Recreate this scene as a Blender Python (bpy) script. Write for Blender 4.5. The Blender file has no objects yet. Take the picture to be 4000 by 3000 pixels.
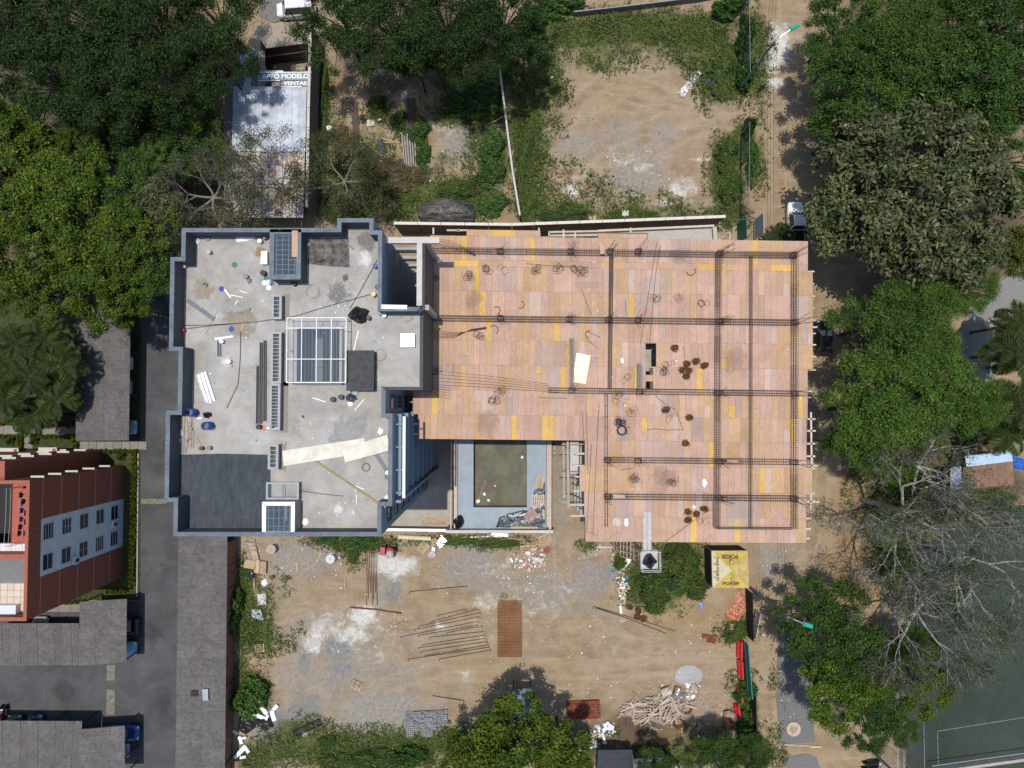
import bpy, bmesh, math, random
import numpy as np
from mathutils import Vector, Matrix
from mathutils.geometry import tessellate_polygon
random.seed(7); rng = np.random.default_rng(7)
R = math.radians; PI = math.pi
SC = bpy.context.scene; COL = SC.collection
# ---------------------------------------------------------------- camera, sky, sun
F, H, TILT = 2340.0, 67.0, math.atan(70/2340.0)       # focal length in photo pixels, drone height, tilt
cd = bpy.data.cameras.new('camera'); cam = bpy.data.objects.new('camera', cd); COL.objects.link(cam)
cd.sensor_fit = 'HORIZONTAL'; cd.sensor_width = 36; cd.lens = 36*F/4000; cd.clip_end = 3000; cd.clip_start = .5
cam.location = (0, 0, H); cam.rotation_euler = (TILT, 0, 0); SC.camera = cam
SUNV = Vector((-.092, .1, 1)).normalized()             # towards the sun
w = bpy.data.worlds.new('World'); SC.world = w; w.use_nodes = True
nt = w.node_tree; bgn = nt.nodes['Background']; sky = nt.nodes.new('ShaderNodeTexSky')
sky.sky_type = 'NISHITA'; sky.sun_disc = False; sky.sun_elevation = math.asin(SUNV.z)
sky.sun_rotation = math.atan2(SUNV.x, SUNV.y)
nt.links.new(sky.outputs[0], bgn.inputs[0]); bgn.inputs[1].default_value = .15
sd = bpy.data.lights.new('sun', 'SUN'); sd.energy = 3.6; sd.angle = R(.53); sd.color = (1, .955, .88)
so = bpy.data.objects.new('sun', sd); COL.objects.link(so); so.location = SUNV*120
so.rotation_euler = SUNV.to_track_quat('Z', 'Y').to_euler()
SC.view_settings.view_transform = 'Standard'; SC.view_settings.look = 'None'
SC.view_settings.exposure = 0.0; SC.view_settings.gamma = 1
SC.render.engine = 'CYCLES'; SC.cycles.max_bounces = 6; SC.cycles.transparent_max_bounces = 16
SC.cycles.caustics_reflective = False; SC.cycles.caustics_refractive = False

# ---------------------------------------------------------------- photo pixel -> place, at a given height
ct, st = math.cos(TILT), math.sin(TILT)
def W(px, py, z=0.0):
    x, y = (px-2000)/F, -(py-1500)/F
    dy, dz = y*ct + st, y*st - ct
    t = (z-H)/dz
    return Vector((x*t, dy*t, z))
def S(z): return F/(H-z)                                # photo pixels per metre at a height
def PX(X, Y, Z):                                        # place -> photo pixel (numpy)
    dz = Z-H
    yc = Y*ct + dz*st; zc = -Y*st + dz*ct
    return 2000+F*X/(-zc), 1500-F*yc/(-zc)

# ---------------------------------------------------------------- materials
MATS = {}
def mat(name, c, rough=.8, var=.12, scale=2.0, bump=0.0, c2=None, metal=0.0, spec=.3, obj=0.0, detail=4, stretch=None, bscale=None, dirt=None):
    """Principled with noise between c*(1-var) and c*(1+var) (or c and c2), optional fine bump and per-object tone"""
    if name in MATS: return MATS[name]
    m = bpy.data.materials.new(name); m.use_nodes = True; MATS[name] = m
    n = m.node_tree.nodes; L = m.node_tree.links; b = n['Principled BSDF']
    b.inputs['Roughness'].default_value = rough; b.inputs['Metallic'].default_value = metal
    b.inputs['Specular IOR Level'].default_value = spec
    tc = n.new('ShaderNodeTexCoord'); src = tc.outputs['Object']
    if stretch:
        mp = n.new('ShaderNodeMapping'); mp.inputs['Scale'].default_value = stretch; L.new(src, mp.inputs[0]); src = mp.outputs[0]
    nz = n.new('ShaderNodeTexNoise'); nz.inputs['Scale'].default_value = scale; nz.inputs['Detail'].default_value = detail
    nz.inputs['Roughness'].default_value = .65
    L.new(src, nz.inputs['Vector'])
    rp = n.new('ShaderNodeValToRGB'); rp.color_ramp.elements[0].position = .32; rp.color_ramp.elements[1].position = .68
    ca = [min(1, x*(1-var)) for x in c]; cb = [min(1, x*(1+var)) for x in (c2 or c)]
    rp.color_ramp.elements[0].color = (*ca, 1); rp.color_ramp.elements[1].color = (*cb, 1)
    L.new(nz.outputs[0], rp.inputs[0]); out = rp.outputs[0]
    if dirt:                                              # broad uneven soiling: (scale, strength)
        n3 = n.new('ShaderNodeTexNoise'); n3.inputs['Scale'].default_value = dirt[0]; n3.inputs['Detail'].default_value = 9; n3.inputs['Roughness'].default_value = .72; n3.inputs['Distortion'].default_value = .4
        L.new(tc.outputs['Object'], n3.inputs['Vector']); m3 = n.new('ShaderNodeMapRange'); m3.inputs['From Min'].default_value = .3; m3.inputs['From Max'].default_value = .7
        m3.inputs['To Min'].default_value = 1-dirt[1]; m3.inputs['To Max'].default_value = 1+dirt[1]*.6; L.new(n3.outputs[0], m3.inputs[0])
        m4 = n.new('ShaderNodeVectorMath'); m4.operation = 'SCALE'; L.new(out, m4.inputs[0]); L.new(m3.outputs[0], m4.inputs['Scale']); out = m4.outputs[0]
    if obj:
        oi = n.new('ShaderNodeObjectInfo'); mr = n.new('ShaderNodeMapRange')
        mr.inputs['To Min'].default_value = 1-obj; mr.inputs['To Max'].default_value = 1+obj
        L.new(oi.outputs['Random'], mr.inputs[0])
        mx = n.new('ShaderNodeVectorMath'); mx.operation = 'SCALE'; L.new(out, mx.inputs[0]); L.new(mr.outputs[0], mx.inputs['Scale']); out = mx.outputs[0]
    L.new(out, b.inputs['Base Color'])
    if bump:
        bp = n.new('ShaderNodeBump'); bp.inputs['Strength'].default_value = bump; bp.inputs['Distance'].default_value = .03
        if bscale:
            n2 = n.new('ShaderNodeTexNoise'); n2.inputs['Scale'].default_value = bscale; L.new(src, n2.inputs['Vector']); L.new(n2.outputs[0], bp.inputs['Height'])
        else: L.new(nz.outputs[0], bp.inputs['Height'])
        L.new(bp.outputs[0], b.inputs['Normal'])
    return m
def leafmat(name, c1, c2, scale=.6, trans=.33, rnd=.5):
    if name in MATS: return MATS[name]
    m = bpy.data.materials.new(name); m.use_nodes = True; MATS[name] = m
    n = m.node_tree.nodes; L = m.node_tree.links; b = n['Principled BSDF']; o = n['Material Output']
    b.inputs['Roughness'].default_value = .55; b.inputs['Specular IOR Level'].default_value = .25
    tc = n.new('ShaderNodeTexCoord'); nz = n.new('ShaderNodeTexNoise'); nz.inputs['Scale'].default_value = scale; nz.inputs['Detail'].default_value = 3
    L.new(tc.outputs['Object'], nz.inputs['Vector'])
    rp = n.new('ShaderNodeValToRGB'); rp.color_ramp.elements[0].position = .35; rp.color_ramp.elements[1].position = .66
    rp.color_ramp.elements[0].color = (*c1, 1); rp.color_ramp.elements[1].color = (*c2, 1); L.new(nz.outputs[0], rp.inputs[0])
    g = n.new('ShaderNodeNewGeometry'); oi = n.new('ShaderNodeObjectInfo')
    mr = n.new('ShaderNodeMapRange'); mr.inputs['To Min'].default_value = 1-rnd; mr.inputs['To Max'].default_value = 1+rnd; L.new(g.outputs['Random Per Island'], mr.inputs[0])
    mr2 = n.new('ShaderNodeMapRange'); mr2.inputs['To Min'].default_value = .82; mr2.inputs['To Max'].default_value = 1.2; L.new(oi.outputs['Random'], mr2.inputs[0])
    mu = n.new('ShaderNodeMath'); mu.operation = 'MULTIPLY'; L.new(mr.outputs[0], mu.inputs[0]); L.new(mr2.outputs[0], mu.inputs[1])
    gt_ = n.new('ShaderNodeMath'); gt_.operation = 'GREATER_THAN'; gt_.inputs[1].default_value = .93; L.new(g.outputs['Random Per Island'], gt_.inputs[0])   # a few yellowing leaves
    my = n.new('ShaderNodeMix'); my.data_type = 'RGBA'; L.new(gt_.outputs[0], my.inputs[0]); L.new(rp.outputs[0], my.inputs[6]); my.inputs[7].default_value = (c2[0]*1.3+.005, c2[1]*1.02, c2[2], 1)
    mx = n.new('ShaderNodeVectorMath'); mx.operation = 'SCALE'; L.new(my.outputs[2], mx.inputs[0]); L.new(mu.outputs[0], mx.inputs['Scale'])
    L.new(mx.outputs[0], b.inputs['Base Color'])
    tr = n.new('ShaderNodeBsdfTranslucent'); L.new(mx.outputs[0], tr.inputs[0])
    ms = n.new('ShaderNodeMixShader'); ms.inputs[0].default_value = trans
    L.new(b.outputs[0], ms.inputs[1]); L.new(tr.outputs[0], ms.inputs[2]); L.new(ms.outputs[0], o.inputs[0])
    return m
def glassmat(name, c=(.6, .75, .85), alpha=.35, rough=.08):
    if name in MATS: return MATS[name]
    m = bpy.data.materials.new(name); m.use_nodes = True; MATS[name] = m
    b = m.node_tree.nodes['Principled BSDF']; b.inputs['Base Color'].default_value = (*c, 1)
    b.inputs['Roughness'].default_value = rough; b.inputs['Alpha'].default_value = alpha
    return m

# ---------------------------------------------------------------- mesh builder
class MB:
    def __init__(s): s.v = []; s.f = []; s.m = []
    def add(s, vs, fs, mi=0):
        o = len(s.v); s.v += [tuple(p) for p in vs]; s.f += [tuple(i+o for i in f) for f in fs]; s.m += [mi]*len(fs); return s
    def box(s, c, d, rz=0, mi=0, top=1.0):
        """box centred on c with size d; top narrows it upwards"""
        x, y, z = (k/2 for k in d); cr, sr = math.cos(rz), math.sin(rz); vs = []
        for k, sc in ((-z, 1), (z, top)):
            for i, j in ((-x, -y), (x, -y), (x, y), (-x, y)):
                i *= sc; j *= sc; vs.append((c[0]+i*cr-j*sr, c[1]+i*sr+j*cr, c[2]+k))
        return s.add(vs, [(3, 2, 1, 0), (4, 5, 6, 7), (0, 1, 5, 4), (1, 2, 6, 5), (2, 3, 7, 6), (3, 0, 4, 7)], mi)
    def prism(s, poly, z0, z1, mi=0, mtop=None, holes=()):
        """vertical prism over a 2D polygon, any shape, with holes"""
        loops = [list(poly)] + [list(h) for h in holes]; flat = [p for l in loops for p in l]; n = len(flat)
        tri = tessellate_polygon([[Vector((p[0], p[1], 0)) for p in l] for l in loops])
        vs = [(p[0], p[1], z0) for p in flat] + [(p[0], p[1], z1) for p in flat]
        def up(t):
            a, b, c = (flat[i] for i in t)
            return (b[0]-a[0])*(c[1]-a[1])-(b[1]-a[1])*(c[0]-a[0]) > 0
        top = [tuple(t) if up(t) else tuple(t)[::-1] for t in tri]
        o = len(s.v); s.v += vs
        for t in top:
            s.f.append(tuple(o+n+i for i in t)); s.m.append(mi if mtop is None else mtop)
            s.f.append(tuple(o+i for i in t[::-1])); s.m.append(mi)
        k = 0
        for l in loops:
            q = len(l); ar = sum(l[i][0]*l[(i+1) % q][1]-l[(i+1) % q][0]*l[i][1] for i in range(q))
            for i in range(q):
                a, b = k+i, k+(i+1) % q
                s.f.append((o+a, o+b, o+b+n, o+a+n) if ar > 0 else (o+b, o+a, o+a+n, o+b+n)); s.m.append(mi)
            k += q
        return s
    def tube(s, pts, r, n=5, mi=0, r1=None, cap=True):
        pts = [Vector(p) for p in pts]; K = len(pts); rings = []; o = len(s.v)
        for i, p in enumerate(pts):
            t = (pts[min(i+1, K-1)]-pts[max(i-1, 0)]); t = t.normalized() if t.length > 1e-9 else Vector((0, 0, 1))
            a = t.cross(Vector((0, 0, 1)) if abs(t.z) < .9 else Vector((1, 0, 0))).normalized(); b = t.cross(a)
            rr = r if r1 is None else r+(r1-r)*i/max(1, K-1)
            for k in range(n):
                an = 2*PI*k/n; s.v.append(tuple(p+a*(rr*math.cos(an))+b*(rr*math.sin(an))))
        for i in range(K-1):
            for k in range(n):
                s.f.append((o+i*n+k, o+i*n+(k+1) % n, o+(i+1)*n+(k+1) % n, o+(i+1)*n+k)); s.m.append(mi)
        if cap:
            s.f.append(tuple(o+k for k in range(n))[::-1]); s.f.append(tuple(o+(K-1)*n+k for k in range(n))); s.m += [mi, mi]
        return s
    def lathe(s, c, prof, n=20, mi=0, rz=0, axis=None):
        """profile [(r,z)...] turned about the vertical through c (or along axis)"""
        o = len(s.v); M = Matrix.Identity(3) if axis is None else Vector(axis).to_track_quat('Z', 'Y').to_matrix(); c = Vector(c)
        for r_, z in prof:
            for k in range(n):
                an = 2*PI*k/n+rz; s.v.append(tuple(c+M @ Vector((r_*math.cos(an), r_*math.sin(an), z))))
        for i in range(len(prof)-1):
            for k in range(n):
                s.f.append((o+i*n+k, o+i*n+(k+1) % n, o+(i+1)*n+(k+1) % n, o+(i+1)*n+k)); s.m.append(mi)
        s.f.append(tuple(o+k for k in range(n))[::-1]); s.f.append(tuple(o+(len(prof)-1)*n+k for k in range(n))); s.m += [mi, mi]
        return s
    def bar(s, p, q, wd, h, mi=0):
        """a beam of rectangular section from p to q, wd wide and h high (section centred)"""
        p, q = Vector(p), Vector(q); t = (q-p).normalized()
        a = t.cross(Vector((0, 0, 1))); a = a.normalized() if a.length > 1e-4 else Vector((1, 0, 0)); b = a.cross(t).normalized()
        vs = [e+a*(wd/2*i)+b*(h/2*j) for e in (p, q) for i, j in ((-1, -1), (1, -1), (1, 1), (-1, 1))]
        return s.add(vs, [(0, 1, 2, 3), (7, 6, 5, 4), (0, 4, 5, 1), (1, 5, 6, 2), (2, 6, 7, 3), (3, 7, 4, 0)], mi)
    def build(s, name, mats, parent=None, smooth=False, local=None):
        if local is not None:
            l = Vector(local); s.v = [(a-l.x, b-l.y, c-l.z) for a, b, c in s.v]
        me = bpy.data.meshes.new(name); me.from_pydata(s.v, [], s.f)
        for m_ in (mats if isinstance(mats, (list, tuple)) else [mats]): me.materials.append(m_)
        if any(s.m): me.polygons.foreach_set('material_index', s.m)
        if smooth: me.polygons.foreach_set('use_smooth', [True]*len(s.f))
        me.update()
        o = bpy.data.objects.new(name, me); COL.objects.link(o)
        if parent is not None: o.parent = parent
        elif local is not None: o.location = local
        return o
def tag(o, label=None, cat=None, group=None, kind=None):
    if label: o['label'] = label
    if cat: o['category'] = cat
    if group: o['group'] = group
    if kind: o['kind'] = kind
    return o
def thing(name, label, cat, loc=(0, 0, 0), rz=0, group=None):
    o = bpy.data.objects.new(name, None); COL.objects.link(o); o.location = loc; o.rotation_euler = (0, 0, rz); o.empty_display_size = .2
    return tag(o, label, cat, group)
def copy_tree(o, parent=None):
    c = o.copy(); COL.objects.link(c); c.parent = parent
    for ch in o.children: copy_tree(ch, c)
    return c
def struct(o): o['kind'] = 'structure'; return o
def P2(pts, z): return [tuple(W(x, y, z)[:2]) for x, y in pts]
def area2(p): return sum(p[i][0]*p[(i+1) % len(p)][1]-p[(i+1) % len(p)][0]*p[i][1] for i in range(len(p)))
def inset(poly, d):
    """polygon shrunk by d (counter-clockwise input)"""
    n = len(poly); out = []
    for i in range(n):
        a, b, c = Vector(poly[i-1]), Vector(poly[i]), Vector(poly[(i+1) % n])
        u, v = (b-a).normalized(), (c-b).normalized(); n1, n2 = Vector((-u.y, u.x)), Vector((-v.y, v.x))
        k = 1+n1.dot(n2); out.append(tuple(b+(n1+n2)*(d/max(k, .3))))
    return out
def squared(poly, tol=.6):
    """snap nearly equal x / y of a polygon together so that walls come out square"""
    p = [list(q) for q in poly]
    for ax in (0, 1):
        n = len(p)
        for i in range(n):
            j = (i+1) % n
            if abs(p[i][ax]-p[j][ax]) < tol and abs(p[i][1-ax]-p[j][1-ax]) > abs(p[i][ax]-p[j][ax])*2:
                m_ = (p[i][ax]+p[j][ax])/2; p[i][ax] = p[j][ax] = m_
    return [tuple(q) for q in p]
def rect(x0, y0, x1, y1): return [(x0, y0), (x1, y0), (x1, y1), (x0, y1)]
def jit(a): return random.uniform(-a, a)

# colours (real-world base colours)
conc = mat('concrete', (.36, .335, .3), .9, .14, 1.2, .25, bscale=30)
conc_l = mat('concrete_light', (.5, .47, .43), .85, .1, 1.5, .2)
conc_d = mat('concrete_dark', (.2, .19, .18), .9, .15, 1.5, .2)
white = mat('white_paint', (.8, .8, .79), .5, .04, 2)
black = mat('black_plastic', (.012, .012, .013), .35, .3, 3)
rust = mat('rusty_steel', (.13, .05, .025), .8, .35, 6, .2)
rebar_m = mat('rebar_steel', (.075, .055, .05), .7, .35, 9)
wood = mat('sawn_timber', (.42, .31, .2), .8, .18, 3, .15, obj=.25, stretch=(1, 1, 1))
wood_g = mat('weathered_timber', (.33, .26, .2), .85, .2, 3, .15, obj=.25)
steel_g = mat('galvanised_steel', (.42, .45, .48), .38, .12, 3, metal=.6)
tyre_m = mat('tyre_rubber', (.015, .015, .015), .8, .2, 8)
dark_in = mat('dark_interior', (.03, .03, .03), .9, .2, 2)
# ================================================================ ground: one sheet with soil, gravel, cement dust and turf
BL = []                                                  # (channel, photo x, y, rx, ry, strength)
def bl(ch, *a):
    for t in a: BL.append((ch,)+t)
bl(0, (2060,480,75,260,1),(2120,300,90,120,.9),(2080,760,90,110,.8),(2300,130,220,70,1),(2500,110,260,75,1),(2700,130,170,85,1),
   (2330,230,140,60,.6),(2700,230,120,60,.6),(2820,280,90,120,1.1),(2840,680,70,150,1.1),(2900,560,60,80,1),(2950,200,60,200,.8),(2960,620,40,120,.6),
   (2200,830,170,45,.8),(2480,840,150,40,.75),(2680,790,90,30,.4),(2840,830,80,60,.9),(2330,700,70,30,.35),(2200,660,80,50,.35),
   (1265,420,30,250,.8),(1330,500,60,90,.35),(1480,440,50,50,.9),(1590,490,60,60,1),(1640,570,40,80,1),(1850,420,150,80,1.1),(1930,620,70,120,1),(1800,780,190,80,.9),
   (1500,800,200,70,.85),(1350,760,110,90,.8),(1450,640,130,90,.45),(1700,700,140,70,.5),(1360,620,90,60,.4),(1940,280,100,80,1),(1780,320,80,40,.9),
   (975,2430,75,120,1),(955,2270,60,90,.9),(1010,2500,70,60,.8),(930,2650,50,110,.8),(985,2710,75,90,1.1),(1080,2340,60,80,.35),
   (1150,2900,120,90,.9),(1300,2930,190,70,1),(1560,2930,180,80,1.05),(1750,2900,120,60,.9),(1230,2850,70,40,.7),(1000,2960,80,60,.9),
   (1280,2110,80,25,.8),(1400,2125,120,32,1.1),(1380,2180,40,40,.6),(1640,2110,50,25,.6),(1780,2110,110,25,.85),(1950,2120,110,28,.8),
   (2560,2270,130,110,1),(2660,2210,100,110,1),(2620,2150,120,50,.7),(2310,2130,50,22,.6),(2440,2130,60,25,.5),(2880,2450,70,60,.7),(2900,2700,60,70,.6),(2930,2820,50,120,.7),
   (2650,2930,240,70,.8),(2450,2900,150,60,.4),(2960,2950,80,60,.8),(3040,2640,25,200,.15),(3010,2850,25,150,.4))
bl(0, (1400,690,170,120,.75),(1600,760,220,90,.8),(1450,560,110,70,.55),(1330,640,90,150,.7),(1740,640,60,60,.5),(1880,520,80,150,.7),(2110,560,60,200,.6),(2160,420,60,110,.5),(2400,180,260,60,.6),(2760,200,60,120,.7),(2780,330,60,90,.7),(2330,790,260,50,.5),(2620,830,180,40,.6),(1020,2400,90,150,.55),(1120,2470,50,60,.4),(1450,2890,220,50,.6))
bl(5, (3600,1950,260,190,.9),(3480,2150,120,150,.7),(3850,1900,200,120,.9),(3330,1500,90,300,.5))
bl(0, (3560,1960,190,170,.75),(3500,2180,90,120,.7),(3800,1960,160,60,.7),(3700,1700,150,90,.6),(3460,1950,60,200,.5))
bl(1, (1250,2480,230,130,.6),(1200,2650,170,120,.7),(1500,2650,200,120,.6),(1330,2760,200,110,.6),(2270,560,130,90,.65),(2420,520,110,70,.6),(2590,520,70,60,.75),(2510,620,130,80,.7),(2480,700,150,70,.8),(2330,600,60,50,.5),(2240,880,100,30,.2),
   (1830,560,110,90,1),(1770,460,60,40,.6),(1170,2180,180,90,.8),(1350,2150,160,60,.5),(1150,2300,130,70,.5),(1500,2300,60,70,.8),(1830,2200,140,110,.9),(1950,2280,120,70,.7),
   (2130,2300,160,120,.75),(2300,2260,100,90,.9),(1350,2600,240,150,.7),(1500,2790,250,110,.95),(1650,2500,170,60,.5),(1300,2480,200,80,.6),(1750,2700,140,60,.4),
   (2080,2480,110,100,.35),(2300,2370,160,60,.5),(2400,2430,40,30,.7),(2380,2500,90,40,.4),(2190,1900,60,200,.7),(2190,2110,50,50,.5),(2480,2220,70,70,.5),(2480,2330,60,60,.5),
   (3010,2200,70,80,.8),(3080,2150,70,60,.6),(2700,2780,120,60,.6),(3130,1500,120,120,.2),(3020,700,60,120,.25))
bl(2, (1300,2440,140,90,.45),(1480,2470,90,80,.35),(1230,2500,90,60,.5),(1900,2420,60,140,.3),(2100,2360,120,90,.35),(1960,2220,90,70,.35),(1450,2550,160,70,.3),(2200,2330,90,60,.3),(2090,330,75,45,.75),(2085,410,30,40,.6),(2300,690,90,30,.35),(2430,620,100,30,.45),(2520,660,70,30,.55),(2380,560,30,30,.3),(2660,735,60,45,.7),(2600,790,60,22,.6),(2750,620,50,8,.9),
   (2690,315,45,18,0),(2240,745,45,30,.75),(2050,320,40,20,.4),(2720,790,90,22,.4),(2460,760,50,20,.4),(2620,620,40,14,.4),(2550,580,24,30,.3),(2130,560,25,60,.25),(2480,490,40,20,.25),
   (1245,2470,50,60,.7),(1330,2420,60,30,.5),(1420,2405,60,42,1),(1380,2480,70,40,.8),(1220,2530,50,30,.7),(1280,2470,60,30,.6),(1500,2500,40,25,.25),(1480,2560,60,30,.25),
   (1540,2210,95,45,1),(1500,2200,50,40,.9),(1570,2260,50,30,.5),(1690,2280,50,30,.35),(1900,2350,60,40,.6),(1720,2450,40,25,.6),(1830,2640,70,30,.4),(2040,2330,100,60,.3),(2060,2400,60,40,.3),
   (1740,520,50,40,.4),(1800,400,40,30,.4),(2500,2380,30,60,.3),(2030,2200,90,40,.5),(1100,2250,60,30,.3),(3000,240,60,60,.9),(3040,180,50,90,.95),(3010,320,60,30,.8),
   (2430,2400,20,60,.5),(2400,2560,12,80,.35),(2600,2700,40,30,.0))
bl(3, (2420,350,190,110,.5),(2560,390,150,70,.35),(2330,340,120,60,.3),(2400,240,130,60,.3),(2870,470,140,60,.35),(2960,700,40,160,.3),(2990,40,40,60,.8),(1290,330,70,80,.8),(1360,380,60,70,.6),(1450,640,160,80,.5),
   (1500,720,220,90,.4),(1220,2310,110,50,.55),(1480,2400,80,40,.35),(1650,2330,120,60,.4),(1900,2600,220,70,.6),(2100,2620,300,60,.45),(1750,2600,120,60,.3),(2450,2350,90,90,.6),(2650,2390,200,90,.75),
   (2800,2450,140,120,.7),(2880,2330,60,90,.9),(2500,2640,300,60,.3),(2750,2560,180,80,.35),(2600,2740,120,60,.3),(2910,2190,60,60,.7),(3000,2600,70,240,.4),(3030,2350,90,120,.35),(3190,2900,60,160,.5),(3350,2250,170,260,.8),
   (3350,1950,140,120,.7),(3230,2750,80,80,.5),(1900,2250,70,40,.3),(1700,2230,110,60,.45),(3330,2900,120,130,.4),(3150,1000,60,400,.2),(3420,2440,60,120,.5))
bl(4, (1310,2530,70,50,1),(1330,2600,60,70,.75),(1190,2590,30,60,.9),(1300,2680,50,50,.6),(1180,2780,90,80,.9),(1080,2850,110,110,1),(1400,2620,30,30,.6),(1060,2940,80,70,1),(1220,2730,60,30,.7),(1440,2500,50,50,.5),
   (1540,2310,40,60,.9),(1560,2260,60,40,.5),(2330,2250,90,110,.35),(1240,2270,20,20,.3),(3030,1700,20,200,.2))
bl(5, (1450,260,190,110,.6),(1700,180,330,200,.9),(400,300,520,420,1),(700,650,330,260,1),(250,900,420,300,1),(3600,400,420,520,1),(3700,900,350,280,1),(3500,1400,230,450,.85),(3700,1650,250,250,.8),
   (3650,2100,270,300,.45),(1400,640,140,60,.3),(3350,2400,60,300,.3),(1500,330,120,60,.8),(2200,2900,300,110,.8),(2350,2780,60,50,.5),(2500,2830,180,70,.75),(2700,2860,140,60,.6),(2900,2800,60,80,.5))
def weights(px, py):
    out = np.zeros((6,)+px.shape)
    for ch, cx, cy, rx, ry, s in BL:
        d = ((px-cx)/rx)**2 + ((py-cy)/ry)**2
        out[ch] = np.maximum(out[ch], s*np.clip(1.45-.95*np.sqrt(d), 0, 1))
    return out
gx = np.concatenate([[-900, -400, -150, -90], np.arange(-63, 63.01, .36), [90, 150, 400, 900]])
gy = np.concatenate([[-900, -400, -150, -80], np.arange(-50, 48.01, .36), [80, 150, 400, 900]])
X, Y = np.meshgrid(gx, gy); nx, ny = len(gx), len(gy)
Zg = np.zeros_like(X)
nzz = rng.normal(0, 1, X.shape)
for _ in range(3): nzz = (nzz+np.roll(nzz, 1, 0)+np.roll(nzz, -1, 0)+np.roll(nzz, 1, 1)+np.roll(nzz, -1, 1))/5
inner = (abs(X) < 62) & (abs(Y) < 48)
Zg = np.where(inner, np.clip(nzz*.07, -.09, .05), 0)-.05
def heap(cx, cy, r, h):                                  # low mounds of sand and soil
    global Zg
    c = W(cx, cy); Zg = Zg + h*np.clip(1-((X-c.x)**2+(Y-c.y)**2)/(r*r), 0, 1)**1.3
heap(2310, 2250, 2.5, .5); heap(1090, 2840, 2.2, .2); heap(2640, 2370, 3.5, .25); heap(2840, 2330, 2, .25)
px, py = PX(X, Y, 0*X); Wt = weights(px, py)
# flat under road, court, paths and buildings
lane = ((px < 935) & (py > 1120)) | ((px > 3530) & (py > 1930)) | ((px > 1480) & (px < 3160) & (py > 900) & (py < 2090) & ~((px > 2150) & (px < 2290) & (py > 1700)))
Zg = np.where(lane, -.06, Zg); Zg = np.where(~inner, -.06, Zg)
def heightfield(name, X, Y, Z):
    me = bpy.data.meshes.new(name); ny, nx = X.shape
    co = np.stack([X, Y, Z], -1).reshape(-1, 3); idx = np.arange(nx*ny).reshape(ny, nx)
    q = np.stack([idx[:-1, :-1], idx[:-1, 1:], idx[1:, 1:], idx[1:, :-1]], -1).reshape(-1, 4)
    me.vertices.add(len(co)); me.vertices.foreach_set('co', co.ravel()); me.loops.add(q.size); me.loops.foreach_set('vertex_index', q.ravel().astype(np.int32))
    me.polygons.add(len(q)); me.polygons.foreach_set('loop_start', np.arange(0, q.size, 4, dtype=np.int32)); me.polygons.foreach_set('loop_total', np.full(len(q), 4, dtype=np.int32))
    me.update(calc_edges=True); me.polygons.foreach_set('use_smooth', np.ones(len(q), bool))
    return me
def seg_d(ax, ay, bx, by):
    L2 = (bx-ax)**2+(by-ay)**2; t = np.clip(((px-ax)*(bx-ax)+(py-ay)*(by-ay))/L2, 0, 1); return np.hypot(px-ax-t*(bx-ax), py-ay-t*(by-ay))
rut = np.zeros_like(X)                                   # wheel tracks worn into the soil, in pairs
for pts_ in ([(3040, 2630), (2880, 2590), (2600, 2600), (2300, 2620), (2050, 2620), (1800, 2640)], [(3040, 2560), (2850, 2560), (2600, 2560), (2350, 2480), (2200, 2300), (2190, 2100)], [(3000, 2650), (2700, 2600), (2400, 2640), (2000, 2590), (1750, 2600), (1500, 2680)],
             [(2990, 440), (2800, 430), (2600, 470), (2400, 540), (2250, 640)], [(2990, 470), (2780, 470), (2600, 560), (2450, 640), (2400, 720)], [(2980, 455), (2700, 410), (2500, 330), (2380, 300), (2250, 400), (2190, 540)], [(2800, 450), (2560, 400), (2430, 360), (2300, 420), (2240, 600), (2200, 740)],
             [(3010, -50), (3040, 300), (3040, 700), (3050, 950)], [(3030, 2150), (3010, 2450), (3000, 2700), (3005, 3000)], [(3250, 1500), (3200, 2000), (3150, 2200), (3040, 2350)]):
    for off in (-28, 28):
        for a, c_ in zip(pts_, pts_[1:]):
            dx, dy = c_[0]-a[0], c_[1]-a[1]; l_ = math.hypot(dx, dy); ox, oy = -dy/l_*off, dx/l_*off; rut = np.maximum(rut, np.clip(1.25-seg_d(a[0]+ox, a[1]+oy, c_[0]+ox, c_[1]+oy)/13, 0, 1))
Zg = Zg-.035*rut
gm = heightfield('ground', X, Y, Zg)
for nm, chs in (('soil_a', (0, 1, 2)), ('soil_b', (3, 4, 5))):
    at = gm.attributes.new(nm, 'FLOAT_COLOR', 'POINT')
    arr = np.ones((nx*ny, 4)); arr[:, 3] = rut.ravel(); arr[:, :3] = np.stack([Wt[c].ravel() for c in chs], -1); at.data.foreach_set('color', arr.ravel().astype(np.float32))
m = bpy.data.materials.new('bare_soil'); m.use_nodes = True; gm.materials.append(m)
n = m.node_tree.nodes; L = m.node_tree.links; b = n['Principled BSDF']; b.inputs['Roughness'].default_value = .95; b.inputs['Specular IOR Level'].default_value = .1
tc = n.new('ShaderNodeTexCoord')
def nois(sc, det=6, rough=.65, vec=None, dist=0):
    z = n.new('ShaderNodeTexNoise'); z.inputs['Scale'].default_value = sc; z.inputs['Detail'].default_value = det; z.inputs['Roughness'].default_value = rough; z.inputs['Distortion'].default_value = dist
    L.new(vec or tc.outputs['Object'], z.inputs['Vector']); return z.outputs[0]
def mth(op, a, bb):
    z = n.new('ShaderNodeMath'); z.operation = op
    for i, k in enumerate((a, bb)):
        if isinstance(k, (int, float)): z.inputs[i].default_value = k
        else: L.new(k, z.inputs[i])
    return z.outputs[0]
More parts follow.
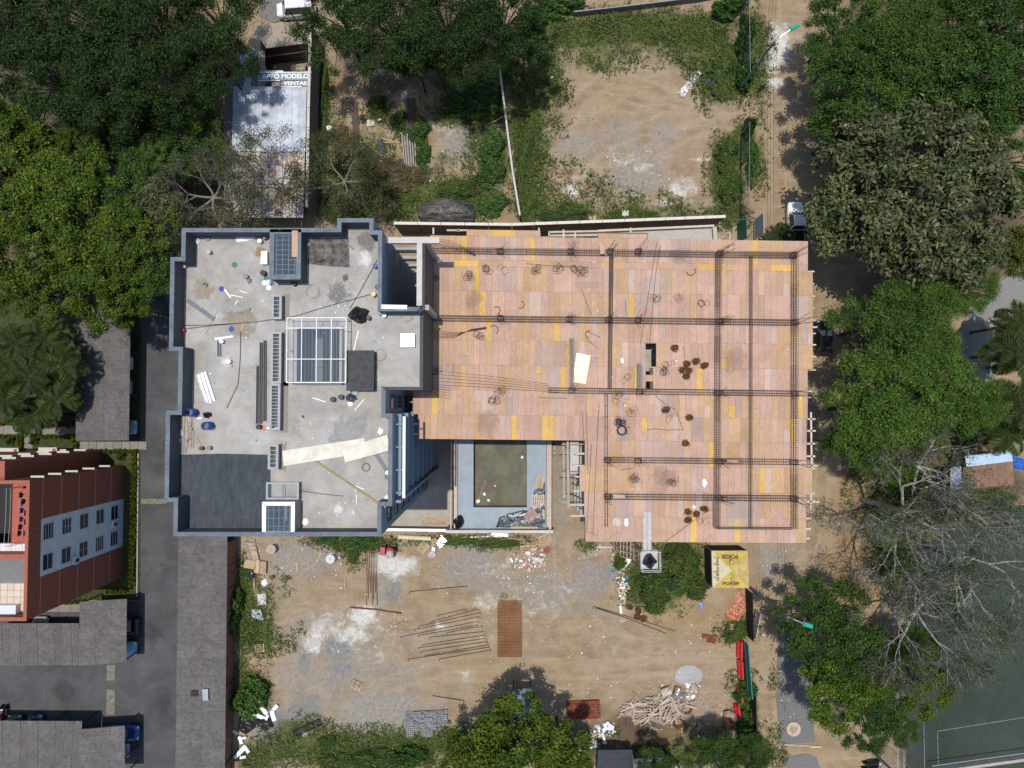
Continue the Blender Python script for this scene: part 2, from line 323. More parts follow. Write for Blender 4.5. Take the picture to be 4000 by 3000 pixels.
def ramp(f, *stops):
    z = n.new('ShaderNodeValToRGB'); e = z.color_ramp.elements
    while len(e) < len(stops): e.new(.5)
    for k, (p, c) in zip(e, stops): k.position = p; k.color = (*c, 1)
    L.new(f, z.inputs[0]); return z.outputs[0]
def mixc(f, a, bb):
    z = n.new('ShaderNodeMix'); z.data_type = 'RGBA'; L.new(f, z.inputs[0]); L.new(a, z.inputs[6]); L.new(bb, z.inputs[7]); return z.outputs[2]
def sm(w_, nzv, k, lo, hi):                               # weight broken up by noise -> mask
    v = mth('ADD', w_, mth('MULTIPLY', mth('SUBTRACT', nzv, .5), k))
    z = n.new('ShaderNodeMapRange'); z.interpolation_type = 'SMOOTHSTEP'; z.inputs['From Min'].default_value = lo; z.inputs['From Max'].default_value = hi; L.new(v, z.inputs[0]); return z.outputs[0]
def split(nm):
    a = n.new('ShaderNodeAttribute'); a.attribute_name = nm; z = n.new('ShaderNodeSeparateColor'); L.new(a.outputs['Color'], z.inputs[0]); return z.outputs
ga, gb = split('soil_a'), split('soil_b')
mp = n.new('ShaderNodeMapping'); mp.inputs['Rotation'].default_value = (0, 0, R(8)); mp.inputs['Scale'].default_value = (.12, 1, 1); L.new(tc.outputs['Object'], mp.inputs[0])
big, mid, fine, vfine, streak = nois(.12), nois(.55, 8), nois(2.6, 8), nois(14, 4), nois(1.3, 5, vec=mp.outputs[0])
base = ramp(mid, (.3, (.22, .16, .098)), (.5, (.29, .216, .135)), (.7, (.36, .28, .19)))
base = mixc(mth('MULTIPLY', sm(streak, fine, .2, .48, .72), .75), base, ramp(fine, (.3, (.41, .33, .24)), (.7, (.33, .265, .19))))
mp2 = n.new('ShaderNodeMapping'); mp2.inputs['Rotation'].default_value = (0, 0, R(-62)); mp2.inputs['Scale'].default_value = (.1, 1.6, 1); L.new(tc.outputs['Object'], mp2.inputs[0])
base = mixc(mth('MULTIPLY', sm(nois(1.2, 6, vec=mp2.outputs[0], dist=.5), fine, .25, .55, .75), .55), base, ramp(mid, (.3, (.2, .145, .09)), (.7, (.26, .2, .135))))
grey = ramp(fine, (.3, (.2, .18, .155)), (.5, (.265, .24, .21)), (.7, (.33, .3, .265)))
wht = ramp(fine, (.3, (.42, .4, .36)), (.65, (.64, .62, .58)))
ora = ramp(mid, (.3, (.27, .175, .09)), (.7, (.34, .245, .14)))
dks = ramp(fine, (.3, (.14, .15, .15)), (.7, (.23, .235, .23)))
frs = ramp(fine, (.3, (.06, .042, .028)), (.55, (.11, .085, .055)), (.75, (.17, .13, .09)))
grs = ramp(fine, (.3, (.045, .068, .018)), (.5, (.075, .095, .03)), (.72, (.15, .125, .07)))
ra = n.new('ShaderNodeAttribute'); ra.attribute_name = 'soil_a'
base = mixc(mth('MULTIPLY', sm(ra.outputs['Alpha'], fine, 1.0, .3, 1.0), .42), base, ramp(fine, (.3, (.42, .335, .24)), (.7, (.34, .265, .185))))
c = mixc(mth('MULTIPLY', sm(gb[0], mid, .9, .25, .95), mth('SUBTRACT', 1, mth('MULTIPLY', ra.outputs['Alpha'], .5))), base, ora)
c = mixc(sm(ga[1], nois(.8, 9, .7), 1.5, .2, 1.05), c, grey)
c = mixc(mth('MULTIPLY', sm(gb[1], nois(.9, 9, .7), 1.7, .3, 1.0), .8), c, dks)
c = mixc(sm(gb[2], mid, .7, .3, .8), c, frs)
c = mixc(sm(ga[2], nois(.9, 10, .75, dist=.6), 2.3, .25, 1.0), c, wht)
c = mixc(sm(ga[0], nois(.7, 10, .78), 1.7, .25, .8), c, grs)
spk = ramp(vfine, (.3, (.8, .8, .8)), (.55, (1, 1, 1)), (.78, (1.25, 1.23, 1.2)))
mu = n.new('ShaderNodeMix'); mu.data_type = 'RGBA'; mu.blend_type = 'MULTIPLY'; mu.inputs[0].default_value = 1; L.new(c, mu.inputs[6]); L.new(spk, mu.inputs[7])
L.new(mu.outputs[2], b.inputs['Base Color'])
bp = n.new('ShaderNodeBump'); bp.inputs['Strength'].default_value = .55; bp.inputs['Distance'].default_value = .12; L.new(mth('ADD', fine, mth('MULTIPLY', vfine, .4)), bp.inputs['Height']); L.new(bp.outputs[0], b.inputs['Normal'])
ground = bpy.data.objects.new('ground', gm); COL.objects.link(ground); struct(ground)

# paved sheets, each a few millimetres above the one below
def sheet(name, pts, z, m_, th=.03):
    return struct(MB().prism(P2(pts, z), z-th, z, 0).build(name, m_))
asph = mat('asphalt', (.08, .08, .083), .9, .14, 9, .35, bscale=60, detail=6, dirt=(.3, .42))
asph_l = mat('old_asphalt', (.1, .105, .11), .9, .15, .5, .3, bscale=60)
paving = mat('grey_paving', (.21, .195, .175), .9, .12, 3, .2, obj=.08)
lawn_m = mat('lawn_soil_shaded', (.028, .042, .011), .95, .3, 2.5, .5, c2=(.05, .055, .02))  # darkened base colour holds the shading beneath the palms
sheet('garden_ground', [(-300, 1050), (548, 1050), (548, 2345), (-300, 2345)], 0.0, lawn_m)
sheet('asphalt_road', [(550, 1100), (925, 1100), (902, 3200), (-300, 3200), (-300, 2349), (550, 2349)], 0.0, asph)
cst = mat('worn_concrete_strip', (.17, .155, .12), .9, .45, 2.2, .3, detail=9)
for q in ([(417, 2597), (450, 2597), (447, 2658), (416, 2658)], [(417, 2694), (448, 2694), (447, 2793), (415, 2793)], [(552, 1949), (650, 1949), (650, 1968), (552, 1968)]): sheet('drain_strip', q, .006, cst, .02)
kb = mat('kerb_concrete', (.33, .32, .29), .85, .15, 3)
o = MB()
for y0, y1 in ((1770, 2330),): o.bar(W(541, y0, .06), W(536, y1, .06), .12, .16)
struct(o.build('kerb', kb))
# footpath of concrete flags in the garden
def path(name, x0, y0, x1, y1, n_, horiz=True):
    root = None
    for k in range(n_):
        a, c_ = k/n_, (k+1)/n_
        if horiz: q = [(x0+(x1-x0)*a+1, y0), (x0+(x1-x0)*c_-.6, y0), (x0+(x1-x0)*c_-.6, y1), (x0+(x1-x0)*a+1, y1)]
        else: q = [(x0, y0+(y1-y0)*a+1), (x1, y0+(y1-y0)*a+1), (x1, y0+(y1-y0)*c_-.6), (x0, y0+(y1-y0)*c_-.6)]
        ob = MB().prism(P2(q, .03), -.02, .03+jit(.004)).build('paving_slab' if root else name, paving)
        if root is None: root = struct(ob)
        else: ob.parent = root
path('footpath', -60, 1661, 300, 1699, 5); path('garden_path', 95, 1699, 127, 1800, 3, False); path('carport_path', 312, 1725, 572, 1756, 8)
path('rear_path', 140, 2352, 318, 2390, 4)
# right side: sports court, gravel drive patches, park path
court = mat('court_turf', (.033, .045, .034), .9, .15, 5, .3, bscale=40, c2=(.04, .053, .04), detail=5, dirt=(.1, .4))
sheet('sports_court', [(3540, 2290), (3560, 2170), (3720, 2060), (3900, 1985), (4300, 1940), (4300, 3000), (3990, 3020), (3540, 3120)], 0.0, court)
lm = mat('court_line', (.12, .145, .138), .8, .5, 3)
cl = MB()
for p_, q_, wd in (((3662, 2856), (4080, 2790), .09), ((3662, 2856), (3665, 2990), .09), ((3545, 2484), (3920, 2425), .08)): cl.bar(W(*p_, .006), W(*q_, .006), wd, .012)
struct(cl.build('court_line', lm))
gravel_m = mat('grey_gravel', (.15, .15, .145), .95, .22, 5, .6, bscale=25, detail=8)
sheet('gravel_drive', [(3050, 2450), (3105, 2440), (3150, 2600), (3178, 2760), (3182, 2900), (3050, 2905), (3035, 2750), (3036, 2600)], .012, gravel_m, .05)
sheet('gravel_patch', [(3066, 2958), (3150, 2945), (3190, 2960), (3215, 3040), (3045, 3040)], .012, gravel_m, .05)
sheet('park_path', [(4100, 1000), (3960, 1060), (3870, 1130), (3780, 1230), (3700, 1400), (3740, 1560), (3800, 1640), (3830, 1720), (3870, 1725), (3890, 1560), (3900, 1400), (3930, 1250), (4100, 1150)], .012, mat('park_gravel', (.2, .195, .18), .95, .15, 4, .4, bscale=25), .05)
sheet('street', [(1015, -200), (1180, -200), (1150, 62), (1070, 88), (1010, 60)], .012, mat('street_asphalt', (.16, .15, .14), .9, .15, 1, .2), .05)
sheet('forecourt', [(1000, 92), (1080, 90), (1225, 85), (1230, 310), (960, 310), (985, 180)], .014, mat('forecourt_sand', (.3, .26, .2), .95, .15, 2, .3), .05)
# ================================================================ finished apartment block with the grey flat roof
ZR, ZP = 22.4, 23.8
grey_wall = mat('grey_blue_render', (.17, .225, .28), .8, .07, 1.5, .1)
dark_wall = mat('dark_grey_render', (.075, .078, .085), .85, .12, 2, .1)
cop_m = mat('coping_paint', (.125, .15, .18), .6, .1, 3, dirt=(.8, .38))
roof_m = mat('roof_screed', (.375, .338, .285), .9, .1, .4, .3, c2=(.36, .35, .335), bscale=25, detail=10, dirt=(.5, .32))
apt = thing('apartment_block', 'finished apartment block with blue grey walls and a flat concrete roof littered with site waste', 'building', W(1300, 1700))
def loc(pts): return [(x-apt.location.x, y-apt.location.y) for x, y in pts]
def abuild(mb, name, m_, par=None, **k):
    if par is None: return mb.build(name, m_, apt, local=apt.location, **k)
    o_ = mb.build(name, m_, par, local=apt.location, **k); return o_
OUT = [(711, 889), (1319, 896), (1319, 854), (1457, 854), (1457, 902), (1492, 902), (1488, 1198), (1642, 1204), (1640, 1522), (1505, 1522), (1503, 1617), (1533, 1617), (1528, 1975),
       (1489, 1975), (1487, 2095), (678, 2091), (681, 1959), (645, 1959), (649, 1606), (690, 1606), (705, 1369), (660, 1369), (669, 1006), (710, 1006)]
op = squared(P2(OUT, ZP))[::-1]                           # counter-clockwise
if area2(op) < 0: op = op[::-1]
HOLES = [[(1168, 1287), (1332, 1287), (1332, 1492), (1168, 1492)], [(1068, 925), (1160, 925), (1160, 1075), (1068, 1075)], [(1042, 1975), (1135, 1975), (1135, 2082), (1042, 2082)]]
ip = inset(op, .24)
hl = [squared(P2(h, ZR)) for h in HOLES]
mbx = MB().prism(ip, ZR-.3, ZR, 0, holes=hl); abuild(mbx, 'roof_slab', roof_m)
# walls, one per side
nO = len(op)
def is_px(i, x0, y0, x1, y1):                             # outline side between two photo points
    a, c_ = op[i], op[(i+1) % nO]; q = [tuple(W(x0, y0, ZP)[:2]), tuple(W(x1, y1, ZP)[:2])]
    return all(min(math.dist(e, t) for t in (a, c_)) < .5 for e in q)
for i in range(nO):
    a, c_ = op[i], op[(i+1) % nO]; d, e = ip[i], ip[(i+1) % nO]
    open_ = is_px(i, 1642, 1204, 1640, 1522) or is_px(i, 1640, 1522, 1505, 1522)
    top = ZR if open_ else ZP
    wl = MB().prism([a, c_, e, d], 0, top-.06, 0)
    ob = abuild(wl, 'wall', dark_wall if open_ else grey_wall)  # open sides: their shade is put into the darker render
    if not open_:
        u = (Vector(c_)-Vector(a)).normalized(); nn = Vector((u.y, -u.x))
        e1, e2 = .035, -.03
        oo, ii = inset(op, -e1), inset(op, .24-e2)
        cp = MB().prism([oo[i], oo[(i+1) % nO], ii[(i+1) % nO], ii[i]], top-.06, top, 0); cob = abuild(cp, 'coping', cop_m, ob)
        Ls = math.dist(a, c_); k = 1
        bo = MB()
        while k*2.1 < Ls:
            q = Vector(a)+u*(k*2.1)-nn*.12; bo.lathe((q.x, q.y, top), [(.05, 0), (.05, .015)], 8); k += 1
        if bo.v: tag(abuild(bo, 'bolt', dark_wall, cob), kind='stuff')
        lin = MB().prism([Vector(d)-nn*0, Vector(e)-nn*0, Vector(e)-nn*.02, Vector(d)-nn*.02], ZR+.004, ZP-.08, 0); abuild(lin, 'parapet_lining', dark_wall, ob)
# shafts below the roof lights
for h in hl:
    s_ = MB(); xs = [p[0] for p in h]; ys = [p[1] for p in h]
    x0, x1, y0, y1 = min(xs), max(xs), min(ys), max(ys)
    for (p, q) in (((x0-.1, y0-.1), (x0, y1+.1)), ((x1, y0-.1), (x1+.1, y1+.1)), ((x0, y0-.1), (x1, y0)), ((x0, y1), (x1, y1+.1))):
        s_.prism(rect(p[0], p[1], q[0], q[1]), ZR-9, ZR-.31)
    s_.prism(rect(x0, y0, x1, y1), ZR-9.1, ZR-9)
    for k in range(3):
        s_.prism(rect(x0, y0, x0+(x1-x0)*.3, y1), ZR-2.9*(k+1), ZR-2.9*(k+1)+.2)
    abuild(s_, 'light_shaft', mat('shaft_render', (.11, .15, .2), .8, .1, 2))
# east front of the wing towards the pool: storey ledges, windows
def eastface(i):
    a, c_ = Vector(op[i]), Vector(op[(i+1) % nO]); return a, c_
win_g = mat('window_glass', (.02, .028, .038), .08, .2, 1, spec=.8); frame_m = mat('window_frame', (.1, .125, .15), .5, .1, 2)
ledge_m = mat('ledge_render', (.2, .26, .32), .75, .06, 2); white_rail = mat('white_ledge', (.78, .79, .8), .5, .03, 2)
def wall_x(px_, y0, y1):                                   # plane of an east face: x and y-range
    p, q = W(px_, y0, ZP), W(px_, y1, ZP); return (p.x+q.x)/2, min(p.y, q.y), max(p.y, q.y)
def window(x, ya, yb, za, zb, mull=1):
    f = MB(); t = .06
    for p, q in (((ya, za), (ya+t, zb)), ((yb-t, za), (yb, zb)), ((ya+t, za), (yb-t, za+t)), ((ya+t, zb-t), (yb-t, zb))):
        f.box((x+.03, (p[0]+q[0])/2, (p[1]+q[1])/2), (.1, q[0]-p[0], q[1]-p[1]))
    for k in range(mull):
        y = ya+(yb-ya)*(k+1)/(mull+1); f.box((x+.03, y, (za+zb)/2), (.08, .05, zb-za-2*t-.004))
    wo = abuild(f, 'window', frame_m)
    abuild(MB().box((x+.012, (ya+yb)/2, (za+zb)/2), (.02, yb-ya-2*t-.01, zb-za-2*t-.01)), 'pane', win_g, wo)
    abuild(MB().box((x+.06, (ya+yb)/2, za-.05), (.16, yb-ya+.15, .08)), 'sill', ledge_m, wo)
x, ya, yb = wall_x(1488, 1975, 2095)
for k in range(8):
    z = ZR-2.78*k-2.1
    if z < 1: break
    window(x, ya+.55, ya+1.65, z, z+1.3)
abuild(MB().box((x+.1, yb-.15, 11.6), (.2, .25, 23.2)), 'corner_fin', ledge_m)
x, ya, yb = wall_x(1530, 1617, 1975)
for k in range(8):
    z = ZR-2.78*k
    if z < .5: break
    lo = abuild(MB().box((x+.2, (ya+yb)/2+.2, z-.32), (.4, yb-ya-.5, .3)), 'storey_ledge', ledge_m)
    if k == 0:
        abuild(MB().box((x+.72, (ya+yb)/2+.1, z+.45), (.2, yb-ya-.6, .16)), 'top_rail', white_rail)
        for t in (.05, .35, .65, .95): abuild(MB().box((x+.36, ya+.5+(yb-ya-1)*t, z+.42), (.6, .1, .1)), 'rail_bracket', ledge_m)
    n_w = 4
    for j in range(n_w):
        s0 = ya+.5+(yb-ya-.8)*j/n_w; window(x, s0+.12, s0+(yb-ya-.8)/n_w-.12, z-2.2, z-.75)
abuild(MB().box((x+.25, ya+.12, 11.4), (.5, .2, 22.8)), 'corner_fin', ledge_m)
x, ya, yb = wall_x(1504, 1522, 1617)
for k in range(8):
    z = ZR-2.78*k
    if z < 1: break
    window(x, ya+.35, yb-.35, z-2.3, z-.4, 2)
# open concrete frame left between this block and the deck next door
x, ya, yb = wall_x(1490, 902, 1198); xe = W(1650, 1100, ZR-.2).x
fr = MB(); y_n = W(1600, 925, ZR).y-.25
for k in range(8):
    z = ZR-2.78*k-.2
    if z < .5: break
    if k < 1: abuild(MB().box(((x+xe+1.2)/2+.0, y_n, z), (xe-x+1.4, .45, .4)), 'frame_beam', conc_l)
    else: abuild(MB().box(((x+xe)/2, y_n, z), (xe-x-.3, .35, .4)), 'frame_beam', conc)
y_s = W(1560, 1206, ZR).y
abuild(MB().box((xe-.2, (y_n+y_s)/2+.0, ZR-.2), (.4, abs(y_n-y_s)-.46, .4)), 'frame_beam', conc_l)
abuild(MB().box((xe+.03, (y_n+y_s)/2, (ZR-.4)/2), (.2, abs(y_n-y_s)+.1, ZR-.41)), 'frame_wall', dark_wall)
for yy in (y_n, y_s+.2): abuild(MB().box((xe+.25, yy, 10.9), (.4, .4, 21.8)), 'column', conc)
abuild(MB().box(((x+xe)/2+.3, W(1400, 1090, 17).y, 14.1), (xe-x-.9, .2, .25)), 'timber_prop', wood)
# raised roof lights: boxes with barred glazing
def upstand(px0, py0, px1, py1, h, rim=.16, rim_m=white, bars=(3, 5), outer=dark_wall, zt=None, name='roof_light', glass=None):
    zt = ZR+h; q0, q1 = W(px0, py1, zt), W(px1, py0, zt); x0, y0, x1, y1 = q0.x, q0.y, q1.x, q1.y
    o_ = MB()
    for a, c_ in (((x0, y0), (x0+rim, y1)), ((x1-rim, y0), (x1, y1)), ((x0+rim, y0), (x1-rim, y0+rim)), ((x0+rim, y1-rim), (x1-rim, y1))):
        o_.prism(rect(*a, *c_), ZR+.002, zt-.05)
    ro = abuild(o_, name, outer)
    c2 = MB()
    for a, c_ in (((x0-.03, y0-.03), (x0+rim+.02, y1+.03)), ((x1-rim-.02, y0-.03), (x1+.03, y1+.03)), ((x0+rim+.02, y0-.03), (x1-rim-.02, y0+rim+.02)), ((x0+rim+.02, y1-rim-.02), (x1-rim-.02, y1+.03))):
        c2.prism(rect(*a, *c_), zt-.05, zt)
    abuild(c2, 'rim', rim_m, ro)
    if bars:
        for k in range(bars[0]):
            xx = x0+(x1-x0)*(k+1)/(bars[0]+1); abuild(MB().bar((xx, y0+rim, zt-.12), (xx, y1-rim, zt-.12), .05, .05), 'bar', frame_m, ro)
        for k in range(bars[1]):
            yy = y0+(y1-y0)*(k+1)/(bars[1]+1); abuild(MB().bar((x0+rim, yy, zt-.17), (x1-rim, yy, zt-.17), .04, .04), 'bar', frame_m, ro)
    if glass: abuild(MB().prism(rect(x0+rim, y0+rim, x1-rim, y1-rim), zt-.09, zt-.075), 'glazing', glass, ro)
    return ro
gl = glassmat('skylight_glass', (.3, .4, .5), .1); gl2 = glassmat('polycarbonate', (.5, .58, .66), .06, .25)
upstand(1053, 897, 1175, 1090, 1.4, .3, cop_m, (4, 9), glass=gl)
wl_ = MB()
upstand(1025, 1962, 1150, 2090, 1.35, .22, white, (5, 3), outer=mat('upstand_render', (.3, .27, .24), .85, .1, 2), glass=gl)
for a in ((1061, 1152, 1099, 1245, 1), (1057, 1297, 1098, 1496, 3), (1052, 1500, 1094, 1680, 3), (1047, 1737, 1086, 1832, 1)):
    ro = upstand(*a[:4], .55, .1, mat('pale_flashing', (.3, .31, .32), .5, .12, 3), None, outer=mat('upstand_grey', (.2, .2, .205), .8, .15, 2), glass=gl2); zt = ZR+.55; q0, q1 = W(a[0], a[3], zt), W(a[2], a[1], zt)
    abuild(MB().prism(rect(q0.x+.1, q0.y+.1, q1.x-.1, q1.y-.1), ZR+.002, ZR+.02), 'well', mat('dark_well', (.05, .05, .055), .8, .2, 3), ro); nb_ = 2+4*a[4]  # dark plate over the pale slab, paints the shade of a deep opening
    for k in range(nb_): abuild(MB().bar((q0.x+.1, q0.y+.12+(q1.y-q0.y-.24)*k/(nb_-1), zt-.03), (q1.x-.1, q0.y+.12+(q1.y-q0.y-.24)*k/(nb_-1), zt-.03), .03, .03), 'bar', MATS['concrete_light'], ro)
    for xx in (q0.x+.13, q1.x-.13): abuild(MB().bar((xx, q0.y+.1, zt-.02), (xx, q1.y-.1, zt-.02), .025, .025), 'bar', MATS['concrete_light'], ro)
    abuild(MB().prism(rect(q1.x+.03, q0.y-.2, q1.x+.4, q1.y+.2), ZR+.003, ZR+.015), 'plinth', mat('plinth_brown', (.24, .215, .19), .9, .25, 4, stretch=(1, 5, 1)), ro)
upstand(1040, 1885, 1166, 1950, .5, .1, MATS['pale_flashing'], (1, 0), outer=MATS['upstand_grey'], glass=gl2)
# the large glazed canopy over the stair well
zt = ZR+1.05; q0, q1 = W(1119, 1494, zt), W(1353, 1242, zt); can = MB(); wm = MATS['white_paint']
cb_ = MB(); hx = hl[0]; hx0, hx1, hy0, hy1 = min(p[0] for p in hx), max(p[0] for p in hx), min(p[1] for p in hx), max(p[1] for p in hx)
for a, c_ in (((hx0-.2, hy0-.2), (hx0, hy1+.2)), ((hx1, hy0-.2), (hx1+.2, hy1+.2)), ((hx0, hy0-.2), (hx1, hy0)), ((hx0, hy1), (hx1, hy1+.2))): cb_.prism(rect(*a, *c_), ZR+.002, ZR+.45)
cbo = abuild(cb_, 'stairwell_kerb', mat('kerb_render', (.3, .3, .3), .85, .1, 2))
for k in range(5):
    xx = q0.x+(q1.x-q0.x)*k/4; abuild(MB().bar((xx, q0.y, zt), (xx, q1.y, zt), .05, .07), 'canopy_bar', wm, cbo)
for yy in (0, .36, .84, 1): abuild(MB().bar((q0.x, q0.y+(q1.y-q0.y)*yy, zt+.1), (q1.x, q0.y+(q1.y-q0.y)*yy, zt+.1), .05, .05), 'canopy_bar', wm, cbo)
for k in range(4):
    for j in range(3):
        xa, xb = q0.x+(q1.x-q0.x)*k/4+.045, q0.x+(q1.x-q0.x)*(k+1)/4-.045; ys = (0, .36, .84, 1)
        abuild(MB().prism(rect(xa, q0.y+(q1.y-q0.y)*ys[j]+.045, xb, q0.y+(q1.y-q0.y)*ys[j+1]-.045), zt+.0, zt+.012), 'glazing', gl2, cbo)
for sx in (q0.x+.05, q1.x-.05):
    for sy in (q0.y+.05, (q0.y+q1.y)/2, q1.y-.05): abuild(MB().box((sx, sy, (ZR+zt)/2-.02), (.07, .07, zt-ZR-.05)), 'canopy_post', wm, cbo)
for k in range(12):
    xx = hx0+(hx1-hx0)*(k+.5)/12; abuild(MB().bar((xx, hy0, ZR-.2), (xx, hy1, ZR-.2), .03, .03), 'stair_bar', frame_m, cbo)
# bitumen membrane, patches, black lift box, metal hatch
bit = mat('bitumen_membrane', (.04, .048, .058), .75, .15, 4, .3, c2=(.055, .064, .076), detail=8, stretch=(1, .25, 1), dirt=(.5, .3))
abuild(MB().prism(P2([(700, 1776), (860, 1772), (1056, 1776), (1058, 1962), (1022, 1962), (1022, 2066), (724, 2066), (724, 1950), (700, 1950)], ZR+.006), ZR, ZR+.006), 'membrane', bit)
pat = mat('tar_patch', (.04, .04, .04), .8, .5, 2.2, .4, c2=(.13, .12, .11), detail=10)
abuild(MB().prism(P2([(1205, 930), (1300, 932), (1362, 928), (1364, 985), (1366, 1044), (1310, 1042), (1258, 1038), (1200, 1030), (1207, 980)], ZR+.005), ZR, ZR+.005), 'tar_patch', pat)
lb = MB(); q0, q1 = W(1357, 1523, ZR+.7), W(1459, 1372, ZR+.7)
lb.prism(rect(q0.x, q0.y, q1.x, q1.y), ZR+.001, ZR+.7); lo = abuild(lb, 'lift_head', mat('black_membrane', (.02, .021, .023), .7, .4, 2, .2)); abuild(MB().prism(rect(q0.x-.06, q0.y-.06, q1.x+.06, q1.y+.06), ZR+.7, ZR+.76), 'cap', mat('black_cap', (.03, .031, .033), .6, .5, 3, .2), lo)
q0, q1 = W(1565, 1355, ZR+.35), W(1619, 1303, ZR+.35)
hb = abuild(MB().prism(rect(q0.x+.08, q0.y+.08, q1.x-.04, q1.y-.05), ZR+.001, ZR+.3), 'hatch', conc_d); abuild(MB().prism(rect(q0.x, q0.y, q1.x, q1.y), ZR+.3, ZR+.35), 'lid', mat('metal_lid', (.62, .6, .6), .35, .08, 2, metal=.4), hb)
wl2 = MB(); abuild(MB().bar(W(1486, 1200, ZP-.3), W(1636, 1206, ZP-.3), .16, .5), 'low_wall', dark_wall)
abuild(MB().bar(W(1490, 1198, ZP+.0), W(1590, 1200, ZP+.0), .3, .06), 'white_coping', white)
# ================================================================ building under construction: timber formwork deck on unfinished floors
ZD = 16.7
bld = thing('construction_block', 'unfinished concrete building topped by a wide plywood formwork deck', 'building', W(2450, 1500))
def dbuild(mb, name, m_, par=None, **k): return mb.build(name, m_, bld if par is None else par, local=bld.location, **k)
def ysl(Y, x): return Y + (.0155-.0075*(Y-930)/1185)*(x-2000)
DPOLY = [(1676, 919), (1823, 921), (1823, 898), (2111, 901), (2111, 926), (2337, 929), (2337, 907), (2531, 910), (2531, 932), (2791, 936), (3156, 942), (3156, 1061), (3175, 1062), (3175, 1444), (3155, 1446), (3155, 1636),
         (3150, 1830), (3173, 1830), (3173, 1927), (3149, 1927), (3149, 2123), (2285, 2115), (2285, 2018), (2280, 1919), (2263, 1918), (2262, 1821), (2283, 1820), (2283, 1722), (2245, 1721), (1632, 1713), (1632, 1619), (1611, 1618), (1611, 1540), (1678, 1524)]
DH = [[(2522, 1341), (2563, 1342), (2563, 1432), (2522, 1431)], [(2522, 1437), (2540, 1437), (2540, 1464), (2522, 1464)], [(2524, 1490), (2540, 1490), (2540, 1518), (2524, 1518)]]
def kinda(name, c, c2): return mat(name, [k*1.0 for k in c], .75, .1, 5, .12, c2=[k*1.0 for k in c2], obj=.13, stretch=(4, .5, 1), detail=6, dirt=(.35, .18))
PLY = [kinda('plywood_pink', (.44, .268, .195), (.475, .31, .232)), kinda('plywood_tan', (.44, .275, .175), (.47, .31, .21)), kinda('plywood_yellow', (.52, .31, .075), (.58, .38, .13)),
       kinda('plywood_orange', (.43, .265, .145), (.48, .31, .18)), kinda('plywood_grey', (.39, .268, .215), (.42, .305, .255)), kinda('plywood_pale', (.46, .32, .25), (.5, .36, .29))]
dbuild(MB().prism(P2(DPOLY, ZD), ZD-.24, ZD-.03, 0, holes=[P2(h, ZD) for h in DH]), 'deck_backing', mat('joist_timber', (.12, .085, .06), .9, .2, 3))  # solid dark slab for the joist layer, added to stop light between boards
ROWS = [(1044, 1139, 1680, 3175), (1139, 1235, 1680, 3175), (1235, 1331, 1680, 3175), (1331, 1428, 1680, 3175), (1428, 1525, 1680, 3155), (1525, 1622, 1614, 3155), (1622, 1718, 1634, 3151),
        (1718, 1817, 2285, 3150), (1817, 1917, 2264, 3173), (1917, 2016, 2282, 3149), (2016, 2113, 2287, 3149), (924, 1018, 1680, 3156)]
boards = []
def add_board(xa, xb, ya, yb, ci):
    g1, g2 = random.uniform(.05, .35), random.uniform(.05, .45); boards.append(([(xa+g1, ysl(ya, xa)+g2), (xb-.25, ysl(ya, xb)+g2+jit(.3)), (xb-.25, ysl(yb, xb)-.25), (xa+g1, ysl(yb, xa)-.25)], ci))
for r_, (ya, yb, xl, xr) in enumerate(ROWS):
    x = xl; prev = 0
    while x < xr-3:
        wd = 24.2 if random.random() < .9 else 48.4
        xb = min(x+wd, xr)
        if xr-xb < 8: xb = xr
        ci = random.choices(range(6), (36, 20, 9, 17, 10, 8))[0]
        if random.random() < .3 and prev != 2: ci = prev
        if ci == 2: xb = min(x+24.2, xr)
        prev = ci
        hs = [h for h in ((2522, 1341, 2563, 1432), (2522, 1437, 2540, 1464), (2524, 1490, 2540, 1519)) if not (xb <= h[0]+2 or x >= h[2]-2) and h[1] < yb-2 and h[3] > ya+2]
        if hs and xb-x > 20 and xb-x < 40:                    # cut boards round the openings
            for (p0, p1) in ((x, min(xb, hs[0][0])), (max(x, hs[0][2]), xb)):
                if p1-p0 > 3: add_board(p0, p1, ya, yb, ci)
            c0, c1 = max(x, hs[0][0]), min(xb, max(h[2] for h in hs)); yy = ya
            for h in sorted(hs, key=lambda h: h[1]):
                t = h[1]-ysl(0, (c0+c1)/2)+0
                s_ = ysl(1400, c0)-1400
                if h[1]-s_-yy > 3: add_board(c0, c1, yy, h[1]-s_, ci)
                yy = h[3]-s_
            if yb-yy > 3: add_board(c0, c1, yy, yb, ci)
        elif hs:
            xb = x+24.2; continue_ = True
            # narrow the board first and try again
            x0_ = x
            for q in (0, 1):
                pass
            h = hs[0]
            if x < h[0]-3: add_board(x, h[0], ya, yb, ci); x = h[0]; continue
            c1 = min(xb, h[2]); yy = ya; s_ = ysl(1400, x)-1400
            for hh in sorted(hs, key=lambda k: k[1]):
                if hh[1]-s_-yy > 3: add_board(x, c1, yy, hh[1]-s_, ci)
                yy = hh[3]-s_
            if yb-yy > 3: add_board(x, c1, yy, yb, ci)
            x = c1; continue
        elif random.random() < .09:                          # odd lengths made up from offcuts
            ym = ya+(yb-ya)*random.choice((.3, .5, .62)); add_board(x, xb, ya, ym, ci); add_board(x, xb, ym, yb, random.choices(range(6), (40, 20, 6, 15, 10, 9))[0])
        else: add_board(x, xb, ya, yb, ci)
        x = xb
x = 1680
while x < 3150:
    xb = min(x+95, 3156); add_board(x, xb, 1018, 1044, random.choices(range(6), (20, 25, 25, 25, 5, 0))[0]); x = xb
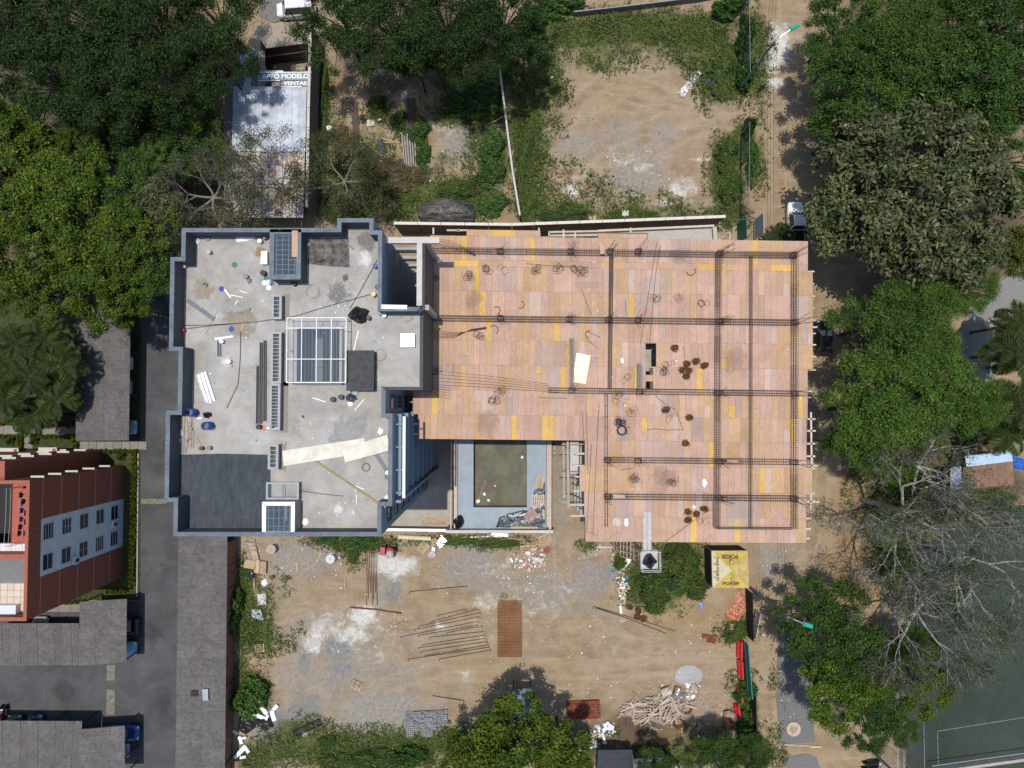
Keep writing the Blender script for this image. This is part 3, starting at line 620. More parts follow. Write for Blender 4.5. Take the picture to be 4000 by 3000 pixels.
for x0, x1, ya, yb in ((1823, 2111, 899, 924), (2337, 2531, 906, 924)):
    x = x0
    while x < x1-2: xb = min(x+96, x1); add_board(x, xb, ya, yb, random.choice((0, 1, 2, 2, 3) if x < 2100 else (0, 1, 3))); x = xb
random.shuffle(boards)
boards.sort(key=lambda b: -(b[0][1][0]-b[0][0][0])*(b[0][2][1]-b[0][1][1])//1500)
rest = MB()
for k, (q, ci) in enumerate(boards):
    z = ZD+jit(.006); pl = P2(q, ZD)
    if k < 300: dbuild(MB().prism(pl, ZD-.028, z), 'board', PLY[ci])
    else: rest.prism(pl, ZD-.028, z, ci)
tag(dbuild(rest, 'board_field', PLY), kind='stuff')
# floors and columns below
fl = [(1690, 945), (3120, 960), (3120, 2095), (2310, 2090), (2310, 1700), (1800, 1690), (1690, 1690)]
for k in range(1, 6):
    z = ZD-2.8*k; P_ = P2(fl, ZD); dbuild(MB().prism(P_, z-.3, z), 'floor_slab', conc)
cols = [(2228, 985), (2382, 985), (2490, 985), (2808, 992), (3095, 998), (2222, 1248), (2375, 1250), (2490, 1252), (2808, 1256), (3098, 1260), (2230, 1526), (2495, 1530), (2803, 1534), (3098, 1536),
        (2370, 1796), (2490, 1798), (2806, 1801), (3095, 1804), (2370, 1938), (2806, 1942), (3095, 1945), (1955, 984), (1955, 1244), (1955, 1560)]
for c_ in cols:
    p = W(*c_, ZD); dbuild(MB().box((p.x, p.y, (ZD-.3)/2-.0), (.45, .45, ZD-.62)), 'column', conc)
# formwork joists that stick out beyond the deck, and props in the open bay by the pool
jm = mat('pale_joist', (.5, .42, .34), .8, .12, 3, obj=.1)
for (x0, y0, x1, y1, w_) in [(3150, 1061, 3180, 1061, .12), (3150, 1109, 3180, 1109, .1), (3150, 1157, 3183, 1157, .12), (3150, 1204, 3181, 1204, .08), (3150, 1250, 3185, 1251, .1), (3150, 1278, 3191, 1278, .14), (3150, 1303, 3185, 1303, .1),
        (3150, 1347, 3187, 1347, .12), (3150, 1392, 3187, 1393, .12), (3150, 1445, 3186, 1445, .1), (3140, 1528, 3173, 1528, .12), (3140, 1553, 3166, 1553, .1), (3140, 1637, 3184, 1637, .14), (3140, 1683, 3186, 1683, .14), (3140, 1733, 3184, 1733, .14), (3140, 1782, 3184, 1782, .14),
        (3140, 1819, 3193, 1819, .14), (3140, 1830, 3183, 1830, .1), (3140, 1927, 3182, 1927, .14), (3140, 1960, 3200, 1960, .14), (3140, 2025, 3169, 2025, .14), (3140, 2066, 3166, 2066, .14), (3140, 2103, 3162, 2103, .14),
        (3167, 1610, 3170, 1830, .14), (3166, 1930, 3166, 1990, .14), (2290, 1772, 2245, 1772, .16), (2290, 1819, 2238, 1819, .14), (2270, 1862, 2248, 1862, .12), (2270, 1917, 2240, 1917, .14), (2290, 1972, 2226, 1972, .16), (2290, 2015, 2228, 2015, .14),
        (2070, 905, 2070, 925, .14), (1693, 915, 1693, 890, .14), (1790, 905, 1790, 895, .12), (1745, 900, 1830, 900, .14), (2105, 890, 2105, 915, .12), (2201, 897, 2201, 930, .14), (2246, 905, 2246, 930, .12), (2463, 890, 2463, 912, .14),
        (1650, 1570, 1598, 1570, .12), (1650, 1611, 1604, 1611, .12), (1650, 1656, 1617, 1656, .12), (1650, 1695, 1617, 1695, .12)]:
    dbuild(MB().bar(W(x0, y0, ZD-.11), W(x1, y1, ZD-.11), w_, .1), 'joist', jm)
for k, z in enumerate((13.6, 9.4)):
    for yy in ((1745, 1860, 1985) if k == 0 else (1800, 1920)):
        p = W(2262, yy, ZD); dbuild(MB().bar((p.x-1.2, p.y, z), (p.x+.8, p.y, z), .1, .12), 'joist', wood_g)
    p, q = W(2258, 1730, ZD), W(2262, 2010, ZD); dbuild(MB().bar((p.x-.6, p.y, z+.12), (q.x-.6, q.y, z+.12), .2, .04), 'walk_board', conc)
p, q = W(2240, 1722, 12), W(2240, 1850, 12)
dbuild(MB().bar((p.x+.1, p.y, 11.9), (q.x+.1, q.y, 11.9), .8, .1), 'edge_slab', conc_l)
# bamboo scaffold rack and tiled walkway at the north edge
for a, c_, w_ in (((2145, 907), (2337, 903), .16), ((2145, 922), (2337, 920), .12), ((2145, 903), (2145, 925), .14), ((2790, 888), (2795, 940), .3), ((2337, 902), (2790, 882), .18)):
    dbuild(MB().bar(W(*a, ZD-2.4), W(*c_, ZD-2.4), w_, .12), 'scaffold_ledger', jm)
dbuild(MB().prism(P2([(2150, 908), (2560, 898), (2785, 888), (2785, 960), (2150, 950)], ZD-2.75), ZD-2.8, ZD-2.75), 'walkway', mat('tiled_walkway', (.4, .37, .33), .8, .1, 4))

# ---------------------------------------------------------------- reinforcement on the deck
def cage(x0, y0, x1, y1, wd, label, sp=.2, hgt=.38, n_t=3, lap=()):
    p, q = W(x0, y0, ZD+.04), W(x1, y1, ZD+.04); d = q-p; Ln = d.length; an = math.atan2(d.y, d.x)
    t = thing('beam_cage', label, 'rebar cage', p, an, 'reinforcement cages laid out on the deck')
    for zz in (.03, hgt):
        for k in range(n_t):
            y = -wd/2+wd*k/(n_t-1)
            MB().tube([(0, y, zz), (Ln/2, y+jit(.02), zz+jit(.01)), (Ln, y, zz)], .015, 4).build('longitudinal_bar', rebar_m, t)
    s_ = MB(); x = .1
    while x < Ln:
        dense = any(a < x/Ln < b_ for a, b_ in lap); j = jit(.02); h2 = wd/2+.03
        pts = [(x+j, -h2, 0), (x+j, h2, 0), (x-j, h2, hgt+.03), (x-j, -h2, hgt+.03), (x+j, -h2, 0)]
        for a, b_ in zip(pts, pts[1:]): s_.tube([a, b_], .0085, 3, cap=False)
        x += sp*(.5 if dense else 1)
    tag(s_.build('stirrup', rebar_m, t), kind='stuff'); return t
cage(1690, 979, 3112, 999, .42, 'long beam cage nearest the boundary wall, running the whole length of the deck', lap=((.1, .16), (.25, .4), (.55, .7), (.85, 1)))
cage(1682, 1243, 3112, 1261, .42, 'long beam cage over the deck just above the dark floor opening', lap=((.12, .4), (.5, .6), (.72, .82)))
cage(2140, 1524, 3112, 1537, .4, 'long beam cage running just below the dark floor opening', lap=((.2, .45), (.66, .8)))
cage(2360, 1795, 3112, 1804, .42, 'beam cage across the lower deck, second from the yard edge', lap=((0, .1), (.3, .5), (.55, .72)))
cage(2360, 1938, 3112, 1946, .42, 'beam cage across the deck closest to the yard edge', lap=((0, .12), (.5, .7)))
cage(2798, 2061, 3090, 2063, .12, 'slim cage closing the corner of the deck by the yard', .12, .2, 2)
cage(2387, 1000, 2380, 1520, .26, 'narrow cross cage left of the floor opening', .14, .3, 3, ((0, .3),))
cage(2367, 1538, 2367, 2058, .2, 'open ladder like cage with few stirrups beside the pool bay', .9, .25, 2)
cage(2803, 985, 2797, 2064, .4, 'wide cross cage between the floor opening and the street side', lap=((0, .2), (.3, .4), (.5, .62), (.75, 1)))
cage(2931, 1000, 2928, 2062, .16, 'slim cross cage between two wide cross cages', .12, .3, 2)
cage(3100, 992, 3099, 2064, .42, 'wide cross cage along the street edge of the deck', lap=((.1, .3), (.4, .6), (.8, 1)))
side = ['boundary wall beam', 'upper long beam', 'middle long beam', 'lower beam', 'yard beam']
def starter(x, y, label, hgt=3.3, nb=4, lean=.3):
    p = W(x, y, ZD+.02); t = thing('column_starter', label, 'rebar', p, 0, 'column starter bars standing on the deck')
    for i in range(nb):
        for j in (0, 1):
            bx, by = -.2+.4*i/(nb-1), -.16+.32*j; h_ = hgt*random.uniform(.8, 1.05); lx, ly = jit(lean), jit(lean)
            pts = [(bx, by, 0), (bx+lx*.3, by+ly*.3, h_*.5), (bx+lx, by+ly, h_)]
            if random.random() < .6: pts.append((bx+lx+.18, by+ly+.05, h_-.02))
            MB().tube(pts, .015, 4).build('bar', rebar_m, t)
    s_ = MB()
    for z in (.1, .2, .3, .4, .55):
        for a, b_ in (((-.24, -.2), (.24, -.2)), ((.24, -.2), (.24, .2)), ((.24, .2), (-.24, .2)), ((-.24, .2), (-.24, -.2))): s_.tube([(*a, z), (*b_, z)], .012, 3, cap=False)
    tag(s_.build('tie', rebar_m, t), kind='stuff')
where = ['third', 'fourth', 'fifth', 'sixth', 'last']
for i, c_ in enumerate(cols[:21]):
    r_ = 0 if i < 5 else 1 if i < 10 else 2 if i < 14 else 3 if i < 18 else 4
    k = i-(0, 5, 10, 14, 18)[r_]; ordn = ['first', 'second', 'third', 'fourth', 'fifth'][k]
    starter(*c_, f'{ordn} clump of upright starter bars counted along the {side[r_]} towards the street', hgt=3.4 if r_ < 2 else 2.9)
starter(1955, 984, 'upright starter bars on the boundary wall beam nearest the finished block', 1.6); starter(1955, 1244, 'upright starter bars on the upper long beam nearest the finished block', 1.6)
gmesh = mat('grey_lattice_steel', (.3, .3, .3), .6, .2, 6)
for x, y0, y1, lb in ((2231, 1322, 1518, 'grey lattice wall cage next to the pale plywood sheet'), (2494, 1420, 1522, 'short grey lattice wall cage beside the floor opening')):
    p, q = W(x, y0, ZD), W(x, y1, ZD); t = thing('wall_cage', lb, 'rebar cage', p); Ln = p.y-q.y
    for zz in (.05, .7):
        for xx in (-.15, 0, .15): MB().tube([(xx, 0, zz), (xx, -Ln, zz)], .02, 4).build('longitudinal_bar', gmesh, t)
    s_ = MB(); y = 0
    while y < Ln:
        s_.tube([(-.17, -y, .03), (.17, -y-.1, .75)], .014, 3, cap=False); s_.tube([(.17, -y, .03), (-.17, -y-.12, .75)], .014, 3, cap=False); s_.tube([(-.17, -y, .75), (.25+jit(.3), -y-.05, .8+random.random()*.4)], .012, 3, cap=False); y += .11
    tag(s_.build('lattice', gmesh, t), kind='stuff')
# loose bars
def rod(name, label, pts, z, r=.016, m_=rebar_m, cat='bar', group=None):
    q = [W(x, y, z+r) for x, y in pts]; c_ = q[0].copy(); o_ = MB().tube(q, r, 4).build(name, m_, local=c_); return tag(o_, label, cat, group)
lbz = [([(2567, 945), (2555, 1010), (2502, 1345)], 'long bent bar crossing two long beams towards the floor opening'), ([(2580, 960), (2560, 1080), (2537, 1340)], 'second long bar beside the bent one, ending at the floor opening'),
       ([(2272, 1130), (2310, 1231)], 'hooked bar on the deck between the two upper long beams'), ([(2289, 1293), (2346, 1318)], 'short bar above the pale plywood sheet'), ([(2287, 1320), (2335, 1361)], 'slanting short bar right next to the pale plywood sheet'),
       ([(2291, 1606), (2297, 1850)], 'long straight bar near the pool bay edge'), ([(2310, 1735), (2292, 2080), (2320, 2082)], 'bar with hooked end running down beside the pool bay'), ([(2340, 1575), (2326, 1850), (2316, 2090), (2336, 2088)], 'longest hooked bar running down next to the ladder like cage'),
       ([(2105, 1541), (2107, 1553), (2215, 1556)], 'hooked bar lying below the lattice wall cage'), ([(1770, 1420), (1770, 1470)], 'short upright U bar near the finished block'), ([(2264, 1613), (2275, 1610), (2280, 1718)], 'bent bar over the yellow board at the pool edge'),
       ([(2422, 1834), (2477, 1830)], 'short pale bar above a stirrup pile on the lower deck'), ([(2600, 2115), (2760, 1998), (2790, 1990)], 'thin cable slanting over the lower deck to the wide cross cage'), ([(2560, 1545), (2600, 1580), (2640, 1600), (2668, 1680)], 'curly wire on the boards below the middle long beam'),
       ([(2523, 1680), (2560, 1675), (2610, 1680), (2672, 1678)], 'loose tie wire on the boards in the middle of the deck'), ([(2055, 1030), (2150, 1038), (2300, 1044)], 'straight bar over the narrow cross boards'), ([(2670, 1353), (2674, 1395)], 'thin bar near the rusty stirrups'),
       ([(2443, 1175), (2447, 1235)], 'short wooden toned bar by the narrow cross cage'), ([(2783, 1952), (2785, 2055)], 'bar lying alongside the wide cross cage near the yard')]
for pts, lb in lbz: rod('steel_bar', lb, pts, ZD+.01, .018, group='loose bars on the deck')
for k in range(5):
    rod('steel_bar', f'{["topmost","second","third","fourth","lowest"][k]} of the thin bars fanning from the finished block below the upper long beam', [(1682, 1290+k*8), (1780, 1300+k*4), (1840, 1294-k*2), (1900, 1285-k*2)], ZD+.02+.02*k, .014, group='loose bars on the deck')
    rod('steel_bar', f'{["topmost","second","third","fourth","lowest"][k]} of the thin bars fanning from the finished block to the middle long beam', [(1682, 1446+k*14), (1900, 1468+k*11), (2140+k*10, 1500+k*8)], ZD+.02+.02*k, .012, group='loose bars on the deck')
    rod('steel_bar', f'{["topmost","second","third","fourth","lowest"][k]} of the curved bars hanging off the concrete frame onto the deck', [(1690, 932+k*6), (1760, 940+k*7), (1820, 968+k*4), (1856, 990+k*2)], ZD+.45-.05*k, .014, group='loose bars on the deck')
    rod('steel_bar', f'{["topmost","second","third","fourth","lowest"][k]} of the straight bars in the deck corner below the finished block', [(1678, 1508+k*7), (1760, 1516+k*11)], ZD+.02+.02*k, .014, group='loose bars on the deck')
def stirrup_pile(x, y, n_, label, m_=rebar_m, r=.28, z=ZD, sp=.3, flat=False, group='stirrup piles on the deck', thick=.012):
    p = W(x, y, z+.005); t = MB()
    for k in range(n_):
        a = random.uniform(0, PI); cx, cy = jit(sp), jit(sp*.7); zz = .012+.018*k*(0 if flat else 1); w1, h1 = r*random.uniform(.7, 1.1), r*random.uniform(.5, .8); tl = jit(.15)
        c4 = [(cx+w1*i*math.cos(a)-h1*j*math.sin(a), cy+w1*i*math.sin(a)+h1*j*math.cos(a), zz+abs(tl)*(i+1)*.3) for i, j in ((-1, -1), (1, -1), (1, 1), (-1, 1))]
        for q in range(4): t.tube([c4[q], c4[(q+1) % 4]], thick, 3)
    o_ = t.build('stirrup_bundle', m_); o_.location = p; return tag(o_, label, 'stirrups', group)
sp_list = [(2090, 1057, 8, 'tangled dark stirrup pile under the narrow cross boards, nearest the finished block side'), (2178, 1050, 7, 'round dark stirrup pile second from the finished block'), (2251, 1055, 6, 'stirrup pile left of its twin under the yellow cross boards'), (2273, 1062, 7, 'stirrup pile right of its twin under the yellow cross boards'),
    (1836, 1078, 8, 'upright oval stirrup coil near the finished block'), (1904, 1055, 8, 'compact dark stirrup heap near the finished block'), (1965, 1052, 2, 'two loose open stirrups beside a compact dark heap'), (1870, 1310, 6, 'stirrup pile at the tips of the fanning bars'),
    (2560, 1166, 5, 'open stirrups crossed by the long bent bar'), (2642, 1163, 3, 'three loose stirrups on a yellow board'), (2750, 1193, 4, 'small crumpled stirrup knot near the wide cross cage'), (1954, 1523, 6, 'open cube like stirrups in the corner by the finished block'), (1933, 1559, 8, 'small stirrup heap in the corner by the finished block'),
    (2407, 1545, 5, 'stirrup heap on the grey board by the ladder like cage'), (2411, 1577, 2, 'square stirrup alone on the grey board'), (2463, 1606, 5, 'stirrups resting on a yellow board'), (2479, 1866, 11, 'large barrel shaped stirrup pile on the lower deck'), (2626, 1880, 8, 'scattered tall stirrup pile on the lower deck'),
    (2744, 2038, 3, 'open stirrups near the yard edge of the deck'), (2445, 1478, 3, 'lone open stirrups right of the narrow cross cage'), (2610, 1420, 3, 'three loose square stirrups above the rusty bundles'), (2601, 1448, 8, 'dark square stirrup heap by the rusty bundles'), (1702, 1446, 6, 'open square stirrups against the finished block'), (2623, 1633, 2, 'single square stirrup in the middle of the deck')]
for x, y, n_, lb in sp_list: stirrup_pile(x, y, n_, lb)
rs = mat('rusted_links', (.1, .045, .015), .85, .3, 7)
for x, y, n_, lb in [(2633, 1360, 13, 'rusty wing shaped stirrup bundle just right of the floor opening'), (2716, 1412, 12, 'rusty hourglass bundle of stirrups'), (2748, 1428, 12, 'rusty bundle of stirrups closest to the wide cross cage'), (2680, 1424, 10, 'topmost of the rusty bundles packed together'), (2667, 1446, 10, 'left one of the rusty bundles packed together'), (2690, 1446, 10, 'right one of the rusty bundles packed together'), (2680, 1470, 11, 'lowest of the rusty bundles packed together'),
        (2599, 1602, 14, 'rusty flat bundle alone below the middle long beam'), (2692, 1631, 11, 'rusty bundle with a loose wire loop'), (2678, 1730, 12, 'rusty bundle alone in the middle of the deck'), (2687, 1997, 13, 'rusty bundle left of the white packet near the yard edge'), (2719, 2006, 11, 'rusty bundle under the white packet near the yard edge'), (2750, 1988, 13, 'rusty double bundle right of the white packet near the yard edge'), (2685, 2029, 14, 'rusty oval bundle lowest on the deck')]:
    stirrup_pile(x, y, n_, lb, rs, .2, sp=.16, group='rusty stirrup bundles on the deck', thick=.02)
stirrup_pile(2423, 1645, 22, 'dark twisted heap of cable and wire above the coil', mat('dark_wire', (.03, .03, .035), .6, .3, 5), .26, sp=.3)
def ring(x, y, r, lb, a0=0, a1=2*PI, tk=.05, n_=4, z=ZD, m_=rebar_m):
    t = MB(); N = 18
    for k in range(n_): t.tube([(r*(1-.08*k)*math.cos(a0+(a1-a0)*i/N), r*(1-.08*k)*math.sin(a0+(a1-a0)*i/N), .04+.03*(k % 2)) for i in range(N+1)], tk*.5, 4)
    o_ = t.build('wire_coil', m_); o_.location = W(x, y, z); tag(o_, lb, 'coil', 'coils and hooks')
ring(2429, 1681, .42, 'round coil of tie wire in the middle of the deck', n_=4)
for x, y, r, a, lb in ((2454, 1681, .28, 1, 'half open hook right of the wire coil'), (2698, 1058, .38, 3.3, 'open hook near the wide cross cage'), (2034, 1191, .3, 4.2, 'open hook on the boards between the upper beams'), (2301, 1306, .3, 1.2, 'open hook above the pale plywood sheet'), (1930, 1288, .35, 5.2, 'open hook at the tips of the fanning bars'), (1940, 1212, .3, 5, 'open hook against the upper long beam by the finished block')): ring(x, y, r, lb, a, a+3.6, .06, 1)
# sheets, papers, boards left on the deck
def slab(name, label, pts, z, th, m_, cat, group=None, lift=0):
    q = P2(pts, z); c_ = (q[0][0], q[0][1], z); o_ = MB().prism(q, z, z+th).build(name, m_, local=c_)
    if lift: o_.rotation_euler = (R(lift), 0, 0)
    return tag(o_, label, cat, group)
slab('plywood_sheet', 'pale shiny plywood sheet lying askew on the deck', [(2251, 1378), (2307, 1389), (2287, 1500), (2235, 1491)], ZD+.03, .018, mat('film_plywood', (.74, .6, .36), .25, .08, 2, c2=(.78, .68, .5), spec=.6), 'plywood')
slab('paper_sheet', 'white paper sheet right of the narrow cross cage', [(2424, 1401), (2435, 1400), (2437, 1417), (2426, 1418)], ZD+.01, .004, white, 'paper')
slab('paper_sheet', 'white square card by the concrete frame', [(1707, 1011), (1722, 1010), (1725, 1025), (1711, 1028)], ZD+.01, .02, white, 'paper')
cloth = mat('white_cloth', (.78, .79, .8), .8, .06, 8, .4)
def cloth_item(name, label, x, y, w_, h_, z, m_, cat='cloth', ht=.12, rz=0, group=None, n_=7):
    """crumpled sheet or bag: a bumpy closed blob with irregular outline"""
    t = MB(); N = 14; vs = [(0, 0, ht)]; rad = [random.uniform(.72, 1.12) for _ in range(N)]
    for rr, zz in ((.45, ht*1.0), (.8, ht*.75), (1, .012)):
        for k in range(N):
            a = 2*PI*k/N; vs.append((w_/2*rr*rad[k]*math.cos(a), h_/2*rr*rad[k]*math.sin(a), max(.01, zz*random.uniform(.55, 1.15))))
    fs = [(0, 1+k, 1+(k+1) % N) for k in range(N)]
    for q in range(2):
        for k in range(N): fs.append((1+q*N+k, 1+(q+1)*N+k, 1+(q+1)*N+(k+1) % N, 1+q*N+(k+1) % N))
    fs.append(tuple(1+2*N+k for k in range(N))[::-1])
    o_ = t.add(vs, fs).build(name, m_); o_.location = W(x, y, z); o_.rotation_euler = (0, 0, rz); return tag(o_, label, cat, group)
cloth_item('plastic_bag', 'white plastic bag on the boards left of the wide cross cage', 2752, 1886, .45, .75, ZD, cloth, 'bag'); cloth_item('plastic_bag', 'white plastic bag near the ramp on the lower deck', 2447, 2040, .42, .75, ZD, cloth, 'bag')
cloth_item('packet', 'white packet among the rusty bundles near the yard edge', 2710, 1981, .32, .45, ZD, white, 'packet', .15); cloth_item('green_cloth', 'dull green cloth against the finished block', 1705, 1087, .6, .5, ZD, mat('green_cloth', (.1, .16, .12), .9, .2, 6, .3), 'cloth')
cloth_item('cement_spill', 'pinkish cement crumbs on a yellow board', 2409, 2040, .75, .8, ZD, mat('cement_crumb', (.5, .4, .38), .9, .3, 9, .5), 'rubble', .05)
cloth_item('plastic_sack', 'white sack against the wall of the finished block', 1680, 1103, .5, .8, ZD, cloth, 'sack', .3)
for k, (x, y) in enumerate([(2394, 1930), (2446, 1928)]): slab('board_offcut', ['plywood offcut lying over the start of the yard beam cage', 'plywood offcut above the yard beam cage'][k], [(x, y), (x+46, y+3), (x+48, y+16), (x+2, y+18)] if k == 0 else [(x+10, y-20), (x+30, y-22), (x+32, y-14), (x+12, y-12)], ZD+.45 if k == 0 else ZD+.01, .02, PLY[5], 'plywood')
for lb, q in (('plywood offcut lying over the boundary wall beam', [(2341, 950), (2356, 949), (2364, 990), (2345, 994)]), ('plywood offcut over the lower beam by the street', [(2838, 1796), (2883, 1797), (2883, 1808), (2838, 1807)]), ('loose plywood board on the boards below the pale sheet row', [(2003, 1307), (2093, 1311), (2093, 1322), (2003, 1319)]), ('tilted offcut with a wooden offcut above the upper long beam', [(2247, 1103), (2340, 1100), (2340, 1123), (2248, 1125)])): slab('board_offcut', lb, q, ZD+.42 if 'over' in lb and 'row' not in lb else ZD+.01, .02, PLY[0], 'plywood', 'plywood offcuts')
# steel loading ramp, hoist platform and scaffold stair at the yard side
rmp = thing('loading_ramp', 'two grey steel planks bridging from the deck to the hoist platform', 'ramp', W(2527, 2070, ZD))
for k, (xa, xb) in enumerate(((2511, 2526), (2527.5, 2543))):
    q = P2([(xa, 1998+k*2), (xb, 1998+k*2), (xb+1, 2148), (xa+1, 2148)], ZD+.02); MB().prism(q, ZD+.02, ZD+.07).build('plank', mat('steel_plank', (.4, .38, .35), .55, .15, 4, metal=.2), rmp, local=rmp.location)
zt = 15.6
plat = thing('hoist_platform', 'timber hoist platform with rails standing outside the yard edge of the deck', 'platform', W(2535, 2185, 0))
def pb(mb, nm, m_): return mb.build(nm, m_, plat, local=plat.location)
pb(MB().prism(P2([(2498, 2146), (2568, 2146), (2570, 2222), (2500, 2222)], zt), zt-.06, zt), 'floor_boards', mat('platform_ply', (.5, .43, .37), .8, .12, 3))
for x, y in ((2497, 2146), (2569, 2146), (2571, 2222), (2499, 2222)):
    p = W(x, y, zt); pb(MB().box((p.x, p.y, (zt+.9)/2), (.1, .1, zt+.9)), 'post', wood_g)
for a, c_ in (((2497, 2146), (2569, 2146)), ((2569, 2146), (2571, 2222)), ((2571, 2222), (2499, 2222)), ((2499, 2222), (2497, 2146))):
    for dz in (.5, .95): pb(MB().bar(W(*a, zt+0)+Vector((0, 0, dz)), W(*c_, zt)+Vector((0, 0, dz)), .05, .05), 'rail', steel_g)
    for z in (3, 6, 9, 12): 
        A, B = W(*a, zt), W(*c_, zt); pb(MB().bar((A.x, A.y, z), (B.x, B.y, z), .08, .08), 'ledger', wood_g); pb(MB().bar((A.x, A.y, z), (B.x, B.y, z+3), .05, .05), 'brace', wood_g)
blue_tarp = mat('dark_blue_plastic', (.012, .018, .04), .3, .3, 3, .5, spec=.5, bscale=4)
cloth_item('rubbish_sack', 'large dark blue plastic sack tied on the hoist platform', 2536, 2190, 1.35, 1.3, zt, blue_tarp, 'sack', .8)
sc_ = thing('scaffold_stair', 'brown timber scaffold lattice between the deck edge and the hoist platform', 'scaffold', W(2460, 2150, 0))
for i in range(6):
    for j in range(4):
        p = W(2424+i*13, 2112+j*20+i*3, 12.5); MB().box((p.x, p.y, 6.2), (.07, .07, 12.4)).build('post', wood_g, sc_, local=sc_.location)
for k in range(7):
    z = 1.6+k*1.75
    for j in range(4):
        a, c_ = W(2424, 2112+j*20, 12.5), W(2489, 2127+j*20, 12.5); MB().bar((a.x, a.y, z+j*.2), (c_.x, c_.y, z+j*.2), .07, .06).build('ledger', wood_g, sc_, local=sc_.location)
    for i in range(6):
        a, c_ = W(2424+i*13, 2112+i*3, 12.5), W(2424+i*13, 2172+i*3, 12.5); MB().bar((a.x, a.y, z+.3), (c_.x, c_.y, z+.3), .06, .06).build('ledger', wood, sc_, local=sc_.location)
# ================================================================ pool podium between the two blocks
ZK = 2.0
deck_m = mat('pool_deck_paint', (.27, .32, .38), .7, .07, .8, .15, c2=(.3, .35, .4), detail=8)
pool = thing('swimming_pool', 'empty swimming pool in a blue grey deck between the two blocks', 'pool', W(1960, 1880))
def pbuild(mb, nm, m_, par=None, **k): return mb.build(nm, m_, par or pool, local=pool.location, **k)
po = squared(P2([(1789, 1600), (2134, 1600), (2134, 2064), (1789, 2064)], ZK)); pi_ = squared(P2([(1851, 1640), (2058, 1640), (2058, 1982), (1848, 1982)], ZK))
pbuild(MB().prism(po, ZK-.35, ZK, 0, holes=[pi_]), 'deck', deck_m)
pbuild(MB().prism(pi_, .3, ZK-1.2), 'pool_floor', mat('muddy_pool_floor', (.085, .078, .045), .6, .2, .7, .1, c2=(.12, .11, .075), detail=8))
x0, x1, y0, y1 = min(p[0] for p in pi_), max(p[0] for p in pi_), min(p[1] for p in pi_), max(p[1] for p in pi_)
for a in ((x0-.15, y0-.15, x0, y1), (x1, y0-.15, x1+.15, y1), (x0, y0-.15, x1, y0)): pbuild(MB().prism(rect(*a), .3, ZK-.352), 'pool_wall', conc_d)
o = MB(); X0, X1, Y0 = min(p[0] for p in po), max(p[0] for p in po), min(p[1] for p in po)
sw = pbuild(MB().prism(rect(X0-1.2, Y0-.22, X1+.6, Y0-.003), 0, ZK+1.0), 'south_wall', deck_m); pbuild(MB().prism(rect(X0-1.25, Y0-.27, X1+.65, Y0+.03), ZK+1.0, ZK+1.06), 'coping', conc_l, sw)
tb = mat('rendered_beam', (.5, .41, .35), .85, .12, 2, .1)
for a, c_, w_, zz in (((1780, 1640), (1780, 2060), .36, ZK+.25), ((1764, 1640), (1762, 2066), .14, ZK+.3), ((2139, 1640), (2139, 2058), .2, ZK+.12), ((2149, 1640), (2148, 2066), .3, ZK+.3)):
    pbuild(MB().bar(W(*a, zz), W(*c_, zz), w_, .4), 'edge_beam', tb)
pbuild(MB().bar(W(1772, 1640, ZK-.9), W(1771, 2066, ZK-.9), .1, .1), 'gully', rust)
pbuild(MB().bar(W(2149, 1640, ZK-.8), W(2148, 2066, ZK-.8), .26, 1.6), 'side_wall', conc_d)
tarp_k = mat('crumpled_black_sheet', (.02, .024, .032), .35, .5, 2.5, .9, c2=(.06, .075, .1), spec=.5, bscale=3)
def drape(name, label, pts, z, h, m_, cat='tarpaulin', n_=16, amp=.06, group=None):
    """wrinkled sheet over an outline: fine grid clipped to the polygon, with ridges and a turned down edge"""
    pl = P2(pts, z); cx = sum(p[0] for p in pl)/len(pl); cy = sum(p[1] for p in pl)/len(pl); bm = bmesh.new()
    f = bm.faces.new([bm.verts.new((p[0]-cx, p[1]-cy, 0)) for p in pl]); bmesh.ops.triangulate(bm, faces=[f]); 
    for _ in range(n_):
        es = [e for e in bm.edges if e.calc_length() > .28]
        if not es: break
        bmesh.ops.subdivide_edges(bm, edges=es, cuts=1); bmesh.ops.triangulate(bm, faces=bm.faces[:])
    ph = random.random()*9; nl_ = len(pl)
    def dedge(x, y):
        best = 9
        for i in range(nl_):
            ax, ay = pl[i][0]-cx, pl[i][1]-cy; bx, by = pl[(i+1) % nl_][0]-cx, pl[(i+1) % nl_][1]-cy; L2 = (bx-ax)**2+(by-ay)**2+1e-9; t_ = max(0, min(1, ((x-ax)*(bx-ax)+(y-ay)*(by-ay))/L2)); best = min(best, math.hypot(x-ax-t_*(bx-ax), y-ay-t_*(by-ay)))
        return best
    for v in bm.verts:
        edge = v.is_boundary
        k = abs(math.sin(v.co.x*3.1+v.co.y*1.7+ph)*math.sin(v.co.y*2.6-v.co.x*.9+ph*2))
        v.co.z = .015 if edge else (h*random.uniform(.75, 1.1) if h < .5 else h*min(1, dedge(v.co.x, v.co.y)/1.1)**.55+jit(.03))+amp*k; v.co.x += jit(.02); v.co.y += jit(.02)
    me = bpy.data.meshes.new(name); bm.to_mesh(me); bm.free(); me.materials.append(m_)
    ob = bpy.data.objects.new(name, me); COL.objects.link(ob); ob.location = (cx, cy, z); return tag(ob, label, cat, group)
drape('black_sheet', 'crumpled black plastic sheet covering the corner of the pool deck', [(1937, 2060), (1950, 2020), (1992, 2004), (2040, 1992), (2070, 1997), (2088, 1915), (2115, 1900), (2130, 1880), (2130, 2061)], ZK+.004, .06, tarp_k)
cloth_item('black_sack', 'black plastic sack slumped over the pool edge beam', 1790, 2040, 1.2, 1.5, ZK+.3, black, 'sack', .4)
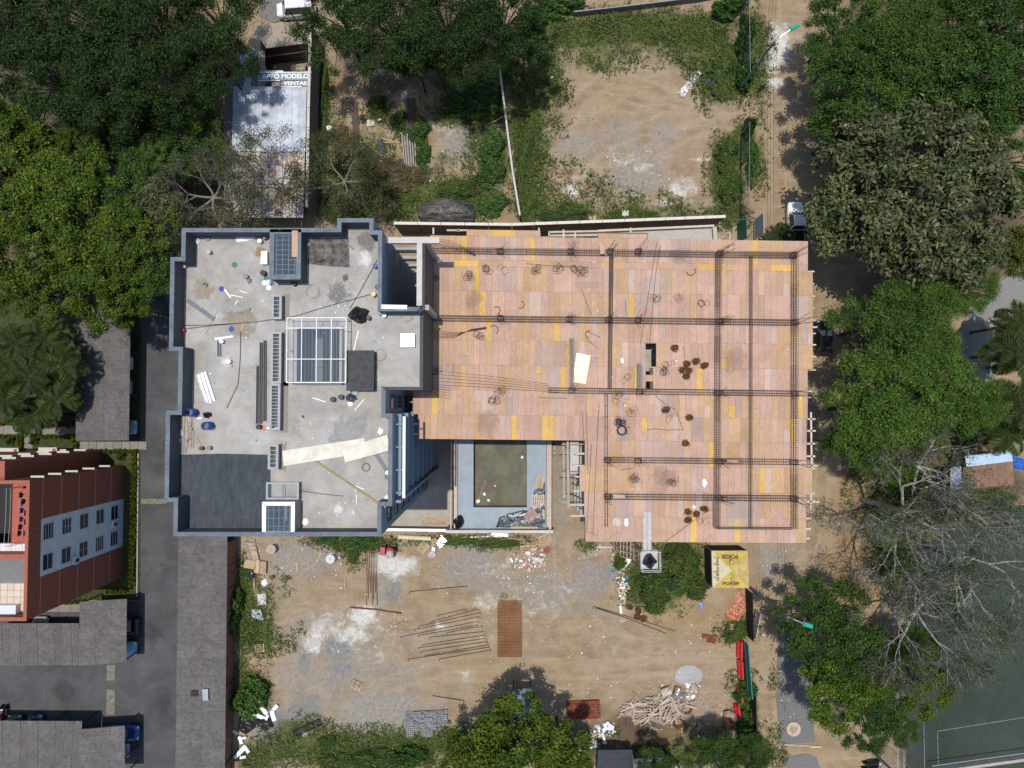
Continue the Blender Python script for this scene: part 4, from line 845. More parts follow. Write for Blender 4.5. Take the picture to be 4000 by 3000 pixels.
def pallet(label, x, y, rz, z, m_=wood, s=1.15, group='pallets', w2=None):
    t = thing('pallet', label, 'pallet', W(x, y, z), rz, group); w2 = w2 or s*.85
    for k in range(5): MB().box((0, -w2/2+w2*(k+.5)/5, .12), (s, w2/5*.62, .02)).build('slat', m_, t)
    for k in (-1, 0, 1): MB().box((k*(s/2-.05), 0, .055), (.09, w2, .1)).build('bearer', m_, t)
    return t
pallet('crate like pallet with open cells by the pool', 2105, 1882, R(80), ZK, wood, 1.3); pallet('pale pallet in the middle of three beside the pool', 2096, 1957, R(86), ZK, mat('pale_pallet', (.5, .42, .36), .85, .1, 3), 1.35); pallet('pinkish pallet lying askew on the black sheet', 2074, 2013, R(38), ZK+.1, mat('pink_pallet', (.42, .28, .22), .85, .1, 3), 1.3)
def plank(label, p, q, z, wd=.18, th=.04, m_=wood, name='plank', cat='plank', group=None, z2=None):
    a, c_ = W(*p, z+th/2), W(*q, (z if z2 is None else z2)+th/2); o_ = MB().bar(a, c_, wd, th).build(name, m_, local=a); return tag(o_, label, cat, group)
plank('pale plank at the foot of the pool parapet', (1997, 2061), (2100, 2062), ZK+.06, .25); plank('pale plank along the pool edge beside the pallets', (2122, 1930), (2124, 2028), ZK+.06, .25)
pipe_w = mat('white_pvc', (.75, .74, .72), .4, .05, 3)
def pipe(label, p, q, z, r=.05, m_=pipe_w, name='pipe', cat='pipe', group=None):
    a, c_ = W(*p, z+r), W(*q, z+r); return tag(MB().tube([a, c_], r, 10).build(name, m_, local=a), label, cat, group)
pipe('short white pipe on the black sheet, left one', (1998, 2019), (2026, 2010), ZK+.1, .07); pipe('short white pipe on the black sheet, right one', (2029, 2015), (2052, 2007), ZK+.1, .07)
for k, (x, y, w_, lb) in enumerate(((1908, 1954, .22, 'broken grille of white plastic on the pool floor'), (1867, 1958, .3, 'white square foam block in the pool corner'), (1892, 1930, .25, 'white rag near the pool corner'), (1934, 1898, .15, 'white crumb in the middle of the pool floor'), (2040, 1786, .22, 'white scrap near the deep side of the pool'))): cloth_item('foam_scrap', lb, x, y, w_*1.6, w_*1.6, ZK-1.19, white, 'scrap', .08)
rod('thin_pole', 'thin pole on the pool floor towards the finished block', [(1898, 1875), (1869, 1952)], ZK-1.18, .03, wood, 'pole'); rod('thin_pole', 'thin pole on the pool floor towards the unfinished block', [(2036, 1795), (2054, 1862)], ZK-1.18, .03, wood, 'pole')
# light well floor west of the pool, with its low wall
yardf = thing('light_well', 'sunken concrete yard in shade between the finished block and the pool', 'courtyard', W(1700, 1900))
MB().prism(P2([(1500, 1640), (1760, 1640), (1760, 2072), (1500, 2072)], .02), -.05, .02).build('floor', mat('well_floor', (.37, .33, .28), .9, .12, 1, .1), yardf, local=yardf.location)
a, c_ = W(1500, 2068, 1.6), W(1760, 2072, 1.6); MB().bar((a.x, a.y, .8), (c_.x, c_.y, .8), .15, 1.56).build('low_wall', conc_d, yardf, local=yardf.location)
MB().bar(a+Vector((0, 0, .02)), c_+Vector((0, 0, .02)), .3, .07).build('coping', white, yardf, local=yardf.location)
for k in range(3): plank(['long plank nearest the wall of the light well', 'middle plank on the light well floor', 'short plank on the light well floor'][k], (1648+k*8, 2042-k*7), (1738-k*14, 2044-k*7), .02+.045*k, .35)

# ================================================================ red brick apartment house
ZB = 13.1
brick_m = mat('red_brick', (.2, .062, .04), .85, .18, 5, .25, c2=(.25, .085, .055), detail=8)
brick_top = mat('red_brick_coping', (.3, .1, .065), .85, .15, 4, .2)
red = thing('brick_house', 'red brick apartment house with a white window strip and roof terraces', 'building', (-43.4, -13, 0))
def rb(mb, nm, m_, par=None): return mb.build(nm, m_, par or red, local=red.location)
xe_, yn_, ys_ = W(117, 1877, ZB).x, W(117, 1877, ZB).y, W(100, 2424, ZB).y; xw = -75
sy0, sy1 = W(485, 2134, 0).y, W(485, 1947, 0).y
def wallbox(x0, y0, x1, y1, z0, z1, nm, m_, par=None): return rb(MB().prism(rect(min(x0, x1), min(y0, y1), max(x0, x1), max(y0, y1)), z0, z1), nm, m_, par)
zf = ZB-1.2
wallbox(xe_-.25, sy1, xe_, yn_, 0, ZB, 'wall', brick_m); wallbox(xe_-.25, ys_, xe_, sy0, 0, ZB, 'wall', brick_m)
wallbox(xe_-.25, sy0, xe_, sy1, 11.7, ZB, 'wall', brick_m)
strip_m = mat('white_strip_paint', (.5, .56, .58), .7, .1, 2.5, .1); ws = wallbox(xe_-.25, sy0+.002, xe_-.02, sy1-.002, 0, 11.69, 'window_strip', strip_m)
wallbox(xw, yn_-.25, xe_-.252, yn_, 0, ZB, 'wall', brick_m); wallbox(xw, ys_, xe_-.252, ys_+.25, 0, ZB, 'wall', brick_m)
for z in (11.6, 9.3, 6.95, 4.6, 2.2):
    for a, c_ in ((sy1+.01, yn_-.05), (ys_+.05, sy0-.01)): rb(MB().box((xe_+.004, (a+c_)/2, z), (.012, abs(a-c_), .07)), 'floor_band', mat('floor_band', (.33, .27, .25), .8, .1, 3))
wf = mat('white_frame', (.45, .48, .5), .5, .1, 3)
def ewin(yc, z, wd, h, mull, hor=2):
    fr_ = MB(); x = xe_-.02
    for a in ((yc-wd/2, z, yc-wd/2+.05, z+h), (yc+wd/2-.05, z, yc+wd/2, z+h), (yc-wd/2+.05, z, yc+wd/2-.05, z+.05), (yc-wd/2+.05, z+h-.05, yc+wd/2-.05, z+h)): fr_.box((x+.025, (a[0]+a[2])/2, (a[1]+a[3])/2), (.05, a[2]-a[0], a[3]-a[1]))
    for k in range(hor): fr_.box((x+.022, yc, z+h*(k+1)/(hor+1)), (.04, wd-.1, .04))
    for k in range(mull): fr_.box((x+.023, yc-wd/2+wd*(k+1)/(mull+1), z+h/2), (.042, .04, h-.1))
    wo = rb(fr_, 'window', wf); rb(MB().box((x+.008, yc, z+h/2), (.014, wd-.1, h-.1)), 'pane', win_g, wo)
    return wo
for k, z in enumerate((.9, 3.2, 5.55, 7.9, 10.2)):
    for j, yc in enumerate((W(440, 1999, 1).y, W(440, 2100, 1).y)):
        ewin(yc, z, 1.5, 1.25, (0, 0, 0, 1, 0)[(k+j) % 5], (1, 2, 1, 3, 1)[(k*2+j) % 5])
def ac_unit(z, yc, lb):
    t = thing('air_conditioner', lb, 'air conditioner', (xe_+.2, yc, z)); MB().box((0, 0, .3), (.32, .8, .6)).build('casing', mat('ac_white', (.5, .53, .55), .5, .08, 3), t); MB().lathe((.165, 0, .3), [(.22, 0), (.22, .02)], 16, axis=(1, 0, 0)).build('fan_grille', dark_in, t); MB().box((-.05, 0, -.03), (.42, .7, .05)).build('bracket', dark_in, t)
ac_unit(7.2, W(270, 2185, 7.2).y, 'white air conditioner on the window strip, the higher one'); ac_unit(1.6, W(455, 2045, 1.6).y, 'white air conditioner near the ground on the window strip')
# north front ledges and the bay behind
for zz in (11.3, 9.2, 7.0, 4.6, 2.2): rb(MB().box((xe_-.75, yn_+.12, zz), (1.25, .2, .05)), 'window_ledge', conc_l); rb(MB().box((xe_-.75, yn_+.02, zz+.75), (1.1, .05, 1.3)), 'window', dark_in)
bx, by = W(17, 1828, ZB).x, W(17, 1828, ZB).y
wallbox(xw, yn_+.002, bx, by+.6, 0, ZB-.06, 'bay', brick_m); wallbox(xw, yn_+.3, bx+.03, by+.63, ZB-.06, ZB, 'coping', brick_top)
for zz in (11.3, 9.2, 7.0, 4.6, 2.2):
    for xx in (bx-1.1, bx-3.2): rb(MB().box((xx, by+.72, zz), (1.25, .2, .05)), 'window_ledge', conc_l); rb(MB().box((xx, by+.61, zz+.75), (1.1, .05, 1.3)), 'window', dark_in)
# roof terraces
for a in ((xe_-.27, ys_-.02, xe_+.03, yn_+.02), (xw, yn_-.29, xe_-.27, yn_+.02), (xw, ys_-.02, xe_-.27, ys_+.3)): wallbox(*a, ZB, ZB+.06, 'coping', brick_top)
def py(v, z=zf): return W(60, v, z).y
def pxw(v, z=zf): return W(v, 2000, z).x
tile_r = mat('terracotta_tile', (.33, .09, .06), .7, .12, 5, obj=.1); tile_c = mat('cream_tile', (.58, .47, .36), .6, .07, 3, obj=.06)
wallbox(pxw(47), py(2120), xe_-.27, yn_-.3, zf-.1, zf, 'laundry_terrace', tile_r)
wallbox(xw, py(2120), pxw(46), yn_-.3, zf-4, zf-3.9, 'void_floor', dark_in); wallbox(pxw(46), py(2120), pxw(47), yn_-.3, zf-3.9, zf+.1, 'void_wall', brick_m)
wallbox(xw, py(2150), xe_-.27, py(2121), zf-.1, zf+.25, 'gutter_roof', mat('ribbed_white', (.62, .56, .56), .6, .3, 1, stretch=(6, .1, 1)))
wallbox(xw, py(2172), xe_-.27, py(2152), zf-.1, ZB, 'divider_wall', brick_top)
wallbox(xw, ys_+.31, xe_-.28, py(2173), zf-.12, zf-.02, 'terrace_slab', conc_d)
k = 0; tx0, tx1, ty0, ty1 = xw+18, xe_-.3, ys_+.35, py(2176)
ncol = 22; step = .62
for i in range(9):
    for j in range(13):
        X_ = tx1-step*(i+.5); Y_ = ty0+step*(j+.5)+.1
        if Y_ > ty1-.3: continue
        if Y_ > py(2268) and X_ < tx1-step: continue
        rb(MB().box((X_, Y_, zf), (step-.03, step-.03, .03)), 'tile', tile_c)
wallbox(xw, py(2268), tx1-step-.05, py(2176), zf-.02, zf+.01, 'grey_floor', mat('grey_floor', (.17, .165, .16), .8, .1, 2))
wallbox(xw, ys_+.3, pxw(88), ys_+1.1, zf+.02, zf+.5, 'parapet_seat', mat('bluish_white', (.6, .62, .68), .5, .04, 2))
# washing
cl_rod = []
p, q = (pxw(72), py(1895)), (pxw(62), py(2118))
for nm, xx in (('near', pxw(76)), ('far', pxw(92))):
    t = thing('washing_line', {'near': 'washing line on the brick terrace towards the void', 'far': 'washing line on the brick terrace towards the outer wall'}[nm], 'washing line', (xx, py(1900), zf)); Ln = py(1895)-py(2115)
    MB().tube([(0, 0, 1.5), (-.05, -Ln/2, 1.42), (-.1, -Ln, 1.5)], .008, 4).build('cord', white, t)
    for yy in (0, -Ln): MB().tube([(0, yy, 0), (0, yy, 1.52)], .025, 6).build('post', steel_g, t)
gar = [(75, 1935, (.02, .02, .03), 'dark trousers'), (84, 1960, (.03, .035, .06), 'navy shirt'), (78, 1968, (.7, .7, .8), 'white shirt'), (77, 1995, (.12, .12, .35), 'purple blue shirt'), (95, 2005, (.03, .02, .03), 'black vest'), (75, 2030, (.2, .2, .5), 'lilac towel'), (94, 2040, (.05, .04, .07), 'dark top'), (72, 2060, (.015, .015, .02), 'black trousers'), (68, 2085, (.012, .012, .02), 'black coat'), (88, 2085, (.5, .5, .6), 'pale grey shirt'), (90, 1905, (.02, .015, .015), 'small dark sock pair')]
for x, y, c_, lb in gar:
    o_ = MB(); P_ = W(x, y, zf+1.4); w_ = .5 if 'sock' not in lb else .2; N = 5; vs = []
    for i in range(N+1):
        for j in range(4): vs.append((.07*math.sin(i*1.9+j)*j/3+jit(.02)-.06*j, -w_/2+w_*i/N*(1 if j < 2 else .85), -.22*j))
    fs = [(i*4+j, i*4+j+1, (i+1)*4+j+1, (i+1)*4+j) for i in range(N) for j in range(3)]
    g_ = o_.add(vs, fs).build('garment', mat('cloth_'+lb.replace(' ', '_'), c_, .9, .15, 6)); g_.location = P_
    sdm = g_.modifiers.new('thick', 'SOLIDIFY'); sdm.thickness = .012
    tag(g_, lb + ' hung out to dry on the brick terrace', 'laundry', 'washing on the brick terrace')
# porches in front of the brick house
for x0, x1, y0, y1, lb in ((0, 72, 1752, 1800, 'pale tiled porch roof at the picture edge behind the brick house'), (150, 222, 1750, 1792, 'small tiled porch roof beside the garden path')):
    t = thing('porch', lb, 'porch', W((x0+x1)/2, y1, 0)); z = 2.6
    q = P2([(x0, y0), (x1, y0), (x1, y1), (x0, y1)], z); MB().prism(q, z-.15, z).build('roof', tile_c, t, local=t.location); MB().bar(W(x1+6, y0, z-.6), W(x1+6, y1, z-.6), .3, 1.3).build('side_wall', brick_m, t, local=t.location); MB().bar(W(x0, y0, z+.05), W(x1, y0, z+.05), .12, .1).build('edge', wf, t, local=t.location)

# ================================================================ corrugated car ports
fib = mat('fibre_cement_sheet', (.115, .106, .103), .9, .2, 3, .15, c2=(.135, .124, .12), obj=.06, dirt=(.5, .28), detail=9)
def corr_sheet(A, B, C, D, pitch, amp, m_, nm, parent, off, seg=6):
    """corrugated sheet on the quad A-B-C-D, ridges parallel to A-B, waves along A-D"""
    A, B, C, D = map(Vector, (A, B, C, D)); Ln = ((D-A).length+(C-B).length)/2; K = max(2, int(round(Ln/pitch*seg))); vs = []; fs = []
    for i in range(K+1):
        t = i/K; z = 1.5*amp*max(0, math.sin(2*PI*(t*Ln/pitch))); p, q = A.lerp(D, t), B.lerp(C, t)
        for e in (p, q): vs.append((e.x, e.y, e.z+z)); 
    fs = [(2*i, 2*i+1, 2*i+3, 2*i+2) for i in range(K)]
    vs += [(x, y, z-.012) for x, y, z in vs]; n_ = 2*(K+1); fs += [tuple(n_+k for k in f[::-1]) for f in fs[:K]]
    o_ = MB().add(vs, fs).build(nm, m_, parent, True, local=off); return o_
def carport(label, quad, z, along, fall=.25, nrow=2, m_=None, pitch=.31, width=.92, posts=True, name='carport', cat='carport', amp=.045, sheet_name='roof_sheet'):
    """quad: photo points TL,TR,BR,BL; along 'x': ridges run across the picture"""
    q = [W(x, y, z) for x, y in quad]; c_ = (q[0]+q[1]+q[2]+q[3])/4; t = thing(name, label, cat, (c_.x, c_.y, 0)); m_ = m_ or fib
    if along == 'x': A, B, C, D = q[0], q[1], q[2], q[3]
    else: A, B, C, D = q[0], q[3], q[2], q[1]            # ridges run down the picture
    Ln = (D-A).length; n_ = max(1, round(Ln/width))
    for r_ in range(nrow):
        f0, f1 = r_/nrow, (r_+1)/nrow
        for k in range(n_):
            t0, t1 = max(0, (k-.06)/n_), min(1, (k+1.06)/n_); dz = Vector((0, 0, .02*(nrow-r_)+.014*(k % 2)))
            P_ = lambda f, s_: A.lerp(B, f).lerp(D.lerp(C, f), s_)-Vector((0, 0, fall*f))+dz
            corr_sheet(P_(f0, t0), P_(min(1, f1+.01), t0), P_(min(1, f1+.01), t1), P_(f0, t1), pitch, amp, m_, sheet_name, t, t.location)
    if posts:
        for (fx, fy) in [(f, s_) for f in (.06, .94) for s_ in (.02, .34, .66, .98)]:
            p = A.lerp(B, fx).lerp(D.lerp(C, fx), fy); MB().box((p.x, p.y, (z-.45)/2), (.1, .1, z-.45)).build('post', dark_in, t, local=t.location)
        for fx in (.06, .5, .94): MB().bar(A.lerp(B, fx)-Vector((0, 0, fall*fx+.12)), D.lerp(C, fx)-Vector((0, 0, fall*fx+.12)), .08, .14).build('purlin', dark_in, t, local=t.location)
    return t
carport('long carport roof running beside the boundary wall of the building site', [(699, 2060), (884, 2060), (874, 3030), (686, 3030)], 2.9, 'x', .3, 2)
carport('carport roof next to the palms with bluish cars under it', [(303, 1200), (507, 1200), (500, 1721), (297, 1721)], 2.7, 'x', .2)
carport('carport roof over two cars beside the brick house corner', [(314, 2350), (492, 2341), (490, 2589), (311, 2600)], 2.9, 'x', .2, 3)
carport('carport roof in front of the brick house with ridges running towards it', [(-60, 2434), (310, 2434), (311, 2601), (-60, 2601)], 2.7, 'y', .2, 1)
carport('carport roof at the bottom corner with ridges towards the lane', [(-60, 2814), (323, 2816), (303, 3040), (-60, 3040)], 2.7, 'y', .2, 1)
carport('small carport roof at the bottom beside the lane', [(313, 2848), (484, 2838), (484, 3040), (303, 3040)], 3.0, 'x', .2, 3)
slab('roof_hatch', 'grey lid lying on the long carport roof', [(790, 2692), (813, 2691), (814, 2736), (793, 2737)], 2.98, .03, steel_g, 'lid'); slab('roof_opening', 'small dark square skylight in the long carport roof', [(746, 2697), (771, 2697), (770, 2721), (746, 2720)], 2.97, .03, dark_in, 'skylight')
# ================================================================ boundary walls and fences
def wall_line(label, pts, h, th, m_, top_m=None, name='boundary_wall', piece=2.4, cat='wall', topw=None):
    t = thing(name, label, cat, W(*pts[0], 0))
    for a, c_ in zip(pts, pts[1:]):
        A, B = W(*a, 0), W(*c_, 0); n_ = max(1, round((B-A).length/piece))
        for k in range(n_):
            p, q = A.lerp(B, k/n_+.002), A.lerp(B, (k+1)/n_-.002); MB().bar(p+Vector((0, 0, h/2)), q+Vector((0, 0, h/2)), th, h).build('panel', m_, t, local=t.location)
            if top_m: MB().bar(p+Vector((0, 0, h+.03)), q+Vector((0, 0, h+.03)), topw or th+.08, .06).build('coping', top_m, t, local=t.location)
    return t
old_brick = mat('old_brick_wall', (.15, .06, .04), .9, .25, 4, .35, c2=(.2, .1, .07))
wall_line('old red brick boundary wall between the long carport and the building site', [(927, 2100), (905, 2900), (901, 3040)], 2.5, .2, old_brick, mat('old_coping', (.22, .2, .19), .9, .2, 3))
wall_line('tall dark rendered wall with a pale coping beside the sales office', [(1254, 172), (1246, 480), (1240, 850)], 3.5, .18, mat('dark_mottled_render', (.13, .115, .1), .95, .3, 2, .2), conc_l, topw=.3)  # dark brown grey face, tone varied by noise
wall_line('long dark boundary wall with a white coping behind the plywood deck', [(1560, 905), (2000, 910), (2420, 895), (2795, 880)], 3.2, .18, mat('dark_boundary', (.15, .13, .12), .95, .25, 2, .2), mat('pale_coping', (.62, .58, .52), .85, .1, 3), topw=.3)
wall_line('thin concrete panel fence splitting the weedy yard from the dirt lot', [(1952, 290), (1968, 420), (1985, 560), (2003, 700), (2030, 862)], 1.9, .1, mat('fence_concrete', (.42, .39, .35), .9, .2, 3, .2), conc_l, 'concrete_fence', 1.6, 'fence', .2)
plank('timber brace leaning on the concrete panel fence', (1922, 480), (1966, 455), .05, .12, .1, wood_g, 'brace', 'brace', z2=1.2)
wall_line('low concrete wall with netting along the top of the dirt lot', [(2240, 62), (2420, 42), (2720, 6), (2800, -10)], .7, .1, conc_d, mat('fence_cap', (.25, .25, .25), .8, .2, 3), 'garden_wall', 2.4, 'wall', .12)
wall_line('black plastic hoarding along the street side of the site yard', [(2912, 2296), (2916, 2480)], 2.0, .05, mat('black_netting', (.022, .016, .014), .9, .3, 3, .3), None, 'hoarding', 1.8, 'fence')
wall_line('black plastic hoarding in the corner behind the red barriers', [(2925, 2690), (2928, 2880), (2934, 3010)], 2.0, .05, MATS['black_netting'], None, 'hoarding', 1.8, 'fence')
net = mat('green_fence_net', (.03, .07, .05), .9, .3, 4, .2)
def meshfence(label, pts, h, m_, nm='mesh_fence', post_m=steel_g):
    t = thing(nm, label, 'fence', W(*pts[0], 0))
    for a, c_ in zip(pts, pts[1:]):
        A, B = W(*a, 0), W(*c_, 0); n_ = max(1, round((B-A).length/2.2))
        for k in range(n_+1):
            p = A.lerp(B, k/n_); MB().tube([p, p+Vector((0, 0, h+.1))], .035, 6).build('post', post_m, t, local=t.location)
        for z in (.1, h): MB().tube([A+Vector((0, 0, z)), B+Vector((0, 0, z))], .025, 5).build('rail', post_m, t, local=t.location)
        w_ = MB(); N = int((B-A).length/.14)
        for k in range(N):
            p, q = A.lerp(B, k/N), A.lerp(B, min(1, (k+7)/N)); w_.tube([p+Vector((0, 0, .1)), q+Vector((0, 0, h))], .01, 3, cap=False); w_.tube([q+Vector((0, 0, .1)), p+Vector((0, 0, h))], .01, 3, cap=False)
        tag(w_.build('wire_mesh', m_, t, local=t.location), kind='stuff')
    return t
meshfence('tall wire mesh fence overgrown with vines beside the dirt road', [(2887, -10), (2888, 160), (2890, 340)], 3.0, net); meshfence('wire mesh fence between the lot entrance and the plywood deck', [(2888, 530), (2886, 660), (2885, 860)], 3.0, net)
meshfence('wire fence between the dirt track and the sports court', [(3440, 2330), (3436, 2600), (3433, 2800), (3430, 3040)], 3.2, mat('grey_wire', (.22, .22, .22), .6, .2, 4)); meshfence('second wire fence along the court edge', [(3480, 2290), (3505, 2600), (3512, 2800), (3515, 3040)], 4.0, MATS['grey_wire'])
# site gate at the north corner: timber poles, green sheet gate
gt = thing('site_gate', 'green sheet metal site gate leaning by the street corner of the deck', 'gate', W(2890, 930))
gg = mat('green_sheet_metal', (.02, .11, .085), .6, .2, 3, .1)
def gb_(mb, nm, m_): return mb.build(nm, m_, gt, local=gt.location)
gb_(MB().bar(W(2898, 860, 1.4), W(2900, 940, 1.4), .05, 2.6), 'leaf', gg)
gb_(MB().bar(W(2820, 858, 2.5), W(2930, 858, 2.5), .07, .07), 'top_rail', gg)
for y in (862, 900, 938): gb_(MB().tube([W(2942, y, 0), W(2942, y, 2.9)], .04, 6), 'post', steel_g)
for z in (.3, 2.8): gb_(MB().bar(W(2942, 862, 0)+Vector((0, 0, z)), W(2943, 938, 0)+Vector((0, 0, z)), .06, .06), 'rail', steel_g)
gb_(MB().bar(W(2942, 862, 0)+Vector((0, 0, 1.5)), W(2943, 938, 0)+Vector((0, 0, 1.5)), .03, 2.4), 'infill', mat('grey_hoarding', (.3, .33, .37), .6, .1, 2))
bam = mat('bamboo', (.55, .48, .33), .6, .15, 5)
bs = thing('pole_scaffold', 'pale pole scaffold at the street corner of the deck', 'scaffold', W(2850, 905))
for x, y in ((2812, 870), (2812, 935), (2866, 890), (2866, 935)): MB().tube([W(x, y, 11)+Vector((0, 0, -11)), W(x, y, 11)], .06, 7).build('pole', bam, bs, local=bs.location)
for a, c_, z, z2 in (((2812, 870), (2812, 935), 10, 10), ((2866, 890), (2866, 935), 10, 10), ((2812, 875), (2890, 905), 10.6, 8.8), ((2812, 930), (2885, 880), 9, 10.5), ((2815, 890), (2870, 935), 8, 8), ((2808, 900), (2900, 892), 6, 6)):
    A, B = W(*a, 11), W(*c_, 11); MB().tube([(A.x, A.y, z), (B.x, B.y, z2)], .05, 6).build('pole', bam, bs, local=bs.location)
# ================================================================ sales office shed with painted sign
zn = mat('galvanised_roof', (.4, .44, .5), .4, .2, .8, .1, c2=(.47, .5, .55), metal=.25, obj=.08, detail=8); znr = mat('rusty_white_roof', (.6, .57, .56), .6, .12, 1.1, .15, c2=(.4, .28, .21), obj=.12, detail=10)
znd = mat('rust_roof', (.26, .15, .1), .85, .3, 1.5, .2, c2=(.5, .44, .4), obj=.15, detail=9)
shed = carport('sales office shed with a patched corrugated metal roof and a faded sign', [(912, 338), (1198, 340), (1192, 592), (905, 592)], 3.1, 'y', .05, 1, zn, .14, .8, True, 'sales_shed', 'shed', .018)
def strip(quad, z, m_, par):
    q = [W(x, y, z) for x, y in quad]; A, B, C, D = q[0], q[3], q[2], q[1]; n_ = max(1, round((D-A).length/.8))
    for k in range(n_):
        t0, t1 = k/n_, (k+1)/n_-.005; corr_sheet(A.lerp(D, t0), B.lerp(C, t0), B.lerp(C, t1), A.lerp(D, t1), .1, .016, m_ if random.random() < .7 else znd, 'roof_sheet', par, par.location)
strip([(903, 588), (1192, 588), (1190, 720), (908, 720)], 2.95, znr, shed); strip([(908, 715), (1190, 715), (1186, 850), (915, 850)], 2.85, znr, shed)
strip([(935, 200), (1036, 195), (1036, 338), (925, 338)], 3.0, mat('galvanised_roof_shaded', (.12, .16, .22), .5, .2, 1), shed)  # roof part lying in shadow: its shade is put into the sheet colour
MB().prism(P2([(915, 350), (1190, 350), (1186, 845), (912, 845)], .05), -.02, 2.3).build('office_wall', conc_d, shed, local=shed.location)
sgn = thing('sales_sign', 'weathered grey sign board with white lettering on the sales office roof', 'sign', W(1115, 312, 3.3))
sg_m = mat('sign_grey', (.2, .25, .28), .6, .15, 1.2); let = mat('sign_letter', (.75, .77, .78), .6, .08, 3)
def sboard(quad, z, m_, nm='board'):
    return MB().prism(P2(quad, z), z-.03, z).build(nm, m_, sgn, local=sgn.location)
b1 = sboard([(1014, 286), (1216, 283), (1216, 313), (1012, 315)], 3.4, sg_m); b2 = sboard([(1098, 316), (1208, 315), (1208, 334), (1098, 336)], 3.25, sg_m); b3 = sboard([(1062, 317), (1096, 316), (1096, 340), (1060, 340)], 3.2, znd)
sboard([(1010, 281.5), (1217, 280), (1217, 283), (1010, 285.2)], 3.43, white, 'frame'); sboard([(1010, 312.5), (1094, 312.5), (1094, 316), (1010, 316)], 3.43, white, 'frame'); sboard([(1096, 337), (1180, 336), (1178, 341), (1096, 341)], 3.2, white, 'frame')
sboard([(1026, 275), (1106, 275), (1106, 282), (1026, 282)], 3.3, mat('faded_card', (.6, .58, .56), .7, .25, 4), 'strip')
def text(body, x, y, z, hpx, wpx, m_, parent, rz=0, bold=.0, name='lettering', tilt=0):
    cu = bpy.data.curves.new(name, 'FONT'); cu.body = body; cu.align_x = 'CENTER'; cu.align_y = 'CENTER'; cu.offset = bold; cu.extrude = .004
    cu.materials.append(m_); o_ = bpy.data.objects.new(name, cu); COL.objects.link(o_); p = W(x, y, z); cu.size = 1
    bpy.context.view_layer.update(); dx, dy = max(o_.dimensions.x, .01), max(o_.dimensions.y, .01)
    me = bpy.data.meshes.new_from_object(o_.evaluated_get(bpy.context.evaluated_depsgraph_get())); bpy.data.objects.remove(o_)
    o_ = bpy.data.objects.new(name, me); COL.objects.link(o_)
    o_.scale = (wpx/S(z)/dx, hpx/S(z)/dy, 1); o_.rotation_euler = (tilt, 0, rz); o_.parent = parent; o_.location = p-parent.location; return o_
text('APTO MODELO', 1115, 298.5, 3.408, 20, 186, let, sgn, R(.6), .035); text('VENTAS', 1153, 325, 3.258, 17, 92, let, sgn, R(.5), .035); text('OFI', 1078, 328, 3.208, 20, 26, mat('faded_letter', (.6, .5, .45), .7, .2, 4), sgn, 0, .03)
# office gate
og = thing('office_gate', 'dark brown sheet metal gate in front of the sales office', 'gate', W(1120, 215))
dkb = mat('dark_brown_metal', (.05, .03, .028), .6, .2, 3)
for k, (a, c_) in enumerate((((1040, 222), (1120, 212)), ((1120, 212), (1182, 203)), ((1182, 203), (1216, 198)))):
    MB().bar(W(*a, 1.5), W(*c_, 1.5), .06, 2.9).build('panel', dkb if k < 2 else mat('gate_bars', (.16, .13, .11), .7, .3, 6), og, local=og.location)
    for z in (.5, 2.9): MB().bar(W(*a, z), W(*c_, z), .1, .08).build('rail', dkb, og, local=og.location)
MB().bar(W(1040, 190, 1.5), W(1042, 262, 1.5), .1, 2.9).build('post', dkb, og, local=og.location)
for k, (x, lb) in enumerate(((1050, 'red metal bin inside the office gate'),)): cloth_item('bin', lb, x, 264, .7, .6, 0, mat('red_metal', (.3, .05, .04), .6, .2, 3), 'bin', .8)
# ================================================================ yellow canopy with beer lettering
cz = 2.5
cnp = thing('canopy_tent', 'square yellow advertising canopy over black plastic walls in the site yard', 'tent', W(2850, 2230))
def cb2(mb, nm, m_, par=None): return mb.build(nm, m_, par or cnp, local=cnp.location)
cq = [W(x, y, cz) for x, y in ((2780, 2152), (2920, 2152), (2926, 2296), (2784, 2296))]; apex = (cq[0]+cq[1]+cq[2]+cq[3])/4+Vector((0, 0, .55))
yel = mat('yellow_canopy', (.42, .31, .03), .6, .15, 1.3, .3, c2=(.5, .4, .1), bscale=3, detail=9); yel2 = mat('stained_canopy', (.42, .28, .07), .6, .15, 1.5, .3, c2=(.52, .4, .2), bscale=3, detail=9); whc = mat('faded_canopy', (.52, .45, .3), .6, .1, 1.6, .3, bscale=3)
for k, m_ in enumerate((yel, yel2, yel, whc)):
    a, c_ = cq[k], cq[(k+1) % 4]; vs = []; fs = []; N = 6
    for i in range(N+1):
        for j in range(N+1-i):
            u, v = i/N, j/N; p = apex*u+c_*v+a*(1-u-v); sag = -.12*4*u*(1-u)*.6+jit(.015); vs.append((p.x, p.y, p.z+sag))
    ix = lambda i, j: sum(N+1-q for q in range(i))+j
    for i in range(N):
        for j in range(N-i):
            fs.append((ix(i, j), ix(i, j+1), ix(i+1, j)))
            if j < N-i-1: fs.append((ix(i, j+1), ix(i+1, j+1), ix(i+1, j)))
    cb2(MB().add(vs, fs), 'roof_panel', m_)
for k in range(4):
    a, c_ = cq[k], cq[(k+1) % 4]; cb2(MB().bar(a-Vector((0, 0, .12)), c_-Vector((0, 0, .12)), .02, .24), 'valance', whc)
    cb2(MB().tube([(a.x, a.y, 0), a], .03, 6), 'leg', steel_g)
    if k in (0, 3, 1): cb2(MB().bar(Vector((a.x, a.y, 1.1)), Vector((c_.x, c_.y, 1.1)), .04, 2.2), 'side_sheet', MATS['black_netting'])
brn = mat('brown_print', (.16, .1, .045), .7, .2, 4)
